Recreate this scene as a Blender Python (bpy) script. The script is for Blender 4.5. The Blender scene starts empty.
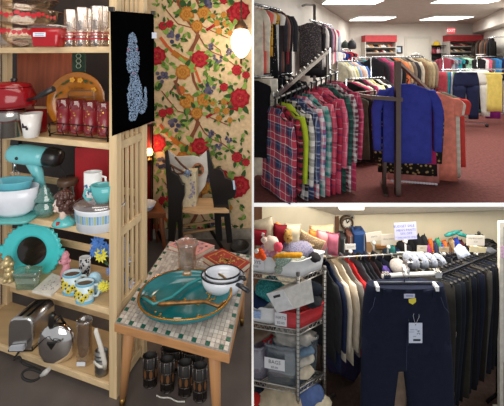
import bpy, bmesh, math, random
from mathutils import Vector, Matrix
SC = bpy.context.scene
COL = SC.collection
PI = math.pi
R = math.radians
rnd = random.Random(7)
# camera eye stands 1.6 m above the upper floor, looking level along +Y with a shift lens
F, CX, CY, EYE = 300.0, 252.0, 56.0, 1.6
def X_(px, D): return (px-CX)/F*D
def Z_(py, D): return EYE-(py-CY)/F*D
def P(px, py, D): return Vector((X_(px, D), D, Z_(py, D)))
def S(n, D): return n*D/F
def DZ(py, z): return (EYE-z)*F/(py-CY)      # depth of a point seen at row py lying at height z

def lin(c):
    if isinstance(c, str):
        c = tuple(int(c[i:i+2], 16) for i in (0, 2, 4))
    return tuple(((x/255)/12.92 if x/255 <= .04045 else ((x/255+.055)/1.055)**2.4) for x in c)

MC = {}
def _nt(name):
    m = bpy.data.materials.new(name); m.use_nodes = True
    nt = m.node_tree; b = nt.nodes['Principled BSDF']
    return m, nt, b
def mat(c, rough=.6, metal=0., noise=.12, ns=18., emit=0., bump=0., bs=120., spec=.4, sheen=0.):
    key = ('m', c, rough, metal, noise, ns, emit, bump, bs, spec, sheen)
    if key in MC: return MC[key]
    m, nt, b = _nt('paint_%s' % (c if isinstance(c, str) else 'x'))
    l = lin(c)
    b.inputs['Roughness'].default_value = rough; b.inputs['Metallic'].default_value = metal
    b.inputs['Specular IOR Level'].default_value = spec
    b.inputs['Base Color'].default_value = (*l, 1)
    if sheen: b.inputs['Sheen Weight'].default_value = sheen
    tc = nt.nodes.new('ShaderNodeTexCoord')
    if noise:
        n = nt.nodes.new('ShaderNodeTexNoise'); n.inputs['Scale'].default_value = ns; n.inputs['Detail'].default_value = 3
        nt.links.new(tc.outputs['Object'], n.inputs['Vector'])
        r = nt.nodes.new('ShaderNodeValToRGB')
        r.color_ramp.elements[0].position = .3; r.color_ramp.elements[1].position = .7
        r.color_ramp.elements[0].color = (*[x*(1-noise) for x in l], 1)
        r.color_ramp.elements[1].color = (*[min(1, x*(1+noise)) for x in l], 1)
        nt.links.new(n.outputs['Fac'], r.inputs['Fac']); nt.links.new(r.outputs['Color'], b.inputs['Base Color'])
    if emit:
        b.inputs['Emission Color'].default_value = (*l, 1); b.inputs['Emission Strength'].default_value = emit
    if bump:
        n2 = nt.nodes.new('ShaderNodeTexNoise'); n2.inputs['Scale'].default_value = bs
        nt.links.new(tc.outputs['Object'], n2.inputs['Vector'])
        bp = nt.nodes.new('ShaderNodeBump'); bp.inputs['Strength'].default_value = bump
        nt.links.new(n2.outputs['Fac'], bp.inputs['Height']); nt.links.new(bp.outputs['Normal'], b.inputs['Normal'])
    MC[key] = m
    return m
def fab(c, noise=.18, ns=14.): return mat(c, rough=.92, noise=noise, ns=ns, spec=.15, bump=.25, bs=60.)
def metal(c='c9ccd0', rough=.22): return mat(c, rough=rough, metal=1., noise=.05)
def gloss(c, rough=.15, noise=.05): return mat(c, rough=rough, noise=noise, spec=.6)
def wood(c, axis=0, k=.28, rough=.5, sc=30.):
    key = ('w', c, axis, k, rough, sc)
    if key in MC: return MC[key]
    m, nt, b = _nt('wood'); l = lin(c)
    b.inputs['Roughness'].default_value = rough; b.inputs['Specular IOR Level'].default_value = .3
    tc = nt.nodes.new('ShaderNodeTexCoord'); mp = nt.nodes.new('ShaderNodeMapping')
    s = [sc]*3; s[axis] = sc*.06
    mp.inputs['Scale'].default_value = s
    n = nt.nodes.new('ShaderNodeTexNoise'); n.inputs['Scale'].default_value = 1.; n.inputs['Detail'].default_value = 5; n.inputs['Distortion'].default_value = .6
    r = nt.nodes.new('ShaderNodeValToRGB')
    r.color_ramp.elements[0].position = .3; r.color_ramp.elements[1].position = .72
    r.color_ramp.elements[0].color = (*[x*(1-k) for x in l], 1); r.color_ramp.elements[1].color = (*[min(1, x*(1+k*.5)) for x in l], 1)
    nt.links.new(tc.outputs['Object'], mp.inputs['Vector']); nt.links.new(mp.outputs['Vector'], n.inputs['Vector'])
    nt.links.new(n.outputs['Fac'], r.inputs['Fac']); nt.links.new(r.outputs['Color'], b.inputs['Base Color'])
    MC[key] = m
    return m
def glass(c='ffffff', g=.16, rough=.04, t=1.0):
    """thin clear glass: mostly transparent with a fresnel-like sheen; t<1 adds body colour"""
    key = ('g', c, g, rough, t)
    if key in MC: return MC[key]
    m, nt, b = _nt('glass'); l = lin(c); out = nt.nodes['Material Output']
    tr = nt.nodes.new('ShaderNodeBsdfTransparent'); tr.inputs['Color'].default_value = (*l, 1)
    gl = nt.nodes.new('ShaderNodeBsdfGlossy'); gl.inputs['Roughness'].default_value = rough; gl.inputs['Color'].default_value = (.95, .95, .95, 1)
    lw = nt.nodes.new('ShaderNodeLayerWeight'); lw.inputs['Blend'].default_value = .35
    ma = nt.nodes.new('ShaderNodeMath'); ma.operation = 'MULTIPLY_ADD'; ma.inputs[1].default_value = .34; ma.inputs[2].default_value = g*.6
    nt.links.new(lw.outputs['Facing'], ma.inputs[0])
    mx = nt.nodes.new('ShaderNodeMixShader'); nt.links.new(ma.outputs[0], mx.inputs[0])
    nt.links.new(tr.outputs[0], mx.inputs[1]); nt.links.new(gl.outputs[0], mx.inputs[2])
    last = mx
    if t < 1:
        b.inputs['Base Color'].default_value = (*l, 1); b.inputs['Roughness'].default_value = .2
        m2 = nt.nodes.new('ShaderNodeMixShader'); m2.inputs[0].default_value = t
        nt.links.new(b.outputs[0], m2.inputs[1]); nt.links.new(mx.outputs[0], m2.inputs[2]); last = m2
    nt.links.new(last.outputs[0], out.inputs['Surface'])
    MC[key] = m
    return m
def plaid(cols, freq=6., stripes=None, off=0.):
    """woven check: cols = [(position, hex)...] repeated along x and z of the object"""
    key = ('p', tuple(cols), freq, off)
    if key in MC: return MC[key]
    m, nt, b = _nt('plaid'); b.inputs['Roughness'].default_value = .9; b.inputs['Specular IOR Level'].default_value = .15
    tc = nt.nodes.new('ShaderNodeTexCoord'); sp = nt.nodes.new('ShaderNodeSeparateXYZ')
    nz = nt.nodes.new('ShaderNodeTexNoise'); nz.inputs['Scale'].default_value = 5
    va = nt.nodes.new('ShaderNodeVectorMath'); va.operation = 'MULTIPLY_ADD'; va.inputs[1].default_value = (.05, .05, .05)
    nt.links.new(tc.outputs['Object'], nz.inputs['Vector']); nt.links.new(nz.outputs['Color'], va.inputs[0]); nt.links.new(tc.outputs['Object'], va.inputs[2])
    nt.links.new(va.outputs[0], sp.inputs[0])
    outs = []
    for ax in ('X', 'Z'):
        ma = nt.nodes.new('ShaderNodeMath'); ma.operation = 'MULTIPLY_ADD'; ma.inputs[1].default_value = freq; ma.inputs[2].default_value = off+20
        fr = nt.nodes.new('ShaderNodeMath'); fr.operation = 'FRACT'
        nt.links.new(sp.outputs[ax], ma.inputs[0]); nt.links.new(ma.outputs[0], fr.inputs[0])
        r = nt.nodes.new('ShaderNodeValToRGB'); r.color_ramp.interpolation = 'CONSTANT'
        e = r.color_ramp.elements
        while len(e) > 1: e.remove(e[-1])
        e[0].position = cols[0][0]; e[0].color = (*lin(cols[0][1]), 1)
        for p, c in cols[1:]:
            q = e.new(p); q.color = (*lin(c), 1)
        nt.links.new(fr.outputs[0], r.inputs['Fac']); outs.append(r)
    mx = nt.nodes.new('ShaderNodeMix'); mx.data_type = 'RGBA'; mx.inputs['Factor'].default_value = .5
    nt.links.new(outs[0].outputs['Color'], mx.inputs[6]); nt.links.new(outs[1].outputs['Color'], mx.inputs[7])
    nt.links.new(mx.outputs[2], b.inputs['Base Color'])
    MC[key] = m
    return m
def spots(base, spot, scale=30., thr=.45, soft=.05, kind='vor'):
    """speckled print (leopard, florals)"""
    key = ('s', base, spot, scale, thr, kind)
    if key in MC: return MC[key]
    m, nt, b = _nt('print'); b.inputs['Roughness'].default_value = .85; b.inputs['Specular IOR Level'].default_value = .2
    tc = nt.nodes.new('ShaderNodeTexCoord')
    n = nt.nodes.new('ShaderNodeTexVoronoi' if kind == 'vor' else 'ShaderNodeTexNoise'); n.inputs['Scale'].default_value = scale
    nt.links.new(tc.outputs['Object'], n.inputs['Vector'])
    r = nt.nodes.new('ShaderNodeValToRGB')
    r.color_ramp.elements[0].position = thr-soft; r.color_ramp.elements[1].position = thr+soft
    r.color_ramp.elements[0].color = (*lin(spot), 1); r.color_ramp.elements[1].color = (*lin(base), 1)
    nt.links.new(n.outputs['Distance' if kind == 'vor' else 'Fac'], r.inputs['Fac']); nt.links.new(r.outputs['Color'], b.inputs['Base Color'])
    MC[key] = m
    return m

def wmat(o):
    M = Matrix.Identity(4)
    while o is not None:
        M = Matrix.LocRotScale(o.location, o.rotation_euler, o.scale) @ M
        o = o.parent
    return M
def tag(o, label=None, cat=None, group=None, kind=None):
    if label: o['label'] = label
    if cat: o['category'] = cat
    if group: o['group'] = group
    if kind: o['kind'] = kind
    return o
def thing(name, label, cat, loc=(0, 0, 0), rz=0., group=None):
    o = bpy.data.objects.new(name, None); COL.objects.link(o)
    o.location = loc; o.rotation_euler = (0, 0, rz); o.empty_display_size = .05
    return tag(o, label, cat, group)

class MB:
    def __init__(s): s.v = []; s.f = []; s.mi = []; s.sm = []; s.cur = 0
    def add(s, vs, fs, sm=False, mi=None):
        b = len(s.v); s.v += [Vector(v) for v in vs]
        for f in fs:
            s.f.append(tuple(b+i for i in f)); s.mi.append(s.cur if mi is None else mi); s.sm.append(sm)
        return s
    def box(s, c, size, rot=None):
        c = Vector(c); h = Vector(size)/2
        vs = []
        for x in (-1, 1):
            for y in (-1, 1):
                for z in (-1, 1):
                    d = Vector((x*h.x, y*h.y, z*h.z)); vs.append(c+(rot @ d if rot else d))
        return s.add(vs, [(0, 1, 3, 2), (4, 6, 7, 5), (0, 4, 5, 1), (2, 3, 7, 6), (0, 2, 6, 4), (1, 5, 7, 3)])
    def box2(s, lo, hi): return s.box([(a+b)/2 for a, b in zip(lo, hi)], [b-a for a, b in zip(lo, hi)])
    def bar(s, p, q, w, h, up=(0, 0, 1)):
        p, q = Vector(p), Vector(q); d = q-p; L = d.length; d.normalize()
        a = d.cross(Vector(up))
        if a.length < 1e-5: a = Vector((1, 0, 0))
        a.normalize(); b = a.cross(d).normalized()
        return s.box((p+q)/2, (w, L, h), Matrix((a, d, b)).transposed())
    def hexa(s, bot, top):
        """box from four bottom and four top corners"""
        return s.add(list(bot)+list(top), [(3, 2, 1, 0), (4, 5, 6, 7), (0, 1, 5, 4), (1, 2, 6, 5), (2, 3, 7, 6), (3, 0, 4, 7)])
    def tube(s, pts, r, n=8, closed=False, sm=True, flat=1.):
        pts = [Vector(p) for p in pts]; N = len(pts)
        rr = r if isinstance(r, (list, tuple)) else [r]*N
        rings = []; ref = None
        for i, p in enumerate(pts):
            a = pts[(i-1) % N] if (closed or i > 0) else pts[i]
            b = pts[(i+1) % N] if (closed or i < N-1) else pts[i]
            t = (b-a)
            t = t.normalized() if t.length > 1e-9 else Vector((0, 0, 1))
            if ref is None:
                ref = Vector((0, 0, 1)) if abs(t.z) < .9 else Vector((1, 0, 0))
            u = (ref-t*ref.dot(t))
            u = u.normalized() if u.length > 1e-6 else t.orthogonal().normalized()
            ref = u; w = t.cross(u)
            rings.append([p+u*(math.cos(2*PI*k/n)*rr[i])+w*(math.sin(2*PI*k/n)*rr[i]*flat) for k in range(n)])
        return s.loft(rings, not closed, not closed, sm, closed)
    def loft(s, rings, ca=True, cb=True, sm=True, closed=False):
        n = len(rings[0]); vs = [p for r in rings for p in r]; fs = []
        M = len(rings)
        for i in range(M if closed else M-1):
            j = (i+1) % M
            for k in range(n):
                l = (k+1) % n
                fs.append((i*n+k, i*n+l, j*n+l, j*n+k))
        s.add(vs, fs, sm)
        if ca: s.add(rings[0], [tuple(range(n))[::-1]], False)
        if cb: s.add(rings[-1], [tuple(range(n))], False)
        return s
    def lathe(s, c, prof, n=20, sm=True, M=None, cap=False, sx=1., sy=1.):
        c = Vector(c); rings = []
        for r, z in prof:
            ring = []
            for k in range(n):
                v = Vector((r*math.cos(2*PI*k/n)*sx, r*math.sin(2*PI*k/n)*sy, z))
                ring.append(c+(M @ v if M else v))
            rings.append(ring)
        return s.loft(rings, cap, cap, sm)
    def ell(s, c, r, n=14, m=9, M=None):
        if not isinstance(r, (tuple, list)): r = (r, r, r)
        c = Vector(c); rings = []
        for i in range(m+1):
            a = -PI/2+PI*i/m
            ca = max(math.cos(a), .02)
            ring = []
            for k in range(n):
                v = Vector((r[0]*ca*math.cos(2*PI*k/n), r[1]*ca*math.sin(2*PI*k/n), r[2]*math.sin(a)))
                ring.append(c+(M @ v if M else v))
            rings.append(ring)
        return s.loft(rings, True, True, True)
    def prism(s, pts, off, sm=False):
        pts = [Vector(p) for p in pts]; off = Vector(off); n = len(pts)
        vs = pts+[p+off for p in pts]
        return s.add(vs, [tuple(range(n)), tuple(range(n, 2*n))[::-1]]+[(i, n+i, n+(i+1) % n, (i+1) % n) for i in range(n)], sm)
    def poly(s, pts): return s.add(pts, [tuple(range(len(pts)))])
    def disc(s, c, r, u, w, n=12, off=None, ry=None, jag=0., ph=0.):
        c, u, w = Vector(c), Vector(u), Vector(w); ry = ry or r
        pts = [c+u*(math.cos(2*PI*k/n+ph)*r*(1+jag*(k % 2)))+w*(math.sin(2*PI*k/n+ph)*ry*(1+jag*(k % 2))) for k in range(n)]
        return s.prism(pts, off) if off else s.poly(pts)
    def grid(s, nu, nv, fn, sm=True, cu=False):
        vs = [fn(i/nu, j/nv) for j in range(nv+1) for i in range(nu+1)]
        fs = [(j*(nu+1)+i, j*(nu+1)+i+1, (j+1)*(nu+1)+i+1, (j+1)*(nu+1)+i) for j in range(nv) for i in range(nu)]
        return s.add(vs, fs, sm)
    def text(s, txt, c, u, w, size, align='CENTER', ext=.0):
        """lettering lying in the plane of u (reading direction) and w (up), centred on c"""
        cu = bpy.data.curves.new('lettering', 'FONT'); cu.body = txt; cu.size = size; cu.align_x = align; cu.align_y = 'CENTER'; cu.resolution_u = 2
        o = bpy.data.objects.new('lettering', cu)
        me = o.to_mesh()
        u = Vector(u).normalized(); w = Vector(w).normalized(); c = Vector(c); nn = u.cross(w)
        s.add([c+u*v.co.x+w*v.co.y+nn*ext for v in me.vertices], [tuple(p.vertices) for p in me.polygons])
        o.to_mesh_clear(); bpy.data.objects.remove(o); bpy.data.curves.remove(cu)
        return s
    def build(s, name, mats, parent=None, local=False, bevel=0., subs=0, keep=False):
        if not isinstance(mats, (list, tuple)): mats = [mats]
        vs = [v.copy() for v in s.v]; loc = Vector((0, 0, 0))
        if parent is not None and not local:
            Mi = wmat(parent).inverted(); vs = [Mi @ v for v in vs]
        if parent is not None or not keep:
            if not local or parent is not None:
                lo = Vector([min(v[i] for v in vs) for i in range(3)]); hi = Vector([max(v[i] for v in vs) for i in range(3)])
                if not local:
                    loc = Vector(((lo.x+hi.x)/2, (lo.y+hi.y)/2, lo.z)); vs = [v-loc for v in vs]
        me = bpy.data.meshes.new(name); me.from_pydata([tuple(v) for v in vs], [], s.f)
        for m in mats: me.materials.append(m)
        me.polygons.foreach_set('material_index', s.mi); me.polygons.foreach_set('use_smooth', s.sm)
        bm = bmesh.new(); bm.from_mesh(me)
        bmesh.ops.remove_doubles(bm, verts=bm.verts, dist=1e-6)
        bmesh.ops.recalc_face_normals(bm, faces=bm.faces)
        if bevel:
            es = [e for e in bm.edges if len(e.link_faces) == 2 and e.calc_face_angle(0) > .6]
            bmesh.ops.bevel(bm, geom=es, offset=bevel, segments=2, affect='EDGES', profile=.5, clamp_overlap=True)
        bm.to_mesh(me); bm.free(); me.update()
        o = bpy.data.objects.new(name, me); COL.objects.link(o)
        o.location = loc
        if parent is not None: o.parent = parent
        if subs:
            md = o.modifiers.new('smooth', 'SUBSURF'); md.levels = subs; md.render_levels = subs
        return o
def struct(name, mb, mats, parent=None, **k):
    o = mb.build(name, mats, parent, **k); o['kind'] = 'structure'
    return o
def copy_tree(o, parent=None):
    c = o.copy(); COL.objects.link(c)
    if parent is not None: c.parent = parent
    for ch in [x for x in bpy.data.objects if x.parent is o]: copy_tree(ch, c)
    return c
ORD = 'first second third fourth fifth sixth seventh eighth ninth tenth eleventh twelfth thirteenth fourteenth fifteenth sixteenth seventeenth eighteenth nineteenth twentieth'.split()

def smooth(pts, n=4):
    pts = [Vector(p) for p in pts]; out = []
    for i in range(len(pts)-1):
        p0, p1, p2, p3 = pts[max(i-1, 0)], pts[i], pts[i+1], pts[min(i+2, len(pts)-1)]
        for k in range(n):
            t = k/n; out.append(.5*((2*p1)+(p2-p0)*t+(2*p0-5*p1+4*p2-p3)*t*t+(3*p1-p0-3*p2+p3)*t*t*t))
    return out+[pts[-1]]
# ---------------------------------------------------------------- clothes
def oring(hw, ht, z, cx=0., n=20, wr=0., k=5, ph=0., cy=0.):
    out = []
    for i in range(n):
        a = 2*PI*i/n
        c, s_ = math.cos(a), math.sin(a)
        x = hw*math.copysign(abs(c)**.8, c)
        out.append((cx+x, cy+ht*math.copysign(abs(s_)**.8, s_)*(1+wr*math.sin(k*a+ph+z*9)), z))
    return out
def shirt_body(W, L, T, rg, flare=0., hk=.05, neck=.17, wr=.35):
    mb = MB(); ph = rg.random()*6; k = rg.choice((5, 6, 7))
    sd = .15*W
    rows = [(-hk, neck*.8*W, .3*T), (-hk-.25*sd, neck*1.25*W, .4*T), (-hk-.6*sd, .36*W, .45*T), (-hk-sd, .47*W, .48*T), (-hk-sd-.12*W, .49*W, .46*T),
            (-hk-.42*W, .45*W, .46*T)]
    zl = -hk-.42*W; ze = -hk-L
    for q in (.2, .4, .6, .8, 1.):
        rows.append((zl+(ze-zl)*q, (.45+flare*q)*W, (.46+.08*q)*T))
    rings = [oring(hw, ht, z, wr=wr*min(1, i/6), k=k, ph=ph) for i, (z, hw, ht) in enumerate(rows)]
    mb.loft(rings, True, True, True)
    return mb
def sleeve_mb(side, W, T, SL, hk=.05, rg=None, out=.1):
    mb = MB(); sd = .15*W; z0 = -hk-sd*.9
    n = 6
    rings = []
    for i in range(n+1):
        q = i/n
        x = side*W*(.40+(.08+out)*(1-(1-min(1, q*2.5))**2)-.03*q)
        z = z0+.02*W-SL*q
        r = W*(.105-.035*q) if SL > .35*W else W*(.11-.01*q)
        rings.append(oring(r, max(.25*T, min(r, T*.5)), z, cx=x, n=12, wr=.15, k=3, ph=q*5))
    # tip the first ring into the shoulder
    mb.loft(rings, True, True, True)
    return mb
def hanger_mb(W, hk=.05, r=.004):
    mb = MB(); sd = .15*W
    pts = [(0, 0, -hk-.012), (0, 0, -hk+.01), (.012, 0, -.014), (.016, 0, .0), (.01, 0, .012), (0, 0, .016), (-.012, 0, .008)]
    mb.tube(pts, r*.8, 6)
    mb.tube([(0, 0, -hk-.005), (.2*W, 0, -hk-.45*sd), (.42*W, 0, -hk-sd*.98)], r*1.5, 6)
    mb.tube([(0, 0, -hk-.005), (-.2*W, 0, -hk-.45*sd), (-.42*W, 0, -hk-sd*.98)], r*1.5, 6)
    return mb
def collar_mb(W, T, hk=.05, neck=.17):
    mb = MB(); rings = []
    r1 = oring(neck*.9*W, .36*T, -hk+.03*W, n=16); r2 = oring(neck*.8*W, .3*T, -hk+.055*W, n=16)
    r3 = oring(neck*1.35*W, .62*T, -hk-.02*W, n=16); r4 = oring(neck*1.45*W, .62*T, -hk-.05*W, n=16)
    mb.loft([r4, r3, r1, r2], False, False, True)
    return mb
def garment(name, label, loc, rz, m, W=.5, L=.7, T=.07, sleeve=None, flare=0., collar=False, hanger=None, group=None, cat='clothing', detail=True, seed=0, hk=.05, hang_top=None, accent=None, wr=.35, neck=.17, out=.1):
    """one garment on its hanger, hung by the hook at loc"""
    rg = random.Random(seed*131+int(W*1000)+int(L*777)); T *= .62
    b = shirt_body(W, L, T, rg, flare, hk, neck, wr)
    SLs = {None: 0, 'short': .36*W, 'long': min(L*.86, 1.15*W), 'three': .75*W}[sleeve]
    sl = []
    if SLs:
        sl = [sleeve_mb(sd, W, T, SLs, hk, rg, out) for sd in (-1, 1)]
    if not detail:
        for q in sl: b.add(q.v, q.f, True)
        sl = []
    o = b.build(name, m, None, local=True)
    o.location = loc; o.rotation_euler = (0, 0, rz); tag(o, label, cat, group)
    for q in sl: q.build('sleeve', m, o, local=True)
    if collar: collar_mb(W, T, hk, neck).build('collar', accent or m, o, local=True)
    if hanger and not hang_top: hanger_mb(W, hk).build('hanger', hanger, o, local=True)
    return o
def pants_mb(W, L, T, rg, legw=.46, spread=.04, hk=.04, crotch=.3):
    mb = MB(); ph = rg.random()*6
    rows = [(-hk, .42, .45), (-hk-.05*L, .44, .5), (-hk-.14*L, .48, .56), (-hk-.23*L, .5, .58), (-hk-crotch*L, .5, .6)]
    mb.loft([oring(hw*W, ht*T, z, wr=.12, k=5, ph=ph, n=24) for z, hw, ht in rows], True, True, True)
    for sd in (-1, 1):
        rings = []
        for i in range(7):
            q = i/6; z = -hk-crotch*L-(1-crotch)*L*q+.02*L*(1-q)
            hw = W*(.255-.075*q)*legw/.46
            cx = sd*(W*(.25+spread*q)-W*.0)
            rings.append(oring(hw, T*(.55-.1*q), z, cx=cx, n=16, wr=.2, k=4, ph=ph+q*4))
        mb.loft(rings, True, True, True)
    return mb
def pants(name, label, loc, rz, m, W=.42, L=1., T=.07, group=None, hanger=None, seed=0, legw=.46, spread=.04, hk=.04, band=None, cat='trousers'):
    rg = random.Random(seed+5)
    o = pants_mb(W, L, T, rg, legw, spread, hk).build(name, m, None, local=True)
    o.location = loc; o.rotation_euler = (0, 0, rz); tag(o, label, cat, group)
    if band:
        mb = MB(); mb.loft([oring(.425*W, .5*T, -hk-.002, n=24), oring(.43*W, .52*T, -hk-.045*L, n=24)], False, False, True)
        mb.build('waistband', band, o, local=True)
    if hanger:
        mb = MB(); mb.tube([(0, 0, -hk*.6), (0, 0, -.01), (.012, 0, 0), (.008, 0, .012), (-.006, 0, .013)], .0035, 6)
        mb.tube([(-.36*W, 0, -hk*.7), (.36*W, 0, -hk*.7)], .005, 6)
        for sd in (-1, 1): mb.box((sd*.33*W, 0, -hk*1.05), (.03, .5*T+.012, hk*.9))
        mb.build('clip_hanger', hanger, o, local=True)
    return o
def flat_pants(name, label, loc, rz, m, W=.42, L=1., T=.04, group=None, hanger=None, seed=0, cat='trousers', hk=.04):
    """trousers folded in half along the crease and hung by the waist"""
    rg = random.Random(seed+9); ph = rg.random()*6; mb = MB(); T *= .75
    rows = []
    for i in range(9):
        q = i/8
        rows.append(oring(W*(.3+.05*math.sin(min(1, q*3)*PI/2)-.12*q), T*(.48+.08*math.sin(q*5+ph)), -hk-L*q, n=16, wr=.25, k=4, ph=ph+q*2, cx=.02*W*math.sin(q*3+ph)))
    mb.loft(rows, True, True, True)
    o = mb.build(name, m, None, local=True); o.location = loc; o.rotation_euler = (0, 0, rz); tag(o, label, cat, group)
    if hanger:
        mb = MB(); mb.tube([(0, 0, -hk*.6), (0, 0, -.01), (.012, 0, 0), (.008, 0, .012), (-.006, 0, .013)], .0035, 6)
        mb.tube([(-.28*W, 0, -hk*.7), (.28*W, 0, -hk*.7)], .005, 6)
        for sd in (-1, 1): mb.box((sd*.22*W, 0, -hk*1.05), (.025, .5*T+.012, hk*.9))
        mb.build('clip_hanger', hanger, o, local=True)
    return o
def along(p, q, t): return Vector(p).lerp(Vector(q), t)
def perp(p, q): return math.atan2(q[1]-p[1], q[0]-p[0])+PI/2

# ---------------------------------------------------------------- camera, sky, lamps
cam_d = bpy.data.cameras.new('camera'); cam = bpy.data.objects.new('camera', cam_d); COL.objects.link(cam)
cam_d.sensor_width = 36; cam_d.sensor_fit = 'HORIZONTAL'; cam_d.lens = F*36/504; cam_d.shift_y = (CY-203)/504; cam_d.clip_start = .05
cam.location = (0, 0, EYE); cam.rotation_euler = (PI/2, 0, 0); SC.camera = cam
SC.view_settings.view_transform = 'Standard'; SC.view_settings.look = 'None'; SC.view_settings.exposure = 0; SC.view_settings.gamma = 1
w = bpy.data.worlds.new('world'); SC.world = w; w.use_nodes = True
w.node_tree.nodes['Background'].inputs['Color'].default_value = (.95, .97, 1, 1)
w.node_tree.nodes['Background'].inputs['Strength'].default_value = .5
def area(name, loc, size, power, color=(1, 1, 1), target=None, sy=None):
    d = bpy.data.lights.new(name, 'AREA'); d.energy = power; d.color = color; d.size = size
    if sy: d.shape = 'RECTANGLE'; d.size_y = sy
    o = bpy.data.objects.new(name, d); COL.objects.link(o); o.location = loc
    if target: o.rotation_euler = (Vector(target)-Vector(loc)).to_track_quat('-Z', 'Y').to_euler()
    return o
def point(name, loc, power, color, r=.05):
    d = bpy.data.lights.new(name, 'POINT'); d.energy = power; d.color = color; d.shadow_soft_size = r
    o = bpy.data.objects.new(name, d); COL.objects.link(o); o.location = loc
    return o
# ================================================================ LEFT ROOM: antique shop corner
WD = 2.64                                   # depth of the papered wall
LW = -2.4
mb = MB(); mb.box2((LW, .9, -.12), (-.002, WD+.1, 0)); struct('floor_shop', mb, mat('5d544f', rough=.45, noise=.25, ns=5, bump=.05, bs=8))
mb = MB(); mb.box2((-.002, 1.2, -.2), (.0085, WD-.03, .012)); struct('trim_1', mb, mat('f2f2f0', noise=0, emit=.25))  # faint glow put into the white edging, no lamp in it
mb = MB(); mb.box2((-.002, WD-.05, -.2), (.0165, WD+.12, 3.0)); struct('trim_2', mb, mat('f2f2f0', noise=0, emit=.25))  # this white post also carries a painted-in glow
mb = MB(); mb.box2((LW, .9, 2.62), (-.002, WD+.1, 2.7)); struct('ceiling_shop', mb, mat('9a8f82'))
# papered wall with its printed pattern
wall = MB(); wall.box2((LW, WD, 0), (-.002, WD+.08, 2.65))
pat = ['cdb28c', '8f1c24', 'a92c34', 'a5662a', 'b4803a', '5f5a6c', '3f4058', '5c7a35', '7f9a4c', '34502c', '7a4a34', 'c05a35']
wm = [mat(c, rough=.85, noise=.14, ns=30, spec=.15) for c in pat]
UX, UZ = Vector((1, 0, 0)), Vector((0, 0, 1))
lay = [0]
def wp(px, py):
    lay[0] += 1
    return P(px, py, WD)+Vector((0, -.0008-.0000045*lay[0], 0))
def wdisc(px, py, r, mi, n=10, jag=0., ry=None, ph=0.):
    c = wp(px, py)
    if c.x+S(r, WD) > -.004 or c.z-S(r, WD) < .03: return
    wall.cur = mi; wall.disc(c, S(r, WD), UX, UZ, n, jag=jag, ph=ph, ry=S(ry, WD) if ry else None)
def wleaf(px, py, L, a, mi):
    c = wp(px, py); u = Vector((math.cos(a), 0, math.sin(a))); v = Vector((-u.z, 0, u.x)); l = S(L, WD)
    q = c+u*l
    if max(c.x, q.x) > -.012 or min(c.z, q.z) < .03: return
    wall.cur = mi; wall.poly([c, c+u*l*.35+v*l*.24, c+u*l*.7+v*l*.18, q, c+u*l*.7-v*l*.18, c+u*l*.35-v*l*.24])
def wvine(pts, w, mi=10):
    for (a, b) in zip(pts, pts[1:]):
        A, B = wp(*a), wp(*b); B.y = A.y
        if max(A.x, B.x) > -.008 or min(A.z, B.z) < .03: continue
        d = (B-A).normalized(); n = Vector((-d.z, 0, d.x))*S(w, WD)*.5; e = d*S(w, WD)*.3
        wall.cur = mi; wall.poly([A-n-e, A+n-e, B+n+e, B-n+e])
wr_ = random.Random(3)
def flower(px, py, r, kind):
    tones = {'red': (1, 2), 'orange': (3, 4), 'purple': (5, 6), 'cherry': (1, 2), 'gold': (3, 4), 'rust': (11, 3)}[kind]
    for k in range(wr_.randint(4, 6)):
        a = wr_.random()*2*PI
        wleaf(px+math.cos(a)*r*.8, py-math.sin(a)*r*.8, r*wr_.uniform(.8, 1.3)+1.5, a+wr_.uniform(-.5, .5), wr_.choice((7, 8, 9)))
    if kind == 'purple':
        for k in range(11):
            a = wr_.random()*2*PI; q = r*math.sqrt(wr_.random())*.85
            wdisc(px+math.cos(a)*q, py+math.sin(a)*q, r*.3, tones[k % 2], 7)
    else:
        wdisc(px, py, r, tones[0], 16, .16, ph=wr_.random())
        for k in range(9):
            a = 2*PI*k/9+.3; wdisc(px+math.cos(a)*r*.66, py+math.sin(a)*r*.66, r*.24, tones[1], 7)
        wdisc(px, py, r*.48, tones[0], 10, .2)
        for k in range(5):
            a = 2*PI*k/5; wdisc(px+math.cos(a)*r*.26, py+math.sin(a)*r*.26, r*.13, tones[1], 6)
        if kind == 'red': wdisc(px, py, r*.12, 3, 6)
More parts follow.
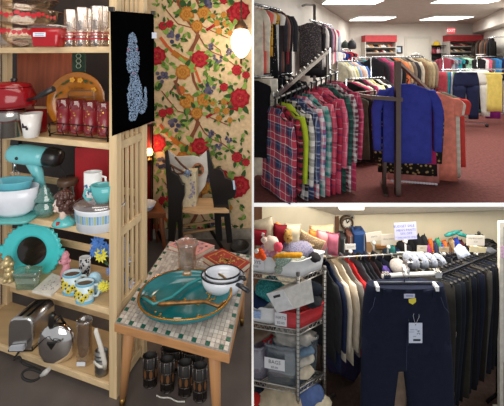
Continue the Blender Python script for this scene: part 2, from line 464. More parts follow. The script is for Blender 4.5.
for rep in range(-1, 3):
    o = rep*87
    wvine([(175, o-6), (183, 14+o), (193, 28+o), (199, 36+o), (193, 48+o), (190, 62+o), (194, 81+o), (201, 96+o)], 2.6)
    wvine([(202, o-3), (205, 10+o), (200, 26+o), (195, 42+o), (189, 52+o)], 2.2)
    wvine([(199, 36+o), (205, 46+o), (212, 52+o)], 1.2); wvine([(200, 25+o), (212, 31+o), (228, 38+o)], 1.)
    wvine([(190, 62+o), (180, 70+o), (176, 84+o), (172, 90+o)], 1.6); wvine([(193, 28+o), (178, 24+o), (168, 12+o), (162, 4+o)], 1.1)
    wvine([(212, 52+o), (222, 56+o), (236, 66+o), (246, 74+o)], 1.); wvine([(222, 58+o), (220, 50+o), (212, 44+o)], .9)
    # the long tailed bird on the vine: tail, body, wing, head
    wvine([(161, 38+o), (167, 46+o), (174, 53+o)], 3., 11); wvine([(174, 53+o), (183, 59+o), (192, 63+o)], 5.5, 3)
    wvine([(180, 58+o), (190, 66+o)], 3., 8); wdisc(194, 65+o, 3.2, 11); wvine([(194, 66+o), (200, 82+o)], 2.4, 11)
    wvine([(207, 30+o), (213, 26+o)], 2.6, 1); wdisc(214, 25.5+o, 1.7, 2)
    for f in [(240, 11, 9, 'red'), (157, 56, 8.5, 'red'), (200, 59, 8, 'red'), (236, 101, 9, 'red'), (187, 14, 7, 'orange'), (204, 13, 6.5, 'orange'),
              (197, 26, 5.5, 'gold'), (183, 72, 7, 'orange'), (174, 38, 7.5, 'purple'), (210, 2, 6.5, 'purple'), (163, 76, 7, 'purple'), (207, 91, 7, 'purple'),
              (217, 59, 5.5, 'purple'), (229, 52, 4, 'purple'), (212, 47, 4.5, 'purple'), (163, 26, 4, 'cherry'), (170, 24, 3.6, 'cherry'), (237, 70, 5, 'cherry'), (246, 75, 3.6, 'cherry'), (224, 87, 4, 'cherry'),
              (217, 23, 3, 'gold'), (224, 15, 3, 'gold'), (226, 24, 3.2, 'gold'), (219, 31, 3, 'gold'), (230, 33, 2.6, 'gold'), (213, 16, 2.4, 'gold'), (181, 90, 4, 'rust')]:
        if f[1]+o < 236: flower(f[0], f[1]+o, f[2], f[3])
    for q in [(165, 10), (172, 4), (178, 12), (158, 16), (184, 40), (186, 33), (180, 47), (177, 46), (212, 65), (208, 70), (228, 62), (224, 66), (218, 72), (240, 30), (244, 44), (232, 84), (169, 62), (166, 66), (214, 80), (230, 20), (240, 55), (248, 62), (153, 36), (158, 90)]:
        for k in range(3): wleaf(q[0]+wr_.uniform(-2, 2), q[1]+o+wr_.uniform(-2, 2), wr_.uniform(4, 7.5), wr_.random()*2*PI, wr_.choice((7, 8, 9, 7)))
struct('wall_papered', wall, wm)
mb = MB(); mb.box2((LW, WD-.02, 0), (-.004, WD-.001, .085)); struct('baseboard_papered', mb, mat('8d8578', noise=.25, ns=25))

# ---- shelf unit. t runs left along the front, s runs back
SX, SD = -.63, 1.395
def SH(t, s, z): return Vector((SX-.962*t+.274*s, SD+.274*t+.962*s, z))
SW = 1.02; SDP = .235
ZS = [.06, .415, .77, 1.19, 1.645]
wl = 'd9bd92'
d1 = Vector((-.962, .274, 0)); d2 = Vector((.274, .962, 0))
shelf = thing('shelf_unit', 'tall pale pine shelf unit with slatted sides, crowded with kitchenware', 'shelf', SH(.6, .12, 0))
def sbox(mb, t0, t1, s0, s1, z0, z1):
    mb.hexa([SH(t0, s0, z0), SH(t1, s0, z0), SH(t1, s1, z0), SH(t0, s1, z0)], [SH(t0, s0, z1), SH(t1, s0, z1), SH(t1, s1, z1), SH(t0, s1, z1)])
    return mb
wz, wx = wood(wl, 2), wood(wl, 0)
for t0 in (0, SW-.04):
    for s0 in (0, SDP-.035):
        sbox(MB(), t0, t0+.042, s0, s0+.035, 0, 2.25).build('post', wz, shelf, bevel=.002)
for z in ZS:
    sh = sbox(MB(), .012, SW-.01, .012, SDP-.01, z-.013, z-.001).build('shelf_board', wood('c9a97c', 0, .22, sc=14), shelf)
    sbox(MB(), .0425, SW-.04, .0, .0118, z-.03, z-.0012).build('front_lip', wx, sh, bevel=.002)
    sbox(MB(), .0425, SW-.04, SDP-.016, SDP-.004, z+.07, z+.105).build('back_rail', wx, shelf)
    for t0 in (0.006, SW-.03):
        sbox(MB(), t0, t0+.02, .035, SDP-.035, z-.035, z+.004).build('side_rail', wood(wl, 1), shelf)
for t0 in (.01, SW-.03):
    for k in range(4):
        s0 = .052+k*.036
        sbox(MB(), t0+.002, t0+.014, s0, s0+.014, .05, 2.2).build('slat', wz, shelf)
# dark wall of stock behind the unit
mb = MB(); a, b = SH(.47, .52, 0), SH(1.75, .52, 0); n_ = d2*.04
mb.hexa([a, b, b+n_, a+n_], [p+Vector((0, 0, 2.6)) for p in (a, b, b+n_, a+n_)]); struct('wall_left', mb, mat('2c211c', noise=.4, ns=6))

def onz(px, py, z):
    D = DZ(py, z); return Vector((X_(px, D), D, z))
def lather(name, px, py, z, prof, m, parent=None, n=24, D=None, sx=1., sy=1., **k):
    """turned object whose foot is seen at (px,py); profile given in photo pixels at that depth"""
    c = onz(px, py, z) if D is None else Vector((X_(px, D), D, z)); s = c.y/F
    return MB().lathe(c, [(r*s, h*s) for r, h in prof], n, sx=sx, sy=sy, **k).build(name, m, parent)
def at(px, py, z, D=None): return onz(px, py, z) if D is None else Vector((X_(px, D), D, z))
def facing(c):  # unit vectors: right and toward the eye for an object at c
    return Vector((1, 0, 0)), Vector((0, -1, 0))

# -- top shelf (seen edge on, just above eye level)
zt = ZS[4]
gcl = glass('f4efe9', .1)
def bowl_top(D, px, r, h, name_, label, band):
    c = Vector((X_(px, D), D, zt)); s = D/F
    root = thing('glass_mixing_bowl', label, 'bowl', c, 0, 'nested glass bowls on the top shelf')
    MB().lathe(c, [(r*.45*s, 0), (r*.5*s, .001), (r*.8*s, h*.35*s), (r*s, h*s), (r*1.03*s, h*1.02*s), (r*.97*s, h*s), (r*.78*s, h*.38*s), (r*.45*s, .004)], 32).build('bowl_body', gcl, root)
    mb = MB(); rg = random.Random(int(px*10+h))
    for k in range(26):
        a = PI+PI*(k+.5)/26; zz = h*band+rg.uniform(-1, 1)*1.
        rr = (r*(.8+.2*((band-.35)/.65)))*1.012*s
        u = Vector((-math.sin(a), math.cos(a), 0)); cc = c+Vector((math.cos(a)*rr, math.sin(a)*rr, zz*s))
        mb.disc(cc, (1.5+rg.random()*1.3)*s, u, Vector((0, 0, 1)), 7, jag=.3)
    mb.build('printed_flower_band', mat('b8202b', rough=.4), root)
    return root
bowl_top(1.585, 24, 36, 22, 'a', 'large clear glass bowl with red flower band, lowest of the top shelf nest', .62)
mbz = zt
c0 = Vector((X_(25, 1.585), 1.585, zt)); s0 = 1.585/F
for (r, h0, h1, lb, bnd) in ((32, 21, 35, 'clear glass bowl with red flowers nested in the middle of the top shelf pile', True), (28, 36, 47, 'small plain clear glass bowl crowning the nest on the top shelf', False)):
    root = thing('glass_mixing_bowl', lb, 'bowl', c0+Vector((0, 0, h0*s0+.003)), 0, 'nested glass bowls on the top shelf')
    z0 = h0*s0+.003
    MB().lathe(c0, [(r*.5*s0, z0), (r*.86*s0, z0+.35*(h1-h0)*s0), (r*s0, h1*s0), (r*1.03*s0, h1*s0+.003), (r*.96*s0, h1*s0), (r*.82*s0, z0+.38*(h1-h0)*s0), (r*.5*s0, z0+.004)], 32).build('bowl_body', gcl, root)
    if bnd:
        mb = MB(); rg = random.Random(5)
        for k in range(24):
            a = PI+PI*(k+.5)/24; rr = r*.965*s0; cc = c0+Vector((math.cos(a)*rr, math.sin(a)*rr, (h0+9+rg.uniform(-1.5, 1.5))*s0))
            mb.disc(cc, (1.3+rg.random())*s0, (-math.sin(a), math.cos(a), 0), (0, 0, 1), 6, jag=.3)
        mb.build('printed_flower_band', mat('b8202b', rough=.4), root)
    MB().lathe(c0, [(r*1.0*s0, h1*s0+.003), (r*1.035*s0, h1*s0+.0045), (r*1.0*s0, h1*s0+.006)], 32).build('rim', mat('8a5a3a', rough=.25), root)
# red refrigerator dish
def rbox(mb, c, wx_, wy_, h, z0, taper=.85, r=.25, n=24):
    rings = []
    for q, k in ((0, taper*.95), (.06, taper), (.5, (1+taper)/2), (1, 1)):
        rings.append([(c.x+wx_*k*math.copysign(abs(math.cos(2*PI*i/n))**.35, math.cos(2*PI*i/n)), c.y+wy_*k*math.copysign(abs(math.sin(2*PI*i/n))**.35, math.sin(2*PI*i/n)), z0+h*q) for i in range(n)])
    return mb.loft(rings, True, True, True)
c = Vector((X_(48.5, 1.47), 1.47, zt)); s = 1.47/F
d = thing('refrigerator_dish', 'red oven dish with clear lid and small white label at shelf front', 'dish', c)
rbox(MB(), c, 15*s, .035, 18*s, zt, .86).build('dish_body', gloss('a80d18'), d)
rbox(MB(), c, 15.6*s, .037, 3*s, zt+18*s+.001, 1.03).build('lid', glass('e8d0cc', .2), d)
mb = MB(); mb.box((c.x-4*s, c.y-.0355, zt+11.8*s), (12*s, .002, 4*s)); lbl = mb.build('price_label', mat('e9ecf5', noise=0), d)
mb = MB(); [mb.box((c.x-4*s, c.y-.0368, zt+q*s), (9*s, .0006, .6*s)) for q in (11, 12.6)]; mb.build('printed_lines', mat('6d7890', noise=0), lbl)
# white tag at far left
# striped tumblers
def tumbler(px, D, h, r, lab):
    c = Vector((X_(px, D), D, zt)); s = D/F
    t = thing('striped_tumbler', lab, 'glass', c, 0, 'clear tumblers with red stripes on the top shelf')
    MB().lathe(c, [(.2*r*s, .003), (r*.9*s, .0), (r*s, .004), (r*1.04*s, h*s), (r*.97*s, h*s), (r*.93*s, 3*s)], 18).build('glass_body', glass('fbf7f4', .22), t)
    mb = MB()
    for zz, w_ in ((7, 1.6), (10.5, .9), (13.5, .9)): mb.lathe(c, [(r*1.035*s, zz*s), (r*1.038*s, (zz+w_)*s)], 18)
    mb.build('red_stripes', mat('b51f2c', rough=.3), t)
for i, (px, D, h) in enumerate(((70.5, 1.5, 37), (82, 1.475, 39), (88, 1.53, 38), (97, 1.45, 40), (103.5, 1.5, 40))):
    tumbler(px, D, h, 5.6 if i != 2 else 5, '%s clear tumbler from the left in the red striped set' % ORD[i])
# leaning wooden panel and stock behind shelf two
def slab(name, lab, cat, px0, px1, py0, py1, D, m, th=.015, lean=0.):
    a, b, c_, d_ = P(px0, py1, D), P(px1, py1, D), P(px1, py0, D+lean), P(px0, py0, D+lean)
    mb = MB(); mb.prism([a, b, c_, d_], (0, th, 0))
    return tag(mb.build(name, m, bevel=.001), lab, cat)

# -- second shelf
z = ZS[3]
slab('wooden_board', 'reddish wooden board leaning at the back of the second shelf', 'board', 17, 71, 50, 133, 1.81, wood('8e4a30', 2, .35), lean=.03)
vs = slab('framed_picture', 'dark green picture with pale scrollwork leaning behind the amber plate', 'picture', 72, 85, 48, 128, 1.74, mat('1f3a2a', noise=.5, ns=60), .01, .02)
mb = MB(); 
for k in range(3): mb.tube([P(78.5+2.5*math.cos(a/6*2*PI), 56+k*5+2.4*math.sin(a/6*2*PI), 1.7385) for a in range(7)], .002, 5)
mb.build('scrollwork', mat('a9b8a0'), vs)
# amber plate on a wire stand
pc = P(77, 101, 1.62); Mr = Matrix.Rotation(R(90-12), 3, 'X')
pl = thing('decorated_plate', 'large amber glazed plate with painted yellow flowers in a wire stand', 'plate', Vector((pc.x, pc.y, z)))
ps = 1.62/F
MB().lathe(pc, [(.3*ps, .0), (20*ps, 0), (23*ps, .006), (28.5*ps, .014), (29*ps, .012), (23*ps, -.002), (.3*ps, -.006)], 40, M=Matrix.Rotation(PI, 3, 'Z') @ Matrix.Rotation(R(-90+8), 3, 'X') if False else Matrix.Rotation(R(84), 3, 'X')).build('plate_body', mat('a9661c', rough=.18, noise=.25, ns=10, spec=.6), pl)
def onplate(px, py): return P(px, py, 1.62-.0155)+Vector((0, (101-py)*.0005, 0))
mb = MB(); mg = MB(); 
for px, py in ((71, 80), (79, 80.5), (93, 90)):
    for k in range(5):
        a = 2*PI*k/5; mb.disc(onplate(px+1.7*math.cos(a), py+1.5*math.sin(a)), 1.3*ps, UX, UZ, 7)
for px, py, a in ((65, 82, .7), (62, 84, .4), (67, 81, .3), (85, 81, -.5), (84, 82, -.9), (90, 83, -.7), (56, 96, 1), (60, 93, .6)):
    u = Vector((math.cos(a), 0, math.sin(a))); v = Vector((-u.z, 0, u.x)); q = onplate(px, py)
    mg.poly([q-u*2.6*ps, q+v*1.1*ps, q+u*2.6*ps, q-v*1.1*ps])
mb.build('flower_pattern', mat('d99a2a'), pl); mg.build('painted_leaves', mat('2f4a22'), pl)
MB().text('To Grow', onplate(75, 88.3), (1, 0, 0), (0, 0, 1), 4*ps).build('painted_words', mat('4a2c14'), pl)
st = MB(); q = lambda px, py, D=1.585: P(px, py, D)
st.tube([q(68, 136), q(68, 93), q(70, 90.5), q(92, 90.5), q(94, 93), q(94, 136)], .0025, 6)
st.tube([q(68, 97), q(94, 97)], .0018, 6); st.tube([q(68, 97), P(68, 97, 1.64)], .0018, 6)
tag(st.build('plate_stand', metal('8a8078', .3)), 'thin wire stand holding up the amber plate', 'stand')
# red fondue pot with stand and burner
c = Vector((X_(9, 1.53), 1.53, z)); s = 1.53/F
fp = thing('fondue_pot', 'red enamel fondue pot with long black handle on its steel base', 'pot', c)
MB().lathe(c, [(12*s, 0), (13*s, .002), (12.5*s, 16*s), (15*s, 17*s), (15*s, 27*s), (12*s, 28*s)], 28).build('steel_base', metal('b9b4ae', .2), fp)
MB().lathe(c, [(13.2*s, 16*s), (14.2*s, 16.2*s), (14.2*s, 21*s), (13.2*s, 21.2*s)], 28).build('red_band', gloss('860b14'), fp)
MB().lathe(c, [(15*s, 28.3*s), (23*s, 30*s), (25*s, 34*s), (24.6*s, 41*s), (21*s, 49*s), (20*s, 49.5*s), (15*s, 31*s)], 32).build('pot_body', gloss('8d0c17'), fp)
ld = MB().lathe(c, [(21*s, 49.8*s), (19*s, 52.5*s), (8*s, 54.5*s), (.3*s, 55*s)], 28).build('lid', gloss('8d0c17'), fp)
MB().lathe(c+Vector((5*s, 0, 0)), [(2*s, 54*s), (3.4*s, 56.5*s), (2.6*s, 58*s), (.3*s, 58.3*s)], 12).build('lid_knob', gloss('14100f'), ld)
hp = [c+Vector((23*s, -8*s, 37*s)), c+Vector((34*s, -12*s, 40*s)), c+Vector((40*s, -14*s, 43*s)), c+Vector((53*s, -17*s, 49*s))]
MB().tube(hp, [1.6*s, 1.7*s, 2.8*s, 3*s], 10).build('handle', gloss('17120f', .35), fp)
# white mug with a little picture
c = at(31.5, 136.5, z); c.y = 1.52; c.x = X_(31.5, 1.52); s = c.y/F
mg_ = thing('white_tapered_cup', 'white tapered cup with small dark picture between burner and red tumblers', 'cup', c)
MB().lathe(c, [(6*s, 0), (6.6*s, .002), (9.6*s, 24*s), (9*s, 24*s), (6*s, 3*s)], 22).build('cup_body', gloss('e6e2dc'), mg_)
mb = MB(); mb.disc(c+Vector((-1*s, -8.1*s, 13*s)), 2.4*s, UX, UZ, 8, jag=.4); mb.box(c+Vector((1.2*s, -8.0*s, 10*s)), (2.2*s, .001, 2.6*s))
mb.build('printed_picture', mat('2a1c1e'), mg_)
# red napkin holder behind the cup
slab('red_tin', 'red tin standing behind the white tapered cup', 'tin', 16, 42, 110, 134, 1.6, gloss('8a0f18'), .04)
# four tumblers in a black wire carrier
ct = thing('tumbler_carrier', 'black wire carrier holding four red tumblers', 'carrier', Vector((X_(72, 1.5), 1.5, z)))
mb = MB()
A, B = SH(.015+.05, .018, z+.014), SH(.42, .018, z+.014)
A2, B2 = A+d2*.09, B+d2*.09
for zz in (0, .055):
    mb.tube([p+Vector((0, 0, zz)) for p in (A, B, B2, A2)], .0025, 6, closed=True)
for p in (A, B, B2, A2): mb.tube([p+Vector((0, 0, -.012)), p+Vector((0, 0, .055))], .0025, 6); mb.ell(p+Vector((0, 0, -.008)), .006, 8, 5)
for k in range(5):
    q0 = A.lerp(B, k/4); mb.tube([q0+Vector((0, 0, .055)), q0-d2*.012+Vector((0, 0, .03)), q0+Vector((0, 0, 0))], .002, 5)
mb.build('wire_frame', mat('17120f', rough=.35, metal=.6), ct)
for i in range(4):
    cc = SH(.015+.05+.05+i*.085, .06, z+.017); s = cc.y/F; r = 7.4*s; h = 33*s
    t = thing('red_tumbler', '%s red and gold tumbler from the left in the black wire carrier' % ORD[3-i], 'glass', cc, 0, 'red tumblers in the wire carrier')
    MB().lathe(cc, [(r*.86, 0), (r*.9, .002), (r, h), (r*.96, h), (r*.85, .012)], 20).build('glass_body', glass('c0404a', .1, .05, .8), t)
    MB().lathe(cc, [(r*.93, .02), (r*.985, h*.9), (r*.97, h*.9), (r*.9, .02)], 20).build('red_panel', gloss('7a101c', .3), t)
    mb = MB(); rg = random.Random(i)
    for k in range(9):
        a = -PI/2+.5*math.sin(k*1.1+i)-.35; zz = h*(.2+.075*k)
        mb.disc(cc+Vector((math.cos(a)*r*1.0, math.sin(a)*r*1.0, zz)), .0035, (-math.sin(a), math.cos(a), 0), UZ, 6, jag=.6)
    mb.build('gold_pattern', mat('c79a4a', rough=.3, metal=.7), t)

# -- third shelf
z = ZS[2]
teal = '78cbd0'
# stand mixer
c = at(28, 205, z); c.y = 1.63; c.x = X_(30, 1.63); s = c.y/F
mx_ = thing('stand_mixer', 'turquoise stand mixer with black motor end over nested bowls', 'mixer', c)
hm = MB(); Mx = Matrix.Rotation(PI/2, 3, 'Y') @ Matrix.Identity(3)
hc = c+Vector((-20*s, -.0, 56*s)); tilt = Matrix.Rotation(R(6), 3, 'Y')
def hpnt(x, z_): return hc+tilt @ Vector((x*s, 0, z_*s))
def hring(x, ry, rz, zc=0, n=20): return [hc+tilt @ Vector((x*s, ry*s*math.cos(2*PI*k/n), (zc+rz*math.sin(2*PI*k/n))*s)) for k in range(n)]
hm.loft([hring(0, 5, 5, 0), hring(1, 7.5, 8, 0), hring(6, 9, 9.5), hring(18, 9.5, 10), hring(30, 9, 9.3), hring(37, 8.5, 8.5)])
hm.build('mixer_head', gloss(teal, .2), mx_)
mo = MB().loft([hring(37, 8.9, 8.9), hring(39, 9.6, 9.8), hring(47, 9.2, 9.2), hring(51, 7, 7), hring(52, 3, 3)]).build('motor_end', gloss('1b1817', .3), mx_)
mb = MB()
for k in range(10):
    a = 2*PI*k/10; mb.tube([hc+tilt @ Vector((40*s, 9.9*s*math.cos(a), 9.9*s*math.sin(a))), hc+tilt @ Vector((47*s, 9.4*s*math.cos(a), 9.4*s*math.sin(a)))], .0012, 4)
mb.build('vent_groove', mat('3a3634'), mo)
MB().ell(hpnt(14, -1)+Vector((0, -9.6*s, 0)), (1.6*s, .8*s, 1.6*s)).build('speed_knob', gloss('16140f'), mx_)
MB().box(hpnt(5, 11), (8*s, 5*s, 5*s), tilt).build('top_handle', gloss('161311'), mx_)
mb = MB(); 
arm = [hpnt(22, -6), hpnt(29, -16), hpnt(34, -30), hpnt(35, -45), hpnt(33, -53)]
mb.tube(arm, [6*s, 5.5*s, 4.6*s, 5*s, 6*s], 12, flat=.8)
mb.loft([oring(30*s, 12*s, 0, n=20), oring(29*s, 11*s, 3*s, n=20), oring(24*s, 8*s, 4*s, n=20)]) if False else None
mb.build('stand_arm', gloss(teal, .2), mx_)
rbox(MB(), c+Vector((0, 0, 0)), 24*s, 9*s, 4*s, z, 1.02).build('stand_base', gloss(teal, .25), mx_)
mb = MB(); bc = hpnt(6, -9)
mb.tube([bc, bc-Vector((0, 0, 7*s))], 1.5*s, 8)
for k in range(4):
    a = PI*k/4; u = Vector((math.cos(a), math.sin(a), 0))*4*s
    mb.tube([bc-Vector((0, 0, 7*s)), bc+u-Vector((0, 0, 11*s)), bc+u*.7-Vector((0, 0, 17*s)), bc-Vector((0, 0, 18*s)), bc-u*.7-Vector((0, 0, 17*s)), bc-u-Vector((0, 0, 11*s)), bc-Vector((0, 0, 7*s))], .0009, 4)
mb.build('beater', metal(), mx_)
cord = MB(); cord.tube([hpnt(50, -6), hpnt(57, -16), hpnt(62, -26), hpnt(57, -40), hpnt(60, -52)], .003, 6); cord.build('power_cord', mat('1a1614'), mx_)
# bowls
c = at(13, 208, z); c.y = 1.545; c.x = X_(13, 1.545); s = c.y/F
zb = z+3.2*s
b1 = thing('white_mixing_bowl', 'large white bowl under the mixer holding a turquoise bowl', 'bowl', c+Vector((0, 0, zb-z)))
MB().lathe(c, [(12*s, zb-z), (14*s, zb-z+.001), (20*s, 8*s), (24*s, 20*s), (25*s, 31*s), (24.2*s, 31*s), (19*s, 8*s), (.2*s, 4.5*s)], 32).build('bowl_body', gloss('dfe3ea'), b1)
b2 = thing('turquoise_mixing_bowl', 'small turquoise bowl nested in the white bowl under the beater', 'bowl', c+Vector((0, 0, 24*s)))
MB().lathe(c, [(13*s, 25*s), (17*s, 29*s), (19*s, 36.5*s), (19.6*s, 37.5*s), (18.8*s, 37*s), (16*s, 29.5*s), (.2*s, 26*s)], 32).build('bowl_body', gloss('62b6c4'), b2)
tr = rbox(MB(), Vector((X_(10, 1.55), 1.55, z)), 28*s, 15*s, 3*s, z, 1.0).build('turquoise_tray', gloss('63b5b0', .2))
tag(tr, 'flat turquoise tray beneath the white mixing bowl', 'tray')
# lidded glass jar
c = at(44, 219, z+.001); c.y = 1.555; c.x = X_(44.5, 1.555); s = c.y/F
j = thing('glass_candy_jar', 'teal glass candy jar with stepped lid beside the lady head vase', 'jar', c)
tg = glass('8fcac0', .2, .05, .8)
MB().lathe(c, [(6*s, 0), (8*s, 1*s), (10*s, 6*s), (9.5*s, 11*s), (6*s, 13*s), (6*s, 14*s), (9.6*s, 15.5*s)], 20).build('jar_body', tg, j)
MB().lathe(c, [(10.4*s, 16*s), (10.6*s, 18*s), (7*s, 20*s), (7.6*s, 22*s), (5*s, 25*s), (5.4*s, 27*s), (2*s, 29*s), (2.2*s, 31*s), (.2*s, 31.5*s)], 20).build('lid', tg, j)
# lady head vase
c = at(64, 226, z); c.y = 1.475; c.x = X_(64, 1.475); s = c.y/F
lv = thing('lady_head_vase', 'china lady head vase with brown curls and turquoise collar', 'vase', c)
MB().lathe(c, [(9*s, 0), (11.5*s, 1*s), (10*s, 4*s), (6*s, 7*s), (4*s, 9*s)], 20, sy=.7).build('collar', gloss('5bb7b7'), lv)
MB().box(c+Vector((-2*s, -6.3*s, 3.5*s)), (3*s, 1.5*s, 5*s)).build('neck_tie', gloss('b3342c'), lv)
fm = MB(); fm.tube([c+Vector((0, 0, 6*s)), c+Vector((-.5*s, 0, 12*s)), c+Vector((-1*s, 0, 16*s))], [4.2*s, 3.4*s, 4*s], 12)
fm.build('neck', gloss('e8cdbc', .3), lv)
hd = MB(); hcn = c+Vector((-2*s, -.2*s, 21*s))
hd.ell(hcn, (7*s, 6.5*s, 8.5*s), 20, 14)
hd.ell(hcn+Vector((-6.9*s, -1*s, -.6*s)), (1.6*s, 1.2*s, 1.8*s), 8, 6); hd.ell(hcn+Vector((-5.4*s, -1*s, -6*s)), (2.2*s, 2*s, 1.7*s), 8, 6)
face = hd.build('face', gloss('ecd3c4', .3), lv)
mb = MB()
for a in (-.9, -1.5):
    mb.ell(hcn+Vector((math.cos(a+PI*1.0)*6.4*s*.86, -5.2*s+(.9+a)*.9*s, .8*s)), (1*s, .5*s, .55*s), 8, 5)
mb.build('eye', mat('2a1a16'), face)
MB().ell(hcn+Vector((-6.2*s, -2.2*s, -3.4*s)), (1.2*s, 1.2*s, .6*s), 8, 5).build('mouth', mat('b04a44'), face)
hr = MB(); rg = random.Random(4)
for k in range(70):
    a = rg.random()*2*PI; e = rg.uniform(-.6, 1.5)
    v = Vector((math.cos(a)*math.cos(e), math.sin(a)*math.cos(e), math.sin(e)))
    if v.x < -.25 and v.z < .55: continue
    hr.ell(hcn+Vector((1.4*s+v.x*7.4*s, v.y*7*s, 1.5*s+v.z*9.6*s)), (2.6+rg.random()*1.2)*s, 8, 6)
for k in range(14): hr.ell(hcn+Vector((rg.uniform(1, 9)*s, rg.uniform(-5, 5)*s, rg.uniform(-9, 0)*s)), 2.7*s, 8, 6)
hr.build('hair', gloss('4c2b22', .25), lv)
# red box, small jar, floral mug, cup, casserole
slab('red_box', 'plain red box standing at the back of the third shelf', 'box', 75, 108, 148, 203, 1.655, mat('9a0d17', rough=.5), .06)
c = at(68, 200, z); c.y = 1.64; c.x = X_(68, 1.64); s = c.y/F
j = thing('lidded_glass_jar', 'squat clear glass jar with dark lid behind the lady head vase', 'jar', c)
MB().lathe(c, [(7*s, 0), (9*s, 1*s), (9.5*s, 14*s), (8*s, 22*s), (8*s, 24*s)], 20).build('jar_body', glass('cfc4b8', .2), j)
MB().lathe(c, [(9*s, 24*s), (9.4*s, 25*s), (9.4*s, 29*s), (8.6*s, 30*s), (.2*s, 30.5*s)], 20).build('lid', mat('5a4232', rough=.35), j)
gp = thing('clear_glass_plate', 'stack of clear glass plates behind the lady head vase', 'plate', Vector((X_(86, 1.6), 1.6, z)))
for k in range(3): MB().lathe(Vector((X_(86, 1.6), 1.6, z+.003+k*.007)), [(.05, 0), (.075, .003), (.07, .006), (.02, .004)], 24).build('plate', glass('e8dcd4', .25), gp)
c = Vector((X_(100, 1.47), 1.47, z)); s = c.y/F
cs = thing('casserole_dish', 'white casserole with blue and green block band and clear glass lid', 'casserole', c)
MB().lathe(c, [(20*s, 0), (22*s, .002), (24*s, 20*s), (25*s, 22*s), (24*s, 22*s), (21*s, 3*s)], 40).build('dish_body', gloss('e3e7ec'), cs)
for tone, k0 in (('8fb6cf', 0), ('a3b38a', 1), ('6f9fc4', 2)):
    mb = MB()
    for k in range(k0, 30, 3):
        a0 = PI+PI*k/30; a1 = PI+PI*(k+.8)/30
        pts = []
        for aa, zz in ((a0, 9), (a1, 9), (a1, 17), (a0, 17)):
            r = (22.15+2*zz/20)*s+.0006; pts.append(c+Vector((math.cos(aa)*r, math.sin(aa)*r, zz*s)))
        mb.poly(pts)
    mb.build('block_pattern', mat(tone, rough=.3), cs)
MB().lathe(c, [(25*s, 22.3*s), (25.6*s, 23.5*s), (22*s, 26*s), (8*s, 28*s), (.2*s, 28*s)], 36).build('lid', glass('d8c9c4', .3), cs)
def mug(name, lab, px, py, z0, r, h, m, D=None, handle=1, pm=None, prof=None, cat='mug', group=None, side=0.):
    c = at(px, py, z0, D); s = c.y/F
    t = thing(name, lab, cat, c, 0, group)
    MB().lathe(c, [(q*r*s, k*h*s) for q, k in (prof or ((.85, 0), (.95, .01), (1, .1), (1, 1), (.9, 1), (.85, .12)))], 24).build('mug_body', m, t)
    if handle:
        a = side; u = Vector((math.cos(a), math.sin(a), 0))
        MB().tube([c+u*r*.95*s+Vector((0, 0, h*.82*s)), c+u*r*1.45*s+Vector((0, 0, h*.8*s)), c+u*r*1.55*s+Vector((0, 0, h*.5*s)), c+u*r*1.35*s+Vector((0, 0, h*.25*s)), c+u*r*.95*s+Vector((0, 0, h*.22*s))], 1.3*s, 8).build('handle', m, t)
    return t, c, s
zc = z+28.3*1.47/F
t, c, s = mug('patterned_mug', 'white mug with blue folk pattern standing on the casserole lid', 93, 0, zc, 8.8, 25, gloss('e6e6e4'), D=1.475, side=-.1)
mb = MB(); rg = random.Random(2)
for k in range(34):
    a = PI+PI*rg.random(); zz = rg.uniform(1.5, 13)
    mb.disc(c+Vector((math.cos(a)*8.9*s, math.sin(a)*8.9*s, zz*s)), rg.uniform(.6, 1.3)*s, (-math.sin(a), math.cos(a), 0), UZ, 6, jag=.4)
mb.build('printed_pattern', mat('3f6f93'), t)
t, c, s = mug('turquoise_cup', 'rounded turquoise cup on the front of the casserole lid', 103, 0, zc, 12, 17, gloss('58aeb0'), D=1.425, side=-2.6, prof=((.5, 0), (.6, .01), (.9, .45), (1.02, 1), (.95, 1), (.8, .5), (.1, .1)), cat='cup')

# -- fourth shelf
z = ZS[1]
# ruffled turquoise ring frame
c = P(32, 251, 1.66); s = 1.66/F
Mf = Matrix.Rotation(R(84), 3, 'X'); fr = thing('round_frame', 'round turquoise ruffled frame with dark empty centre', 'frame', Vector((c.x, c.y, z)))
rim = MB(); n = 96; rings = []
for r, y_, am in ((15, 0, 0), (16, .012, 0), (19, .014, 0), (22, .006, 0), (26.5, .010, .0), (27.5, .012, .1), (30, .004, 1.2), (27, -.006, .3), (15, -.006, 0)):
    rings.append([c+Mf @ Vector(((r+am*math.cos(k/n*2*PI*30))*s*math.cos(2*PI*k/n), (r+am*math.cos(k/n*2*PI*30))*s*math.sin(2*PI*k/n)*.92, y_)) for k in range(n)])
rim.loft(rings, False, False, True, closed=False); rim.build('ruffled_rim', gloss('4ad2d4', .2), fr)
MB().lathe(c, [(15.2*s, .0), (14*s, -.002), (.2*s, -.002)], 36, M=Mf, sy=.92).build('dark_mirror', mat('241a18', rough=.1, spec=.6), fr)
mb = MB(); mb.box(P(2, 249, 1.655), (5*s, .012, 7*s)); mb.box(P(62.3, 252, 1.655), (4*s, .012, 6*s)); mb.build('side_tab', gloss('4ad2d4', .2), fr)
# brass owl
c = at(9, 282, z); s = c.y/F
ow = thing('gold_figurine', 'small gold poodle figurine at the left end of the fourth shelf', 'figurine', c)
mb = MB()
for (x, y, h, r) in ((0, 0, 8, 4.5), (0, 0, 13, 4), (-1, -1, 20, 5), (-5, -1, 19, 2.6), (3.6, -1, 19, 2.6), (-2.6, -1.5, 2.5, 2.6), (2.6, -1.5, 2.5, 2.6), (-1, -1, 24, 3), (-2, -5, 18.5, 2), (4, 0, 10, 2.2)):
    mb.ell(c+Vector((x*s, y*s, h*s)), r*s, 10, 7)
mb.build('poodle_body', mat('cdb887', rough=.35, metal=.5, noise=.3, ns=200), ow)
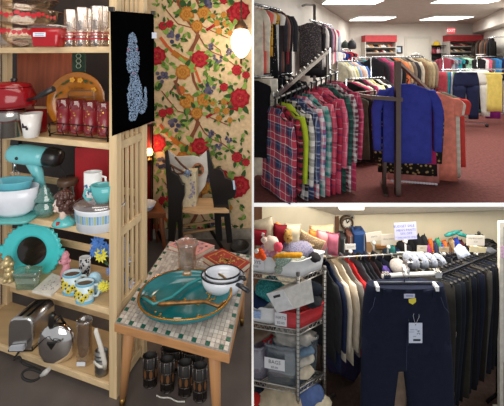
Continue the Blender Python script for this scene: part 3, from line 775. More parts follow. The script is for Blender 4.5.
# square glass candy dish
c = at(28, 287, z); s = c.y/F
cd = thing('glass_candy_dish', 'square lidded clear glass dish in front of the turquoise frame', 'dish', c)
gg = glass('cfe0d0', .18, .05, .9)
rbox(MB(), c, 11*s, 7*s, 12*s, z, .9).build('dish_body', gg, cd); rbox(MB(), c, 12.5*s, 8*s, 5*s, z+12.4*s, 1.0).build('lid', gg, cd)
MB().ell(c+Vector((0, 0, 19.5*s)), (3*s, 2.4*s, 2.4*s)).build('lid_knob', gg, cd)
# book with floral cover
a, b, c_, d_ = onz(32, 293, z), onz(51, 297, z), onz(68, 281, z), onz(52, 275, z)
up = Vector((0, 0, .012))
bk = thing('floral_box', 'flat cream book with small floral print lying on the fourth shelf', 'book', (a+c_)/2)
mb = MB(); mb.hexa([a, b, c_, d_], [p+up for p in (a, b, c_, d_)]); mb.build('cover', mat('d9d3c6'), bk, bevel=.001)
mb = MB(); rg = random.Random(8)
for k in range(40):
    u, v = rg.uniform(.25, .85), rg.uniform(.15, .85)
    q = a.lerp(b, u).lerp(d_.lerp(c_, u), v)+up+Vector((0, 0, .0006)); mb.disc(q, rg.uniform(.0015, .0035), (1, 0, 0), (0, 1, 0), 6)
mb.build('printed_flowers', mat('8f7f9c', noise=.5, ns=200), bk)
# pink poodle
c = at(66, 279, z); s = c.y/F
pk = thing('pink_poodle', 'pink china poodle sitting up beside the floral mugs', 'figurine', c)
mb = MB()
mb.loft([[c+Vector((x*s+r*s*math.cos(2*PI*k/14), r*.8*s*math.sin(2*PI*k/14), h*s)) for k in range(14)] for x, r, h in ((0, 3, 0), (0, 5, 2), (0, 5, 7), (.5, 3.6, 12), (0, 2.6, 16))])
for (x, y, h, r) in ((-.5, -1, 19.5, 4), (-4, -2, 18.5, 2), (0, -1, 23.5, 3.6), (0, -.6, 26, 2.4), (3, 0, 18, 2), (-2, -3.5, 1.5, 2), (2, -3.5, 1.5, 2), (5, 0, 4, 2.2)):
    mb.ell(c+Vector((x*s, y*s, h*s)), r*s, 10, 7)
mb.build('poodle_body', gloss('dd93a0', .35), pk)
MB().ell(c+Vector((-2.4*s, -4.4*s, 20.5*s)), .7*s, 6, 5).build('eye', mat('2a1518'), pk)
# small black patterned cup
t, c, s = mug('patterned_cup', 'small cup with black scroll pattern behind the floral mugs', 85, 274, z, 5.6, 17, gloss('dcdcdc'), handle=0, cat='cup')
mb = MB(); rg = random.Random(6)
for k in range(46):
    a = PI+PI*rg.random(); mb.disc(c+Vector((math.cos(a)*5.7*s, math.sin(a)*5.7*s, rg.uniform(1, 16)*s)), rg.uniform(.5, 1.1)*s, (-math.sin(a), math.cos(a), 0), UZ, 6, jag=.5)
mb.build('printed_pattern', mat('2d2f3c'), t)
# two floral mugs
for i, (px, py, lab) in enumerate(((72, 292, 'pale blue mug with raised yellow flowers, the rear of the two, beside pink poodle'), (85, 301, 'pale blue mug with raised yellow flowers nearest the shelf front'))):
    t, c, s = mug('floral_mug', lab, px, py, z, 9, 19.5, gloss('c9dbe0', .3), side=.15, group='yellow flowered mugs on the fourth shelf')
    MB().lathe(c, [(9.1*s, .001), (9.2*s, 3*s), (9.1*s, 3.2*s)], 24).build('blue_foot', mat('6fb0c9', rough=.3), t)
    MB().lathe(c, [(8.9*s, 19.6*s), (9.3*s, 19*s), (9.25*s, 17.5*s), (9.05*s, 17.4*s)], 24).build('blue_rim', mat('6fb0c9', rough=.3), t)
    MB().lathe(c, [(8.2*s, 17*s), (.1*s, 16.8*s)], 20).build('brown_inside', mat('6a5444'), t)
    mb = MB(); mk = MB()
    for a, zz in ((-1.9, 11), (-1.2, 8), (-2.5, 7), (-.6, 11.5), (-1.6, 5), (-2.4, 13)):
        cc = c+Vector((math.cos(a)*9*s, math.sin(a)*9*s, zz*s))
        for k in range(5):
            b_ = 2*PI*k/5; mb.ell(cc+Vector((-math.sin(a)*1.9*s*math.cos(b_), math.cos(a)*1.9*s*math.cos(b_), 1.9*s*math.sin(b_))), 1.35*s, 7, 5)
        mk.ell(cc+Vector((math.cos(a)*1*s, math.sin(a)*1*s, 0)), .9*s, 6, 5)
        mk.ell(cc+Vector((2.9*s*math.sin(a), -2.4*s*math.cos(a), 2.4*s)), 1*s, 6, 5)
    mb.build('raised_flowers', mat('d9c53f', rough=.35), t); mk.build('dark_centres', mat('35402f'), t)
# blue bird planter and flowers
c = at(99, 291, z); c.y = 1.5; c.x = X_(98, 1.5); s = c.y/F
bp_ = thing('bird_planter', 'pale blue china bird planter beside the artificial flowers', 'planter', c)
mb = MB(); mb.ell(c+Vector((0, 0, 7*s)), (9*s, 7*s, 7*s), 16, 10); mb.ell(c+Vector((-3*s, -1*s, 15*s)), (6.5*s, 6*s, 6.5*s), 16, 10); mb.ell(c+Vector((10*s, 0, 9*s)), (5*s, 3*s, 2.6*s), 10, 7)
mb.build('bird_body', mat('a9cfdf', rough=.2, noise=.2, ns=30), bp_)
mb = MB(); mb.ell(c+Vector((-9.6*s, -2.5*s, 14*s)), (2*s, 1.2*s, 1*s), 8, 6); mb.build('beak', gloss('d59a3a'), bp_)
mb = MB(); mb.ell(c+Vector((-5.5*s, -6.4*s, 16*s)), 1*s, 8, 6); mb.build('eye', mat('1d2430'), bp_)
fv = SH(.06, .1, z); fl = thing('artificial_flowers', 'bunch of blue and yellow artificial daisies at the shelf end', 'flowers', fv)
sv = fv.y/F
MB().lathe(fv, [(4*sv, 0), (5*sv, 8*sv), (3.5*sv, 14*sv), (4*sv, 16*sv)], 14).build('vase', gloss('8fb3c9'), fl)
def daisy(mb, c, r, n, rg):
    nrm = Vector((rg.uniform(-.5, .5), -1, rg.uniform(-.2, .6))).normalized(); u = nrm.orthogonal().normalized(); w_ = nrm.cross(u)
    for k in range(n):
        a = 2*PI*k/n; d = u*math.cos(a)+w_*math.sin(a); e = u*-math.sin(a)+w_*math.cos(a)
        mb.poly([c, c+d*r*.55+e*r*.2+nrm*r*.1, c+d*r, c+d*r*.55-e*r*.2+nrm*r*.1])
rg = random.Random(12); stems = MB()
for (px, py, D, r, tone) in ((98, 242, 1.5, 7, 0), (106, 250, 1.47, 7, 0), (95, 250, 1.52, 6, 0), (101, 255, 1.46, 6.5, 1), (104, 286, 1.44, 6, 1), (100, 235, 1.55, 5, 0), (121, 240, 1.52, 6, 2), (124, 262, 1.5, 6, 2), (122, 278, 1.49, 6, 0), (127, 249, 1.53, 5, 2), (119, 252, 1.5, 5, 2), (129, 283, 1.52, 5, 2), (112, 270, 1.46, 5, 0)):
    q = P(px, py, D); mb = MB()
    for k in range(2): daisy(mb, q+Vector((0, .002*k, 0)), S(r*1.2, D)*(1-.25*k), 11, rg)
    mb.ell(q-Vector((0, .003, 0)), S(r*.2, D), 7, 5)
    mb.build('flower_head', mat(('4f7fc4', 'd9cf4a', 'c3cbe6')[tone], rough=.7, noise=.25, ns=90), fl)
    stems.tube([fv+Vector((0, 0, 14*sv)), fv.lerp(q, .5)+Vector((0, 0, .03)), q+Vector((0, .006, 0))], .0014, 5)
    for k in range(3):
        p0 = fv.lerp(q, rg.uniform(.4, .95))+Vector((rg.uniform(-.01, .01), 0, .02)); stems.poly([p0, p0+Vector((.012, 0, .006)), p0+Vector((.02*rg.choice((-1, 1)), -.004, .022))])
stems.build('stems', mat('3f5a36'), fl)

# -- bottom shelf
z = ZS[0]
# toaster (long side runs back along the shelf depth)
a0, a1, a2, a3 = onz(8, 352, z), onz(32, 352, z), None, None
u = Vector((1, .02, 0)).normalized(); v = Vector((.25, 1, 0)).normalized(); D0 = a0.y; s = D0/F; Wt = (a1.x-a0.x); Lt = .135; Ht = 33*s
ts = thing('toaster', 'chrome two slot toaster standing at left of the bottom shelf', 'toaster', a0)
def tp(x, y, zz): return a0+u*x*Wt+v*y*Lt+Vector((0, 0, zz*Ht))
mb = MB(); prof = [(0, .06), (-.02, .3), (0, .8), (.08, .95), (.22, 1), (.78, 1), (.92, .95), (1, .8), (1.02, .3), (1, .06)]
mb.loft([[tp(.5+(x-.5)*k, y, .06+(q-.06)*(1-(1-k)*.6)) for x, q in prof] for y, k in ((0, .93), (.04, 1), (.96, 1), (1, .93))], True, True, True)
mb.build('chrome_shell', metal('d6d4d2', .25), ts)
mb = MB()
for x in (.3, .62): mb.hexa([tp(x, .12, .995), tp(x+.13, .12, .995), tp(x+.13, .88, .995), tp(x, .88, .995)], [tp(x, .12, 1.006), tp(x+.13, .12, 1.006), tp(x+.13, .88, 1.006), tp(x, .88, 1.006)])
mb.build('bread_slots', mat('14100e'), ts)
mb = MB(); mb.hexa([tp(0, 0, 0), tp(1, 0, 0), tp(1, 1, 0), tp(0, 1, 0)], [tp(0, 0, .06), tp(1, 0, .06), tp(1, 1, .06), tp(0, 1, .06)]); mb.build('black_base', gloss('1c1816'), ts)
mb = MB(); mb.prism([tp(.16, -.02, .1), tp(.72, -.02, .1), tp(.72, -.02, .26), tp(.16, -.02, .22)], v*-.012); mb.build('control_plate', mat('b9bcc2', rough=.3), ts)
mb = MB(); mb.tube(smooth([tp(.5, 0, .06), tp(.5, -.12, -.02)+Vector((0, -.02, 0)), P(19, 357, 1.41), P(23, 363, 1.4), P(32, 367, 1.4), P(40, 371, 1.38), P(39, 378, 1.365), P(31, 381, 1.36), P(23, 378, 1.36), P(23, 372, 1.37), P(31, 369, 1.375), P(42, 373, 1.37)]), .005, 8)
pcd = mb.build('power_cord', mat('191614'), ts)
mb = MB(); mb.tube([P(41, 375, 1.37), P(46, 372, 1.37), P(49, 369, 1.37)], [.008, .012, .009], 8); mb.build('plug', mat('b9b6b0', rough=.4), pcd)
# chrome kettle
c = at(57, 358, z); s = c.y/F
kt = thing('chrome_kettle', 'round polished chrome kettle with upright black handle', 'kettle', c)
MB().lathe(c, [(13*s, 0), (15*s, 1*s), (18*s, 8*s), (18.4*s, 17*s), (16*s, 26*s), (9*s, 32.5*s), (3*s, 34*s), (.2*s, 34.2*s)], 36).build('kettle_body', metal('e0dedc', .12), kt)
mb = MB(); mb.prism([c+Vector((x*s, -19*s, h*s)) for x, h in ((-5, 22), (4, 22), (-.5, 15.5))], (0, 6*s, 2*s)); mb.build('spout_hole', mat('0d0b0a'), kt)
mb = MB(); mb.tube([c+Vector((-3*s, -6*s, 30*s)), c+Vector((-4*s, -8*s, 36*s)), c+Vector((-3*s, -8*s, 44*s)), c+Vector((-1*s, -6*s, 47*s))], [2.6*s, 3*s, 3*s, 2.4*s], 10, flat=.7)
mb.tube([c+Vector((-2*s, -3*s, 36*s)), c+Vector((2*s, 4*s, 40*s)), c+Vector((6*s, 8*s, 31*s))], 1.6*s, 8); mb.build('handle', gloss('1a1512', .3), kt)
# glass carafe
c = at(84.5, 363, z); s = c.y/F
cf = thing('glass_carafe', 'tall clear glass pitcher with white price sticker by the grater tin', 'pitcher', c)
MB().lathe(c, [(7.5*s, 0), (8*s, .002), (7.6*s, 25*s), (7*s, 34*s), (7.6*s, 40*s), (8.4*s, 44*s), (8*s, 44*s), (6.6*s, 34*s), (7.2*s, 3*s)], 24).build('glass_body', glass('efeae4', .2), cf)
MB().box(c+Vector((-1*s, -8.2*s, 3.5*s)), (8.5*s, .002, 4*s)).build('price_sticker', mat('dfe4ec', noise=0), cf)
# sifter tin with white handle
c = at(101.5, 374, z); s = c.y/F
gt = thing('flour_sifter', 'grey metal flour sifter with long cream handle at shelf end', 'sifter', c)
mb = MB(); mb.lathe(c, [(6.2*s, 0), (6.4*s, .002), (6.4*s, 24*s), (5.8*s, 24*s), (5.6*s, 2*s)], 24)
for h in (3, 7, 11, 15, 19): mb.lathe(c, [(6.4*s, h*s), (6.7*s, (h+.8)*s), (6.4*s, (h+1.6)*s)], 24)
mb.build('tin_body', metal('8c8a86', .35), gt)
mb = MB(); mb.tube([c+Vector((5*s, -6*s, 9*s)), c+Vector((5.5*s, -8*s, 16*s)), c+Vector((1*s, -7*s, 32*s)), c+Vector((-4*s, -5*s, 45*s)), c+Vector((-4*s, -4*s, 48*s))], [2*s, 2.4*s, 2.4*s, 2.4*s, 1.6*s], 10)
mb.tube([c+Vector((-6.5*s, -3*s, 14*s)), c+Vector((0, -7.2*s, 11.5*s)), c+Vector((6*s, -5*s, 10*s))], 1.6*s, 8); mb.build('handle', gloss('dcd6ca', .35), gt)

# ---- black tea towel hanging on the side of the unit
def TWP(s_, py):
    q = SH(-.014, s_, 0); q.z = Z_(py, q.y); return q
tl, tr_, bl, br = TWP(-.06, 10.5), TWP(.265, 14), TWP(-.05, 136), TWP(.275, 121)
tw = thing('tea_towel', 'black tea towel with pale blue poodle hanging on the shelf side', 'towel', (bl+br)/2)
def tpt(u, v): 
    p = tl.lerp(tr_, u).lerp(bl.lerp(br, u), v); n3 = Vector((.962, -.274, 0))
    return p+n3*(.006+.003*math.sin(u*9+v*3)*v)
mb = MB(); mb.grid(16, 14, tpt); mb.v += []; cl = mb.build('cloth', mat('050506', rough=1., spec=.0, noise=.2), tw)
md = cl.modifiers.new('thick', 'SOLIDIFY'); md.thickness = .003
pd = MB(); rg = random.Random(21)
def inside(u, v):
    def e(cx, cy, rx, ry): return ((u-cx)/rx)**2+((v-cy)/ry)**2 < 1
    return e(.43, .25, .1, .075) or e(.43, .34, .14, .05) or e(.36, .4, .07, .12) or e(.52, .4, .07, .12) or e(.44, .42, .09, .09) or (e(.47, .72, .17, .16)) or e(.46, .6, .11, .1) or e(.72, .76, .05, .1) or e(.64, .83, .12, .06) or e(.42, .88, .1, .05)
for k in range(4200):
    u, v = rg.uniform(.2, .85), rg.uniform(.15, .95)
    if not inside(u, v): continue
    a = rg.random()*PI; du, dv = .017*math.cos(a), .010*math.sin(a)
    q = [tpt(u+x, v+y)+Vector((.0045, -.0013, 0)) for x, y in ((-du, -dv), (-dv*.4, du*.25), (du, dv), (dv*.4, -du*.25))]
    pd.poly(q)
pd.build('printed_poodle', mat('8ba3c0', rough=.9, noise=.3, ns=80), tw)
bw = MB(); [bw.disc(tpt(u, v)+Vector((.0045, -.0013, 0)), .006, (.7, .7, 0), UZ, 7) for u, v in ((.33, .32), (.53, .32), (.45, .525))]; bw.build('printed_bows', mat('a8586c'), tw)
mb = MB(); mb.box(tpt(.985, .2)+Vector((.004, -.006, 0)), (.03, .003, .032), Matrix.Rotation(R(40), 3, 'Z')); mb.build('price_tag', mat('d6d9e6', noise=0), tw)
for u_ in (.02, .98): MB().box(tpt(u_, -.01), (.022, .015, .02)).build('towel_clip', mat('1a1614', rough=.3), tw)

# ---- mosaic table
zT = .40
FR, FL, BR = Vector((-.092, 1.212, zT)), Vector((-.622, 1.353, zT)), Vector((-.006, 1.81, zT)); BL = FL+BR-FR
tb = thing('mosaic_table', 'low table with grey and green mosaic tile top and tapered legs', 'table', (FR+BL)/2-Vector((0, 0, zT)))
dn = Vector((0, 0, -.045))
mb = MB(); mb.hexa([p+dn for p in (FR, BR, BL, FL)], [p-Vector((0, 0, .006)) for p in (FR, BR, BL, FL)])
mb.build('table_frame', wood('b07f52', 0, .25), tb, bevel=.003)
def TT(u, v): return FL.lerp(FR, u).lerp(BL.lerp(BR, u), v)
tile = MB(); rg = random.Random(31); NU, NV = 26, 30
for i in range(NU):
    for j in range(NV):
        e = i in (0, NU-1) or j in (0, NV-1)
        mi = 0
        if e and (i+j) % 3 == 0: mi = 3
        else: mi = rg.choice((0, 0, 1, 1, 2))
        g = .06
        u0, u1, v0, v1 = .012+.976*(i+g)/NU, .012+.976*(i+1-g)/NU, .012+.976*(j+g)/NV, .012+.976*(j+1-g)/NV
        tile.cur = mi; q = [TT(u0, v0), TT(u1, v0), TT(u1, v1), TT(u0, v1)]
        tile.hexa([p+Vector((0, 0, -.005)) for p in q], q)
tile.build('mosaic_top', [mat('bdb3a8', rough=.22), mat('aaa097', rough=.22), mat('c9c0b6', rough=.22), mat('24594a', rough=.2)], tb)
q = [TT(.004, .004), TT(.996, .004), TT(.996, .996), TT(.004, .996)]
mb = MB(); mb.hexa([p-Vector((0, 0, .0058)) for p in q], [p-Vector((0, 0, .0025)) for p in q]); mb.build('grout', mat('8d857c'), tb)
cen = TT(.5, .5)
for u, v in ((.1, .08), (.86, .07), (.9, .9), (.1, .93)):
    top = TT(u, v)-Vector((0, 0, .045)); out_ = (top-cen); out_.z = 0; bot = top+out_*.12; bot.z = .0
    if v > .5 and u > .5: bot.x = min(bot.x, -.06)
    mid = top.lerp(bot, .86)
    lg = MB().tube([top, top.lerp(bot, .4), mid], [.027, .022, .015], 14).build('leg', wood('b07f52', 2, .2), tb)
    MB().tube([mid, bot+Vector((0, 0, .0))], [.0155, .011], 14).build('ferrule', metal('8a6b3a', .35), lg)
# oval divided dish
c = Vector((X_(185.5, 1.455), 1.455, zT+.002)); s = 1.455/F
dd = thing('divided_dish', 'large oval turquoise divided dish with gold rim and gilt fruit', 'dish', c)
RX, RY = 46*s, .165
def dring(k, h, n=56, ph=0): return [c+Vector((RX*k*math.cos(2*PI*i/n), RY*k*math.sin(2*PI*i/n)*(1+.05*math.cos(4*PI*i/n)), h)) for i in range(n)]
MB().loft([dring(.7, 0), dring(.78, .002), dring(.95, .03), dring(1.0, .052), dring(.975, .053), dring(.92, .03), dring(.74, .012), dring(.02, .01)], True, True).build('dish_body', mat('17666a', rough=.14, noise=.3, ns=9, spec=.7), dd)
MB().loft([dring(.985, .0505), dring(1.012, .053), dring(1.0, .057), dring(.965, .055)], False, False).build('gold_rim', mat('a8762c', rough=.25, metal=.75), dd)
def dv(pts, w0): 
    return MB().tube([c+Vector((x*RX, y*RY, h)) for x, y, h in pts], w0, 8)
dv([(-.93, -.1, .045), (-.62, -.3, .035), (-.3, -.05, .034), (-.0, .45, .036), (.3, .7, .04), (.62, .74, .048)], [.007]*6).build('divider', mat('2a8283', rough=.15, spec=.6), dd)
dv([(-.93, -.1, .045), (-.5, -.25, .03), (0, -.22, .032), (.45, -.2, .034), (.75, -.42, .042), (.9, -.3, .05)], [.008, .009, .009, .008, .008, .006]).build('divider', mat('7d5526', rough=.25, metal=.4, noise=.5, ns=40), dd)
mb = MB(); rg = random.Random(17)
for k in range(60):
    bx, by, sp = rg.choice(((.25, .02, .22), (.45, .05, .15), (.55, .3, .1), (-.45, -.55, .16), (-.75, .1, .1), (.3, -.6, .2)))
    x, y = bx+rg.gauss(0, sp*.6), by+rg.gauss(0, sp*.4)
    if x*x+y*y < .6: mb.ell(c+Vector((x*RX, y*RY, .013)), (rg.uniform(.003, .007), rg.uniform(.003, .007), .003), 7, 5)
mb.tube([c+Vector((.5*RX, .1*RY, .014)), c+Vector((.55*RX, .32*RY, .02)), c+Vector((.5*RX, .5*RY, .016))], .003, 6)
mb.build('gilt_fruit', mat('b98a3c', rough=.3, metal=.6), dd)
mb = MB(); mb.hexa([c+Vector((x*RX, y*RY, .0235+h)) for x, y, h in ((-.13, -.74, 0), (.02, -.74, 0), (.02, -.62, -.006), (-.13, -.62, -.006))], [c+Vector((x*RX, y*RY, .0255+h)) for x, y, h in ((-.13, -.74, 0), (.02, -.74, 0), (.02, -.62, -.006), (-.13, -.62, -.006))]); mb.build('price_tag', mat('c9c4bc', noise=0), dd)
# pink book, red book
def book(name, lab, cs, th, cm, pm):
    b = thing(name, lab, 'book', (Vector(cs[0])+Vector(cs[2]))/2)
    lo = [Vector(p) for p in cs]; ce = (lo[0]+lo[2])/2
    ins = [ce+(p-ce)*.97 for p in lo]
    mb = MB()
    mb.hexa(lo, [p+Vector((0, 0, .0035)) for p in lo]); mb.hexa([p+Vector((0, 0, th-.0035)) for p in lo], [p+Vector((0, 0, th)) for p in lo])
    mb.build('cover', cm, b)
    mb = MB(); mb.hexa([p+Vector((0, 0, .0036)) for p in ins], [p+Vector((0, 0, th-.0036)) for p in ins]); mb.build('pages', pm, b)
    return b, lo, th
zt2 = zT+.001
b, lo, th = book('pink_book', 'pink covered book with blue floral print behind the glass vase', [onz(168, 249, zt2), onz(196, 260, zt2), onz(215, 250, zt2), onz(186, 241, zt2)], .028, mat('c98a82', noise=.2), mat('d9cdb9'))
mb = MB(); rg = random.Random(4)
for k in range(46):
    u, v = rg.uniform(.08, .92), rg.uniform(.08, .92); q = lo[0].lerp(lo[1], u).lerp(lo[3].lerp(lo[2], u), v)+Vector((0, 0, th+.0006)); mb.disc(q, rg.uniform(.003, .008), UX, (0, 1, 0), 6, jag=.4)
mb.build('printed_flowers', mat('6f6a80', noise=.5, ns=150), b)
b, lo, th = book('red_book', 'thick red hardback with worn gilt cover behind the enamel pots', [onz(203, 262, zt2), onz(233, 282, zt2), onz(250.2, 268, zt2), onz(222, 254, zt2)], .035, mat('8f2a20', noise=.3, ns=15), mat('d2c2a6'))
mb = MB(); rg = random.Random(9)
for k in range(60):
    u, v = rg.gauss(.5, .16), rg.gauss(.5, .16); q = lo[0].lerp(lo[1], u).lerp(lo[3].lerp(lo[2], u), v)+Vector((0, 0, th+.0006)); mb.disc(q, rg.uniform(.002, .007), UX, (0, 1, 0), 6, jag=.5)
for e in ((.1, .1, .9, .1), (.9, .1, .9, .9), (.9, .9, .1, .9), (.1, .9, .1, .1)):
    A, B = [lo[0].lerp(lo[1], u).lerp(lo[3].lerp(lo[2], u), v)+Vector((0, 0, th+.0006)) for u, v in ((e[0], e[1]), (e[2], e[3]))]
    mb.bar(A, B, .004, .0006)
mb.build('gilt_ornament', mat('b98a4a', rough=.4), b)
# glass vase with amber foot
c = at(187, 277, zt2); s = c.y/F
gv = thing('glass_vase', 'clear pressed glass vase with flared rim and amber tinted base', 'vase', c)
n = 32
def vring(r, h, am=0): return [c+Vector(((r+am*math.cos(8*2*PI*i/n))*s*math.cos(2*PI*i/n), (r+am*math.cos(8*2*PI*i/n))*s*math.sin(2*PI*i/n), h*s)) for i in range(n)]
MB().loft([vring(8.5, 9), vring(9, 15, .5), vring(8, 24, .6), vring(9.3, 31, .6), vring(10.8, 36, 1.), vring(10.2, 35.5, 1.), vring(8.6, 30, .6), vring(7.2, 24, .4), vring(8.2, 15), vring(7.8, 9.5)], False, True).build('glass_body', glass('e9dcd0', .22, .05, .93), gv)
MB().loft([vring(9, 0), vring(10.8, 1), vring(11, 6), vring(8.6, 9), vring(7, 9.2)], True, True).build('amber_base', glass('cf9a52', .15, .05, .6), gv)
# nested white enamel pots
for i, (px, py, r, h, lab, zz, ha) in enumerate(((222.5, 292, 21, 15, 'white enamel saucepan with black rim, outer of the nested pair', zt2, -.75), (221.5, 284, 17.5, 9, 'smaller white enamel saucepan with black rim nested inside the other', zt2+.045, -.28))):
    c = at(222.5, 290, zt2); c.z = zz; s = c.y/F
    t = thing('enamel_saucepan', lab, 'pot', c, 0, 'nested white enamel saucepans')
    MB().lathe(c, [(r*.72*s, 0), (r*.78*s, .002), (r*.95*s, h*.5*s), (r*s, h*s), (r*.97*s, h*s), (r*.9*s, h*.5*s), (r*.7*s, .006), (.001, .005)], 36).build('pot_body', gloss('dcdfe6', .15), t)
    MB().lathe(c, [(r*.965*s, h*s), (r*1.03*s, (h-.2)*s), (r*1.03*s, (h+1)*s), (r*.965*s, (h+1.2)*s)], 36).build('black_rim', gloss('17171a', .25), t)
    u = Vector((math.cos(ha), math.sin(ha), 0))
    MB().tube([c+u*r*.97*s+Vector((0, 0, (h-3)*s)), c+u*(r+5)*s+Vector((0, 0, (h-3)*s)), c+u*(r+15 if i == 0 else r+6)*s+Vector((0, 0, (h-5)*s))], [1.6*s, 2.2*s, 1.8*s], 10, flat=1.4).build('handle', gloss('15151a', .3), t)

# ---- black and gilt glasses under the table
blk = mat('2e241d', rough=.2, spec=.8)
def latticed(name, lab, px, py, r, h, group, nv=7, cat='glass'):
    c = at(px, py, .0005); s = c.y/F; t = thing(name, lab, cat, c, 0, group)
    MB().lathe(c, [(r*.8*s, .012), (r*.86*s, .014), (r*.94*s, h*s), (r*.9*s, h*s), (r*.8*s, .02)], 20).build('glass_body', mat('100b09', rough=.6), t)
    mb = MB()
    for q in (.02, .3, .62, .97): mb.tube([c+Vector((r*math.cos(2*PI*k/20)*s*(.88+.12*q), r*math.sin(2*PI*k/20)*s*(.88+.12*q), max(.004, q*h*s))) for k in range(20)], .0028, 6, closed=True)
    for k in range(nv):
        a = 2*PI*k/nv+px; e = Vector((math.cos(a), math.sin(a), 0))
        mb.tube([c+e*r*.88*s+Vector((0, 0, .004)), c+e*r*1.0*s+Vector((0, 0, h*s))], .0028, 6)
    mb.build('black_lattice', blk, t)
    mp = MB()
    for k in range(nv):
        a = 2*PI*(k+.5)/nv+px; e = Vector((math.cos(a), math.sin(a), 0)); v_ = Vector((-e.y, e.x, 0))
        mp.disc(c+e*r*.95*s+Vector((0, 0, h*.47*s)), 1.7*s, v_, UZ, 10, ry=4.4*s)
    mp.build('amber_panels', mat('6a4628', rough=.4), t)
for i, (px, py, r, h) in enumerate(((150, 385, 7.2, 30), (167, 390, 7.2, 31), (185, 394, 7.4, 32), (200, 399, 7.2, 34))):
    latticed('lattice_tumbler', '%s black latticed tumbler from the left on the floor under mosaic table' % ORD[i], px, py, r, h, 'black latticed tumblers under the mosaic table')
latticed('lattice_bowl', 'larger black latticed bowl behind the tumblers, left of two', 173, 369, 11.5, 22, 'black latticed bowls', 12, 'bowl')
latticed('lattice_bowl', 'larger black latticed bowl behind the tumblers, right of two', 193.5, 373, 11.5, 24, 'black latticed bowls', 12, 'bowl')
mb = MB()
for k in range(22): mb.ell(onz(157+k*1.3, 396+k*.32+.8*math.sin(k*.5), .004)+Vector((0, 0, .002)), .0034, 8, 6)
tag(mb.build('pearl_string', mat('d8d4cc', rough=.2)), 'string of white pearls on the floor before the black tumblers', 'necklace')

# ---- back of the shop
# side table with bowl and bottle
zt3 = .36
tq = [Vector((X_(100, 2.33), 2.33, zt3)), Vector((X_(166, 2.37), 2.37, zt3)), Vector((X_(158, 2.58), 2.58, zt3)), Vector((X_(110, 2.58), 2.58, zt3))]
t3 = thing('side_table', 'small brown wooden table with tapered legs behind the shelf unit', 'table', (tq[0]+tq[2])/2-Vector((0, 0, zt3)))
mb = MB(); mb.hexa([p-Vector((0, 0, .04)) for p in tq], tq); mb.build('table_top', wood('7a4628', 0, .3), t3, bevel=.004)
for p in tq:
    q = p.lerp((tq[0]+tq[2])/2, .14); MB().tube([q-Vector((0, 0, .04)), Vector((p.x, p.y, 0))], [.022, .012], 10).build('leg', wood('7a4628', 2, .3), t3)
c = Vector((X_(145, 2.42), 2.42, zt3)); s = 2.42/F
sb = thing('white_bowl', 'small white dish with blue pattern on the brown side table', 'dish', c)
MB().lathe(c, [(6*s, 0), (7*s, .001), (11*s, 7*s), (10.4*s, 7*s), (5*s, 1.5*s)], 24).build('bowl_body', gloss('d6d8dc'), sb)
mb = MB()
for k in range(12): 
    a = PI+PI*(k+.5)/12; mb.disc(c+Vector((math.cos(a)*9.2*s, math.sin(a)*9.2*s, 3.8*s)), 1.1*s, (-math.sin(a), math.cos(a), 0), UZ, 6, jag=.3)
mb.build('printed_pattern', mat('7a86a8'), sb)
c = Vector((X_(143, 2.5), 2.5, zt3)); s = 2.5/F
bt = thing('red_bottle', 'slim red bottle standing on the side table by the shelf', 'bottle', c)
MB().lathe(c, [(3.4*s, 0), (3.6*s, 1*s), (3.6*s, 16*s), (1.6*s, 21*s), (1.4*s, 27*s), (1.8*s, 28*s), (.1*s, 28.2*s)], 14).build('bottle_body', gloss('b01c24'), bt)
# red display cabinet with lamp on top shelf
cb = thing('display_cabinet', 'dark red open cabinet behind the shelf unit lit by a lamp', 'cabinet', (X_(134, 2.6), 2.6, 0))
x0, x1 = X_(112, 2.6), X_(152, 2.6)
MB().box2((x0, 2.6, 0), (x1, 2.63, Z_(124, 2.6))).build('back_panel', mat('7c1218', rough=.5), cb)
for zz, nm in ((Z_(124, 2.6), 'top'), (Z_(160, 2.6), 'shelf')):
    MB().box2((x0, 2.585, zz-.02), (x1+.01, 2.63, zz)).build('cabinet_'+nm, mat('2a1614', rough=.4), cb)
MB().box2((x1-.015, 2.59, 0), (x1, 2.63, Z_(126, 2.6))).build('side_panel', mat('3a1013', rough=.4), cb)
slab('pink_box', 'pale pink box on top of the dark red cabinet', 'box', 139, 151, 117, 124, 2.6, mat('e0a9a0'), .03)
c = Vector((X_(150, 2.605), 2.585, Z_(159.5, 2.585))); s = 2.585/F
lp = thing('table_lamp', 'small glowing lamp on the dark red cabinet shelf', 'lamp', c)
MB().lathe(c, [(3*s, 0), (2.6*s, 1*s), (.8*s, 2*s), (.8*s, 5*s)], 12).build('base', mat('8a6a3a', metal=.5, rough=.4), lp)
MB().lathe(c, [(3.2*s, 4.5*s), (4*s, 7*s), (2.6*s, 11*s), (.1*s, 11.5*s)], 14).build('lamp_shade', mat('ffcf8a', emit=2.2, noise=0), lp)
point('cabinet_glow', c+Vector((.02, -.06, .1)), 1.6, (1, .55, .25), .03)
# black rocking chair with a cat-eared white back
rc = thing('rocking_chair', 'black wooden rocking chair with white cat-eared back and bare wood seat', 'chair', (X_(200, 2.35), 2.35, 0))
def sil(name, pts, D0, th, m, D1=None):
    n_ = len(pts); q = [P(x, y, D0) for x, y in pts]
    return MB().prism(q, (0, th, 0)).build(name, m, rc, bevel=.002)
bk_ = gloss('0f0d0d', .3)
sil('backrest', [(168, 203), (166.5, 152), (168, 150.5), (176, 157), (184, 156.5), (193, 156), (199, 157.5), (207, 150.5), (207.8, 152), (208, 172), (205, 186), (199, 194), (196, 203)], 2.5, .02, mat('d3cfc6', rough=.5))
sil('side_panel', [(164.5, 152), (166.8, 150.5), (168.5, 160), (171, 172), (174, 173), (178, 176), (182, 184), (184.5, 185), (184.5, 196), (182, 203), (182, 243), (178.5, 246), (177.5, 222), (176, 222), (174, 244), (168, 244), (168, 200), (166, 176)], 2.28, .03, bk_)
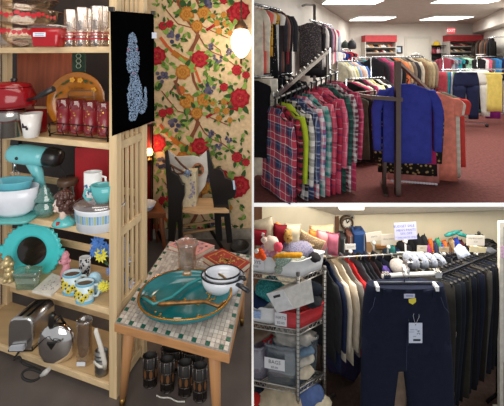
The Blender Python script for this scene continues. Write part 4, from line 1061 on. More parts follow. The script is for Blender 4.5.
sil('side_panel', [(206.5, 151), (208.5, 150), (211, 160), (214, 170), (219, 167.5), (223, 172), (225, 178), (231, 180), (233.5, 184), (236.5, 189), (235, 197), (228, 200), (229.5, 212), (233, 243), (227, 243), (224, 217), (221, 217), (222.5, 241), (216, 241), (213.5, 205), (211, 190), (208, 172)], 2.33, .03, bk_)
st_ = [Vector((X_(176, 2.33), 2.33, .43)), Vector((X_(213, 2.27), 2.27, .43)), Vector((X_(229, 2.33), 2.33, .43)), Vector((X_(213, 2.5), 2.5, .43)), Vector((X_(172, 2.5), 2.5, .43))]
mb = MB(); seat_pts = []
for i in range(13):
    u = i/12; x = 177+52*u; seat_pts.append(P(x, 0, 2.3-.02*math.sin(u*PI)+.008*math.sin(u*11)).xy)
rear = [P(212, 0, 2.49).xy, P(172, 0, 2.49).xy]
pts = [Vector((p.x, p.y, .4)) for p in seat_pts+rear]
mb.prism(pts, (0, 0, .022)); mb.build('seat', wood('c9a176', 0, .2), rc)
for x0, y0, x1, y1, D in ((158, 236, 184, 253, 2.3), (208, 230, 243, 248, 2.36)):
    a, b = P(x0, y0-3, D+.22), P(x1, y1-2, D-.08); a.z = max(a.z, .03); b.z = .03
    m_ = a.lerp(b, .5); m_.z = .018
    MB().tube([a+Vector((0, 0, .01)), m_, b], .017, 8, flat=.8).build('rocker', bk_, rc)
MB().tube([P(180, 234, 2.34), P(232, 226, 2.4)], .01, 8).build('stretcher', wood('b08a60', 0), rc)
MB().tube([P(180, 226, 2.36), P(224, 220, 2.45)], .009, 8).build('stretcher', wood('b08a60', 0), rc)
mb = MB(); mb.disc(P(198, 169.5, 2.493), S(6, 2.49), UX, UZ, 20, off=(0, -.006, 0), ry=S(6.6, 2.49)); pq = mb.build('round_plaque', mat('a86a48', noise=.5, ns=60), rc)
mb = MB()
for (px, py, r) in ((197, 168, 2.4), (200, 172, 1.8), (195.5, 173, 1.5), (200, 166, 1.3)): mb.disc(P(px, py, 2.4864), S(r, 2.49), UX, UZ, 8, jag=.25)
mb.build('painted_spots', mat('2e3a2c', noise=.3), pq)
# cream floral bag box on the seat
c = P(190, 210, 2.38); c.z = .423
bx = thing('floral_box', 'tall cream box with faded flower print standing on the rocking chair seat', 'box', c)
mb = MB(); h_ = S(34, 2.38); wq = S(7, 2.38)
mb.loft([[c+Vector((x*wq*k, y*.05, hh)) for x, y in ((-1, -1), (1, -.7), (1, 1), (-1, .8))] for hh, k in ((0, 1.0), (h_*.5, 1.03), (h_, .98))], True, True, False); mb.build('box_body', mat('cbbd9c', noise=.15, ns=60), bx)
mb = MB(); rg = random.Random(3)
for k in range(26): mb.disc(c+Vector((rg.uniform(.1, .85)*wq, -.05+rg.uniform(0, .004)-.0035, rg.uniform(.05, .8)*h_)), rg.uniform(.003, .008), UX, UZ, 6, jag=.4)
mb.build('printed_flowers', mat('8f86a0', noise=.4, ns=90), bx)
# forked twigs bound with blue cord
tg_ = thing('twig_bundle', 'forked brown twigs tied with blue cord leaning on the floral box', 'twigs', c+Vector((0, 0, h_)))
mb = MB(); q = lambda x, y, D=2.31: P(x, y, D)
mb.tube([q(163, 160), q(172, 166), q(183, 172), q(190, 174)], .008, 7); mb.tube([q(175, 157), q(181, 164), q(189, 171), q(191, 176)], .008, 7)
mb.tube([q(167, 173), q(176, 174), q(188, 173)], .007, 7); mb.tube([q(172, 166), q(176, 175), q(178, 181)], .006, 7); mb.build('twigs', mat('5a3320', rough=.6, noise=.3, ns=50), tg_)
mb = MB(); mb.ell(q(187, 172, 2.305), (.022, .018, .02), 10, 7); mb.tube([q(183, 174, 2.3), q(188, 177, 2.3), q(191, 171, 2.3)], .006, 6); mb.build('cord_binding', mat('6f8098', noise=.4, ns=90), tg_)
# price tag on the right panel, round black lid on the floor
mb = MB(); mb.box(P(234, 185, 2.322), (.014, .004, .07), Matrix.Rotation(R(-6), 3, 'Y')); tag(mb.build('paper_tag', mat('b9cfe6', noise=0)), 'pale blue paper tag on the right side of the rocking chair', 'tag')
c = onz(243, 250, 0); s = c.y/F
sl_ = thing('black_pan', 'flat black pan on the floor by the rocking chair', 'pan', c)
c.x = min(c.x, -.1)
MB().lathe(c, [(8*s, 0), (9.5*s, 1*s), (10*s, 5*s), (9*s, 5*s), (7*s, 1.5*s), (.1*s, 1.2*s)], 20).build('pan_body', gloss('1c1a1a', .4), sl_)
c = onz(188, 246, 0); s = c.y/F
tpp = thing('cup_and_saucer', 'little pale china cup on the floor beneath the rocking chair', 'cup', c)
MB().lathe(c, [(2*s, 0), (4*s, 4*s), (4.6*s, 9*s), (4*s, 9*s), (2.5*s, 3*s)], 14).build('cup_body', gloss('c9b3a4'), tpp)
# hanging globe lamp (close to the papered wall)
c = P(241.2, 43, 2.5); s = 2.5/F
gl_ = thing('pendant_lamp', 'glowing white globe lamp hanging before the floral wallpaper', 'lamp', c)
MB().lathe(c, [(3*s, 14.5*s), (7*s, 12.5*s), (10*s, 6*s), (10.3*s, 0), (9*s, -6*s), (5.5*s, -12*s), (2*s, -15*s), (.1*s, -15.4*s)], 28).build('globe', mat('fff3df', emit=3.2, noise=0), gl_)
mb = MB(); mb.lathe(c, [(2*s, 24*s), (2.6*s, 22*s), (4*s, 20*s), (6.5*s, 17*s), (7.2*s, 14*s), (3*s, 13.6*s)], 20); mb.build('bronze_cap', mat('6a4a30', metal=.6, rough=.4), gl_); mb = MB(); mb.lathe(c, [(.1*s, -22*s), (1.3*s, -20*s), (1*s, -16*s), (1.8*s, -14.6*s)], 12); mb.build('bronze_finial', mat('6a4a30', metal=.6, rough=.4), gl_)
mb = MB(); mb.tube([c+Vector((0, 0, 23*s)), Vector((c.x, c.y, 2.62))], .006, 8); mb.build('pole', mat('3a2a20', metal=.5, rough=.4), gl_)
point('globe_glow', c+Vector((-.05, -.16, 0)), 5, (1, .8, .55), .09)

area('shop_top_fill', (-.9, 1.45, 2.55), 1.2, 17, (1, .93, .84), (-.9, 1.6, .4))  # added area light above the view, no fixture stands there
area('shop_front_fill', (-.5, -.5, 1.5), 1.5, 30, (1, .96, .92), (-.6, 1.5, .4))  # fill light added behind the camera to even out the shelves

for nm, k in (('chrome_kettle', .42), ('glass_carafe', .55), ('flour_sifter', .55), ('floral_mug', .6), ('patterned_cup', .6), ('bird_planter', .7), ('casserole_dish', .7), ('white_mixing_bowl', .5), ('turquoise_mixing_bowl', .5),
              ('turquoise_cup', .6), ('patterned_mug', .6), ('enamel_saucepan', .6), ('glass_vase', .55), ('lattice_tumbler', .6), ('lattice_bowl', .55), ('white_bowl', .7), ('fondue_pot', .75), ('glass_candy_jar', .6), ('glass_candy_dish', .7)):
    for o in list(bpy.data.objects):
        if o.parent is None and o.name.split('.')[0] == nm:
            # oval rather than round footprints
            st = [o]
            while st:
                q = st.pop(); st += list(q.children)
                if q.type != 'MESH': continue
                M = wmat(q); Mi = M.inverted()
                for v in q.data.vertices:
                    d = M @ v.co; d.y = o.location.y+(d.y-o.location.y)*k; v.co = Mi @ d
# ================================================================ UPPER ROOM: clothing shop floor
SD0 = 1.6*F/(203-CY)          # depth of the slab's front edge
BW = 11.0; CZ = 2.8
white_wall = mat('d9d4cb', rough=.8, noise=.05, ns=3)
mb = MB(); mb.add([(.0, SD0, 0), (9.5, SD0, 0), (9.5, BW+.2, 0), (-.0, BW+.2, 0), (.0, SD0, -.034), (9.5, SD0, -.034), (9.5, BW+.2, -.034), (-.0, BW+.2, -.034)], [(0, 1, 2, 3), (4, 7, 6, 5), (0, 4, 5, 1), (1, 5, 6, 2), (2, 6, 7, 3), (3, 7, 4, 0)])
struct('floor_upper', mb, mat('6e4440', rough=.95, noise=.22, ns=28, bump=.4, bs=150, spec=.1))
mb = MB(); mb.box2((.018, SD0-.012, -.0345), (9.5, SD0-.001, .003)); struct('trim_3', mb, mat('f4f4f2', noise=0, emit=.55))  # emission added to whiten the unlit slab edge; it is no lamp
mb = MB(); mb.box2((-.5, 2.9, CZ), (9.6, BW+.2, CZ+.1)); struct('ceiling_upper', mb, mat('bdb8b0', rough=.9, noise=.08, ns=6))
mb = MB(); mb.box2((2.5, BW, 0), (9.5, BW+.1, CZ)); struct('wall_back', mb, white_wall)
def wall_run(name, a, b, th, z0, z1, m, side=1):
    a, b = Vector((*a, 0)), Vector((*b, 0)); d = (b-a).normalized(); n = Vector((-d.y, d.x, 0))*th*side
    mb = MB(); lo = Vector((0, 0, z0)); hi = Vector((0, 0, z1))
    mb.hexa([a+lo, b+lo, b+n+lo, a+n+lo], [a+hi, b+hi, b+n+hi, a+n+hi]); return struct(name, mb, m)
LA, LB = (-.18, 3.55), (3.6, BW)
wall_run('wall_upper_left', LA, LB, .1, 0, CZ, white_wall, 1)
RA, RB = (5.0, 4.3), (8.4, BW)
wall_run('wall_right', RA, RB, .1, 0, CZ, white_wall, -1)
ru = (Vector((8.4, BW, 0))-Vector((5.0, 4.3, 0))).normalized(); rn = Vector((-ru.y, ru.x, 0))
def rwall(t, off, z): p = Vector((8.4, BW, 0))-ru*t+rn*off; p.z = z; return p
mb = MB(); mb.hexa([rwall(.0, .0, 2.43), rwall(7, .0, 2.43), rwall(7, .28, 2.43), rwall(0, .28, 2.43)], [rwall(.0, .0, CZ), rwall(7, .0, CZ), rwall(7, .28, CZ), rwall(0, .28, CZ)])
struct('trim_4', mb, mat('cfcac2', rough=.8, noise=.05))
# ceiling lights
for i, (px0, px1, y0, y1, lab) in enumerate(((325, 379, 0.2, 4.2, 'long white ceiling light nearest, left of the two'), (436, 493, .2, 3.2, 'long white ceiling light nearest, right of the two'), (354, 389.5, 17.2, 20.6, 'long white ceiling light further back, left of the two'), (427, 464, 17, 20.2, 'long white ceiling light further back, right of the two'))):
    Dn = (CZ-.05-EYE)*F/(CY-y0); Df = (CZ-.05-EYE)*F/(CY-y1)
    lo, hi = sorted((Dn, Df)); x0, x1 = X_(px0, (lo+hi)/2), X_(px1, (lo+hi)/2)
    t = thing('ceiling_light', lab, 'light', ((x0+x1)/2, (lo+hi)/2, CZ-.05), 0, 'ceiling lights of the upper shop')
    MB().box2((x0-.02, lo-.02, CZ-.045), (x1+.02, hi+.02, CZ)).build('housing', mat('d9d9d6'), t)
    MB().box2((x0, lo, CZ-.055), (x1, hi, CZ-.0455)).build('diffuser', mat('fffdf6', noise=0, emit=5), t)
for x, y, sx, sy, pw in ((2.3, 4.5, 1.6, 1.0, 60), (3.6, 5.0, 2, 1.0, 56), (3.6, 7.2, 1.6, .8, 62), (5.6, 7.0, 1.6, .8, 62), (4.6, 9.4, 1.6, .6, 46), (5.9, 9.0, 1.4, .6, 40)):
    area('upper_ceiling_fill', (x, y, CZ-.08), sx, pw, (1, .97, .92), (x, y, 0), sy)  # area lights added to boost the ceiling fixtures; the front pair has none
# door, exit sign, frame, hook rail
D = BW-.002
def pbox(mb, x0, y0, x1, y1, D, th=.03): a, b = P(x0, y1, D), P(x1, y0, D); return mb.box2((a.x, D-th, a.z), (b.x, D, b.z))
zf = lambda z: CY+(EYE-z)*F/BW
mb = MB(); pbox(mb, 404.5, 36.5, 431, zf(0.01), D, .03); dr = struct('door_1', mb, mat('cbc8bd', rough=.5, noise=.03))
mb = MB(); pbox(mb, 407, 39, 428.5, zf(.02), D-.031, .015); p_ = mb.build('door_leaf', mat('d3d0c5', rough=.5, noise=.03), dr)
MB().ell(P(427, 71, D-.06), .04, 8, 6).build('door_handle', metal(), dr)
ex = thing('exit_sign', 'lit red EXIT sign above the right red shelf unit', 'sign', P(451, 34, D))
mb = MB(); pbox(mb, 446.6, 27, 455.6, 34, D, .06); mb.build('sign_case', mat('d9cdc8'), ex)
mb = MB(); pbox(mb, 447.3, 28, 454.9, 33.2, D-.0605, .008); mb.build('sign_face', mat('e84a52', emit=1.0, noise=0), ex)
MB().text('EXIT', P(451.1, 30.6, D-.0695), (1, 0, 0), (0, 0, 1), S(4, D)).build('exit_letters', mat('ffe0dc', emit=1.6, noise=0), ex)
pf = thing('picture_frame', 'small dark framed notice on the wall beside the door', 'picture', P(397.5, 53, D))
mb = MB(); pbox(mb, 393, 46, 402, 53.4, D, .04); mb.build('frame_body', mat('20222a', rough=.4), pf)
mb = MB(); pbox(mb, 394.2, 47.2, 400.8, 52.2, D-.0402, .006); mb.build('notice', mat('bfd0dd'), pf)
mb = MB(); pbox(mb, 395.5, 49.5, 398, 52, D-.0465, .002); mb.build('notice_print', mat('7f9ab0'), pf)
hk_ = thing('hook_rail', 'small white ornament with dark hooks hung on the door', 'hook', P(416, 57, D-.05))
mb = MB(); pbox(mb, 410, 55.6, 422, 56.8, D-.05, .03); mb.build('rail', mat('34343a'), hk_)
mb = MB(); [mb.ell(P(x, y, D-.075), (S(r, D), .02, S(r*.8, D)), 8, 6) for x, y, r in ((413, 54.4, 1.6), (416, 53.6, 1.9), (419, 54.4, 1.6))]; mb.build('white_ornament', mat('e9e7e2'), hk_)

# red shelf units with shoes
shoe_tones = [('2a2420', 'black'), ('c9a98a', 'tan'), ('e6e0d6', 'white'), ('6b4632', 'brown'), ('8a1f2b', 'red'), ('3d3d48', 'grey'), ('b88b5a', 'camel'), ('1c1c20', 'black')]
shoe_proto = {}
def shoe(loc, tone, s_, label, grp):
    key = tone
    if key not in shoe_proto:
        mb = MB(); rings = []
        for q, hw, h0, h1 in ((0, .25, 0, .55), (.1, .32, 0, .7), (.35, .3, 0, .62), (.55, .36, 0, .4), (.8, .38, 0, .3), (.96, .28, 0, .22), (1, .1, .02, .12)):
            rings.append([(hw*math.cos(2*PI*k/10)*.9, (-q)*1.6, h0+(h1-h0)*(.5+.5*math.sin(2*PI*k/10))) for k in range(10)])
        mb.loft(rings); mb2 = MB()
        o = mb.build('shoe', mat(tone, rough=.45), None, local=True); 
        mb2.lathe((0, -.12, .0), [(.24, .52), (.2, .66), (.12, .67), (.1, .54)], 10); mb2.build('shoe_opening', mat('14100f'), o, local=True)
        shoe_proto[key] = o
    else: o = copy_tree(shoe_proto[key])
    o.location = loc; o.scale = (s_, s_*.8, s_); tag(o, label, 'shoe', grp)
    return o
def shelfunit(px0, px1, ytop, yv, rows, lab, which):
    base = P((px0+px1)/2, zf(0), BW-.2)
    t = thing('shoe_shelf', lab, 'shelf', (base.x, BW-.2, 0))
    a, b = X_(px0, BW-.05), X_(px1, BW-.05)
    MB().box2((a, BW-.42, Z_(yv, BW-.4)), (b, BW-.04, Z_(ytop, BW-.4))).build('red_header', mat('a83238', rough=.6), t)
    MB().box2((a+.02, BW-.045, 0), (b-.02, BW-.02, Z_(yv, BW-.4))).build('back_panel', mat('b5b0a8', rough=.7), t)
    for x in (a, b-.03): MB().box2((x, BW-.4, 0), (x+.03, BW-.02, Z_(yv, BW-.4)-.002)).build('side_upright', mat('b9b4ab', rough=.6), t)
    for r_, py in enumerate(rows):
        z = Z_(py, BW-.36)
        MB().box2((a+.031, BW-.4, z-.03), (b-.031, BW-.046, z)).build('shelf_board', mat('a39d95', rough=.6), t)
        n = int((px1-px0)/2.7); rg = random.Random(r_*7+int(px0))
        for k in range(n):
            tone, nm = shoe_tones[rg.randrange(len(shoe_tones))]
            x = a+.09+(b-a-.18)*(k+.5)/n
            shoe((x, BW-.17, z+.001), tone, .15, '%s shoe, %s along the %s row of the %s red shelf' % (nm, ORD[k], ('top', 'second', 'third', 'fourth', 'fifth')[r_], which), 'shoes on the %s red shelf' % which)
    return t
shelfunit(443, 475.5, 35, 41.2, (46, 51.5, 57, 62, 67), 'shoe shelf unit with red header board beneath the exit sign', 'right')
shelfunit(361.5, 392, 35.2, 41.8, (47, 52.5), 'shoe shelf unit with red header board left of the door', 'left')

# small black shelf with a yellow hat and a black coat below
sh_ = thing('wall_shelf', 'small black two tier wall shelf between door and red shelf', 'shelf', P(436.3, 67, D))
x0, x1 = X_(431.5, D), X_(441, D)
for py in (45.5, 53.5, 58, 66): MB().box2((x0, D-.3, Z_(py, D)-.02), (x1, D, Z_(py, D))).build('shelf_board', mat('1d1b1c'), sh_)
MB().box2((x0, D-.02, Z_(66, D)), (x1, D-.001, Z_(45, D))).build('back_panel', mat('2a2728'), sh_)
ht = thing('straw_hat', 'yellow hat on top of the small black wall shelf', 'hat', P(436.5, 45.4, D-.15))
MB().lathe(P(436.5, 45.4, D-.15), [(.17, .002), (.175, .01), (.1, .02), (.1, .1), (.06, .14), (.002, .15)], 16).build('hat_body', mat('d9b52e'), ht)
for i, (x, y, tone, nm, r) in enumerate(((434, 53.4, '8a2f3a', 'dark red', .09), (438.5, 53.4, 'c9a0a8', 'pale pink', .08), (433.6, 65.8, '5a6a84', 'grey blue', .1), (438.6, 65.8, '2a2430', 'black', .1))):
    c = P(x, y, D-.16); o = thing('handbag', '%s handbag on the %s tier of the small black shelf' % (nm, 'upper' if i < 2 else 'lower'), 'bag', c, 0, 'bags on the small black shelf')
    MB().loft([[c+Vector((r*k*math.cos(2*PI*j/14), .05*k*math.sin(2*PI*j/14), h)) for j in range(14)] for h, k in ((0, .8), (.03, 1), (.1, .95), (.15, .7))]).build('bag_body', mat(tone, rough=.5), o)
    MB().tube([c+Vector((-r*.6, 0, .14)), c+Vector((-r*.4, 0, .2)), c+Vector((r*.4, 0, .2)), c+Vector((r*.6, 0, .14))], .008, 6).build('strap', mat(tone, rough=.5), o)
chrome = metal('b9bcc0', .25); hblk = mat('141416', rough=.4, noise=0); hwht = mat('dfe0e0', rough=.4, noise=0)
def rail(name, label, pts, r=.014, feet=(), cat='rail', m=None, base=0., extra=()):
    """clothes rail: bar through pts, posts to the floor at the listed points"""
    a = Vector(pts[0]); t = thing(name, label, cat, (a.x, a.y, base))
    MB().tube(pts, r, 10).build('bar', m or chrome, t)
    for f in feet:
        f = Vector(f); MB().tube([f, (f.x, f.y, base+.02)], r*1.1, 10).build('post', m or chrome, t)
        MB().bar((f.x-.22, f.y-.1, base+.015), (f.x+.22, f.y+.1, base+.015), .03, .025).build('foot', m or chrome, t)
    for q in extra: MB().tube(q, r*.8, 8).build('brace', m or chrome, t)
    return t
def fill(rackname, p, q, specs, z_off=0., jit=.02, dy=0., rot=None, group=None, end='near end', seed0=0, hangm=None, W=.46, T=None, grow=1.):
    n = len(specs); L = (Vector(q)-Vector(p)).length; sp = L/max(1, n)
    for i, s in enumerate(specs):
        desc, m, kind, Lg = s[:4]; kw = dict(s[4]) if len(s) > 4 else {}
        rg = random.Random(seed0+i); loc = along(p, q, (i+.5)/n)
        rz = (perp(p, q) if rot is None else rot)+rg.uniform(-jit, jit)
        lab = '%s, %s from the %s of the %s' % (desc, ORD[i], end, rackname)
        tt = T or min(.09, sp*.85); ww = kw.pop('W', W)
        if kind == 'pants': flat_pants('trousers', lab, loc, rz, m, W=ww, L=Lg, T=tt, group=group, hanger=hangm, seed=seed0+i)
        elif kind == 'fpants': pants('trousers', lab, loc, rz, m, W=ww, L=Lg, T=tt, group=group, hanger=hangm, seed=seed0+i, **kw)
        else:
            sl, nm = {'shirt': ('long', 'shirt'), 'jacket': ('long', 'jacket'), 'tee': ('short', 'top'), 'top': (None, 'top'), 'dress': (None, 'dress'), 'coat': ('long', 'coat'), 'sweater': ('long', 'sweater')}[kind]
            garment(nm, lab, loc, rz, m, W=ww, L=Lg, T=tt, sleeve=sl, group=group, hanger=hangm or hblk, seed=seed0+i, collar=kind in ('shirt', 'jacket', 'coat'), flare=.08 if kind == 'dress' else 0, **kw)

# --- high wall rail on the left
p, q = P(246, -1, 3.56), P(279.5, 8.8, 4.15); z_ = (p.z+q.z)/2; p.z = q.z = 2.24
rail('wall_rail', 'chrome flat bar rail of tops high on the left wall', [p, q], .016, cat='rail', extra=[[q+Vector((0, 0, .0)), q+Vector((-.35, .17, 0))], [p, p+Vector((-.2, .1, 0))]])
ivory, coral = fab('d8cfbf'), fab('d96a5e')
grp = 'tops on the high left wall rail'
fill('high left wall rail', p, q, [('ivory jacket', ivory, 'jacket', .82), ('coral blouse', coral, 'tee', .8), ('cream knit top', fab('cfc4ae'), 'tee', .8), ('mustard patterned top', spots('c9952f', '5a3a22', 26, .3), 'tee', .6), ('black dotted dress', spots('17161a', 'd8d4d0', 40, .14), 'dress', .85),
     ('white short sleeved top', fab('e2ded6'), 'tee', .78), ('charcoal jacket', fab('37343a'), 'jacket', .84), ('dusty brown cardigan', fab('7d5a50'), 'jacket', .8), ('black jacket with red lining', fab('2a262a'), 'jacket', .86), ('red lined blazer', fab('b03038'), 'top', .7, {'W': .4}), ('dark grey coat', fab('3c3a3e'), 'coat', .86)],
     group=grp, hangm=hblk, W=.42, T=.05, rot=R(-8), seed0=1)
# --- lower rail on the same wall
p, q = P(250, 76, 3.5), P(292, 72, 4.1); p.z = q.z = 1.36
rail('wall_rail', 'lower chrome rail of trousers and black tops on the left wall', [p, q], .014, extra=[[q, q+Vector((-.4, .2, 0))]])
fill('lower left wall rail', p, q, [('black top', fab('141318'), 'top', .9), ('cream trousers', fab('cfc6b4'), 'pants', 1.15), ('white trousers', fab('d9d4c8'), 'pants', 1.15), ('black trousers', fab('17161a'), 'pants', 1.2), ('black cardigan', fab('1b1a1e'), 'jacket', 1.0), ('black and white patterned blouse', spots('141316', 'd9d5cf', 16, .32), 'jacket', .62), ('charcoal blouse', spots('1a181a', '8f8a88', 30, .2), 'jacket', .9)],
     group='garments on the lower left wall rail', W=.44, T=.06, rot=R(-12), seed0=30)
# --- pipe stand with patterned blouse
D1 = 5.6
px_ = P(314.5, 5, D1)
rk = thing('pipe_stand', 'tall grey pipe stand with arm holding the dark patterned blouse', 'rack', (px_.x, D1, 0))
MB().tube([px_, (px_.x, D1, 0.02)], .028, 10).build('post', metal('8f8d8a', .4), rk)
MB().tube([P(302, 6.0, D1-.05), P(306, 4.6, D1-.02), px_], .02, 8).build('top_pipe', metal('8f8d8a', .4), rk)
MB().bar((px_.x-.25, D1, .015), (px_.x+.25, D1, .015), .04, .03).build('foot', metal('8f8d8a', .4), rk)
a, b = P(310, 19.5, 5.35), P(331, 24, 6.3); a.z = b.z = 2.24
rail('clothes_rail', 'chrome arm rail of dark garments on the pipe stand', [a, b], .022, feet=[b])
garment('patterned_blouse', 'dark speckled sleeveless blouse hanging front on at the pipe stand', a+Vector((.0, -.0, 0)), R(-6), spots('2a2528', '8f8580', 60, .22), W=.42, L=.8, T=.1, hanger=hblk, sleeve='short', seed=3)
fill('pipe stand arm', along(a, b, .1), b, [('black coat', fab('1d1b1f'), 'coat', .95), ('grey marl jacket', fab('8a8684'), 'jacket', .85), ('pale grey blouse', fab('b5b0ac'), 'jacket', .8), ('black dress', fab('161519'), 'dress', 1.0), ('charcoal jacket', fab('38353a'), 'jacket', .9), ('mauve blouse', fab('9a7f92'), 'jacket', .9), ('burgundy top', fab('7a2a3c'), 'jacket', .85), ('white shirt', fab('d6d3cf'), 'shirt', .85), ('rose pink top', fab('c9506e'), 'tee', .8), ('pale blue shirt', fab('aab6c6'), 'shirt', .8)],
     group='garments on the pipe stand arm', W=.4, T=.07, rot=R(20), seed0=50)
# --- bags and bright tops by the left wall at the back
for i, (x, y, r, tone, nm) in enumerate(((345, 45, 3.2, '2b3a34', 'dark green'), (352, 45, 4.2, '24242a', 'black'))):
    c = P(x, y+r, 9.4); s = 9.4/F
    o = thing('backpack', '%s backpack hanging high on the left wall at the back' % nm, 'bag', c, 0, 'backpacks on the left wall')
    MB().loft([[c+Vector((r*k*s*math.cos(2*PI*j/14), .12*k*math.sin(2*PI*j/14), h*s)) for j in range(14)] for h, k in ((0, .7), (1, 1), (r*1.2, 1), (r*1.8, .8), (r*2.1, .4))]).build('bag_body', mat(tone, rough=.6), o)
    MB().tube([c+Vector((-.04, 0, r*2*s)), c+Vector((0, 0, r*2.5*s)), c+Vector((.04, 0, r*2*s))], .012, 6).build('strap', mat(tone), o)
a, b = P(336, 50, 8.2), P(351, 51.5, 9.0); a.z = b.z = 1.78
rail('clothes_rail', 'short chrome rail of red and blue tops by the left wall', [a, b], .016, feet=[a, b])
fill('short red and blue rail', a, b, [('white top', fab('d2cfcb'), 'tee', .6), ('cobalt blue top', fab('2b3f8f'), 'tee', .75), ('navy top', fab('27294a'), 'tee', .8), ('scarlet top', fab('bb2f3c'), 'tee', .65), ('black and red top', fab('1e1b1e'), 'tee', .7), ('crimson top', fab('a8283a'), 'tee', .6)], group='tops on the short rail', W=.4, T=.1, rot=R(15), seed0=70)
# --- waterfall arm of plaid shirts
pa, pb = P(276, 96, 3.42), P(328, 51, 4.5)
wf = thing('waterfall_rack', 'grey sloping arm rack with pegs carrying the plaid shirts', 'rack', (pb.x, pb.y, 0))
gm = metal('a9a7a4', .35)
dd_ = (pb-pa).normalized()
MB().bar(pa, pb, .035, .05).build('sloping_arm', gm, wf)
NP = 13
qa, qb = P(273, 100, 3.4), P(338, 72, 3.72)
for k in range(NP):
    c = along(pa, pb, (k+.4)/NP); MB().tube([c+Vector((0, 0, .02)), c+Vector((-.02, -.01, .055))], .011, 8).build('peg', metal('c9c7c3', .3), wf)
MB().tube([pb+Vector((.02, .02, .05)), (pb.x+.02, pb.y+.02, .02)], .032, 10).build('post', gm, wf)
MB().bar((pb.x-.3, pb.y, .02), (pb.x+.3, pb.y, .02), .05, .035).build('foot', gm, wf)
MB().tube([qa-(qb-qa).normalized()*.03, qb], .014, 8).build('lower_arm', gm, wf)
MB().tube([qb, (pb.x+.02, pb.y+.02, qb.z)], .014, 8).build('arm_bracket', gm, wf)
MB().tube([pa+Vector((0, 0, .0)), pa+Vector((-.035, -.03, -.0)), pa+Vector((-.045, -.04, .05))], .014, 8).build('end_hook', gm, wf)
Wh, Nv, Bk, Rd, Pk, Tl, Gr, Gn = 'd8cfd0', '2b3350', '1d1a20', '9c2638', 'c0506a', '3f8f86', '8f8a92', '2f5a50'
def pl2(base, a, b, fr=6, off=0.): return plaid([(0, base), (.28, a), (.34, base), (.42, b), (.62, base), (.72, a), (.76, b), (.82, base)], fr, off=off)
plaids = [('red and navy plaid shirt with white lines', plaid([(0, 'a83a4c'), (.22, Wh), (.26, '8f2f42'), (.4, Nv), (.66, '5f6f8c'), (.72, Nv), (.84, Wh), (.88, 'a83a4c')], 5)),
          ('red plaid shirt with black lines', plaid([(0, Rd), (.3, Bk), (.5, Rd), (.6, Wh), (.64, Rd), (.8, Bk)], 6)),
          ('lime green top', fab('a3b52e', .1)),
          ('black and white plaid shirt', plaid([(0, 'cfcac6'), (.25, Bk), (.5, '8a8084'), (.6, Bk), (.8, 'd9d4cf')], 7, off=.3)),
          ('navy and grey plaid shirt', plaid([(0, Nv), (.3, '8f9ab0'), (.4, Nv), (.6, 'b9bcc8'), (.7, '3a4a72')], 7)),
          ('pink white and blue check shirt', plaid([(0, 'd98a98'), (.3, 'dcd2d6'), (.5, '4a5a8f'), (.62, 'c0405a'), (.82, 'e0d8da')], 6, off=.1)),
          ('teal and grey plaid shirt', plaid([(0, Tl), (.3, '8a9a98'), (.45, '2a4a4c'), (.6, Tl), (.7, 'b9c2c0')], 6)),
          ('coral plaid shirt with white lines', plaid([(0, 'd0566a'), (.3, 'e0b0b8'), (.38, 'd0566a'), (.6, '7a2a44'), (.7, 'd8687a')], 6, off=.2)),
          ('deep red and blue plaid shirt', plaid([(0, 'a82a42'), (.3, '30325a'), (.42, 'b53a50'), (.7, 'd8c8cc'), (.74, '8f2038')], 5)),
          ('pink plaid shirt with black windowpane lines', plaid([(0, 'cc4f6b'), (.44, '2a2230'), (.48, 'd4627a'), (.8, 'e0a0ae'), (.86, 'c04662')], 6, off=.4)),
          ('dark green plaid shirt', plaid([(0, Gn), (.3, '20403a'), (.5, '6f8a80'), (.56, Gn), (.8, '1d2f2c')], 6)),
          ('maroon and white plaid shirt', plaid([(0, '7a3a48'), (.2, 'cfc6c6'), (.36, '5a2636'), (.5, 'b9aeb0'), (.6, '6a2c3c'), (.8, 'd6cccc')], 6)),
          ('hot pink plaid shirt', plaid([(0, 'b83a5a'), (.4, 'd88a9c'), (.5, '8f2444'), (.8, 'cc5a76')], 7))]
placelab = ['nearest on the sloping arm', 'second on the sloping arm', 'third on the sloping arm, between plaids', 'fourth on the sloping arm', 'fifth on the sloping arm', 'sixth on the sloping arm', 'seventh on the sloping arm', 'eighth on the sloping arm', 'ninth on the sloping arm', 'fourth from the post of the sloping arm', 'third from the post of the sloping arm', 'second from the post of the sloping arm', 'nearest the post of the sloping arm']
for i, (desc, m) in enumerate(plaids):
    loc = along(qa, qb, (i+.3)/NP); hk = .13
    Wd = .66; Ls = min(1.16+.05*math.sin(i*1.7)+(.06 if i > 6 else 0), loc.z-.04-hk)
    if i == 2: Ls = .8
    rz = R(-60+i*.6)+.012*math.sin(i*2.3)
    garment('plaid_shirt' if 'plaid' in desc or 'check' in desc else 'top', '%s, %s' % (desc, placelab[i]), loc, rz, m, W=Wd, L=Ls, T=.078, sleeve='long', collar=True, group='shirts on the sloping arm', seed=i+200, wr=.25, neck=.2, out=.04, hk=hk)
    h = hanger_mb(Wd, hk=hk, r=.013).build('clothes_hanger', hblk, None, local=True); h.location = loc; h.rotation_euler = (0, 0, rz)
    tag(h, 'black plastic hanger of the %s' % desc, 'hanger', 'hangers on the sloping arm')
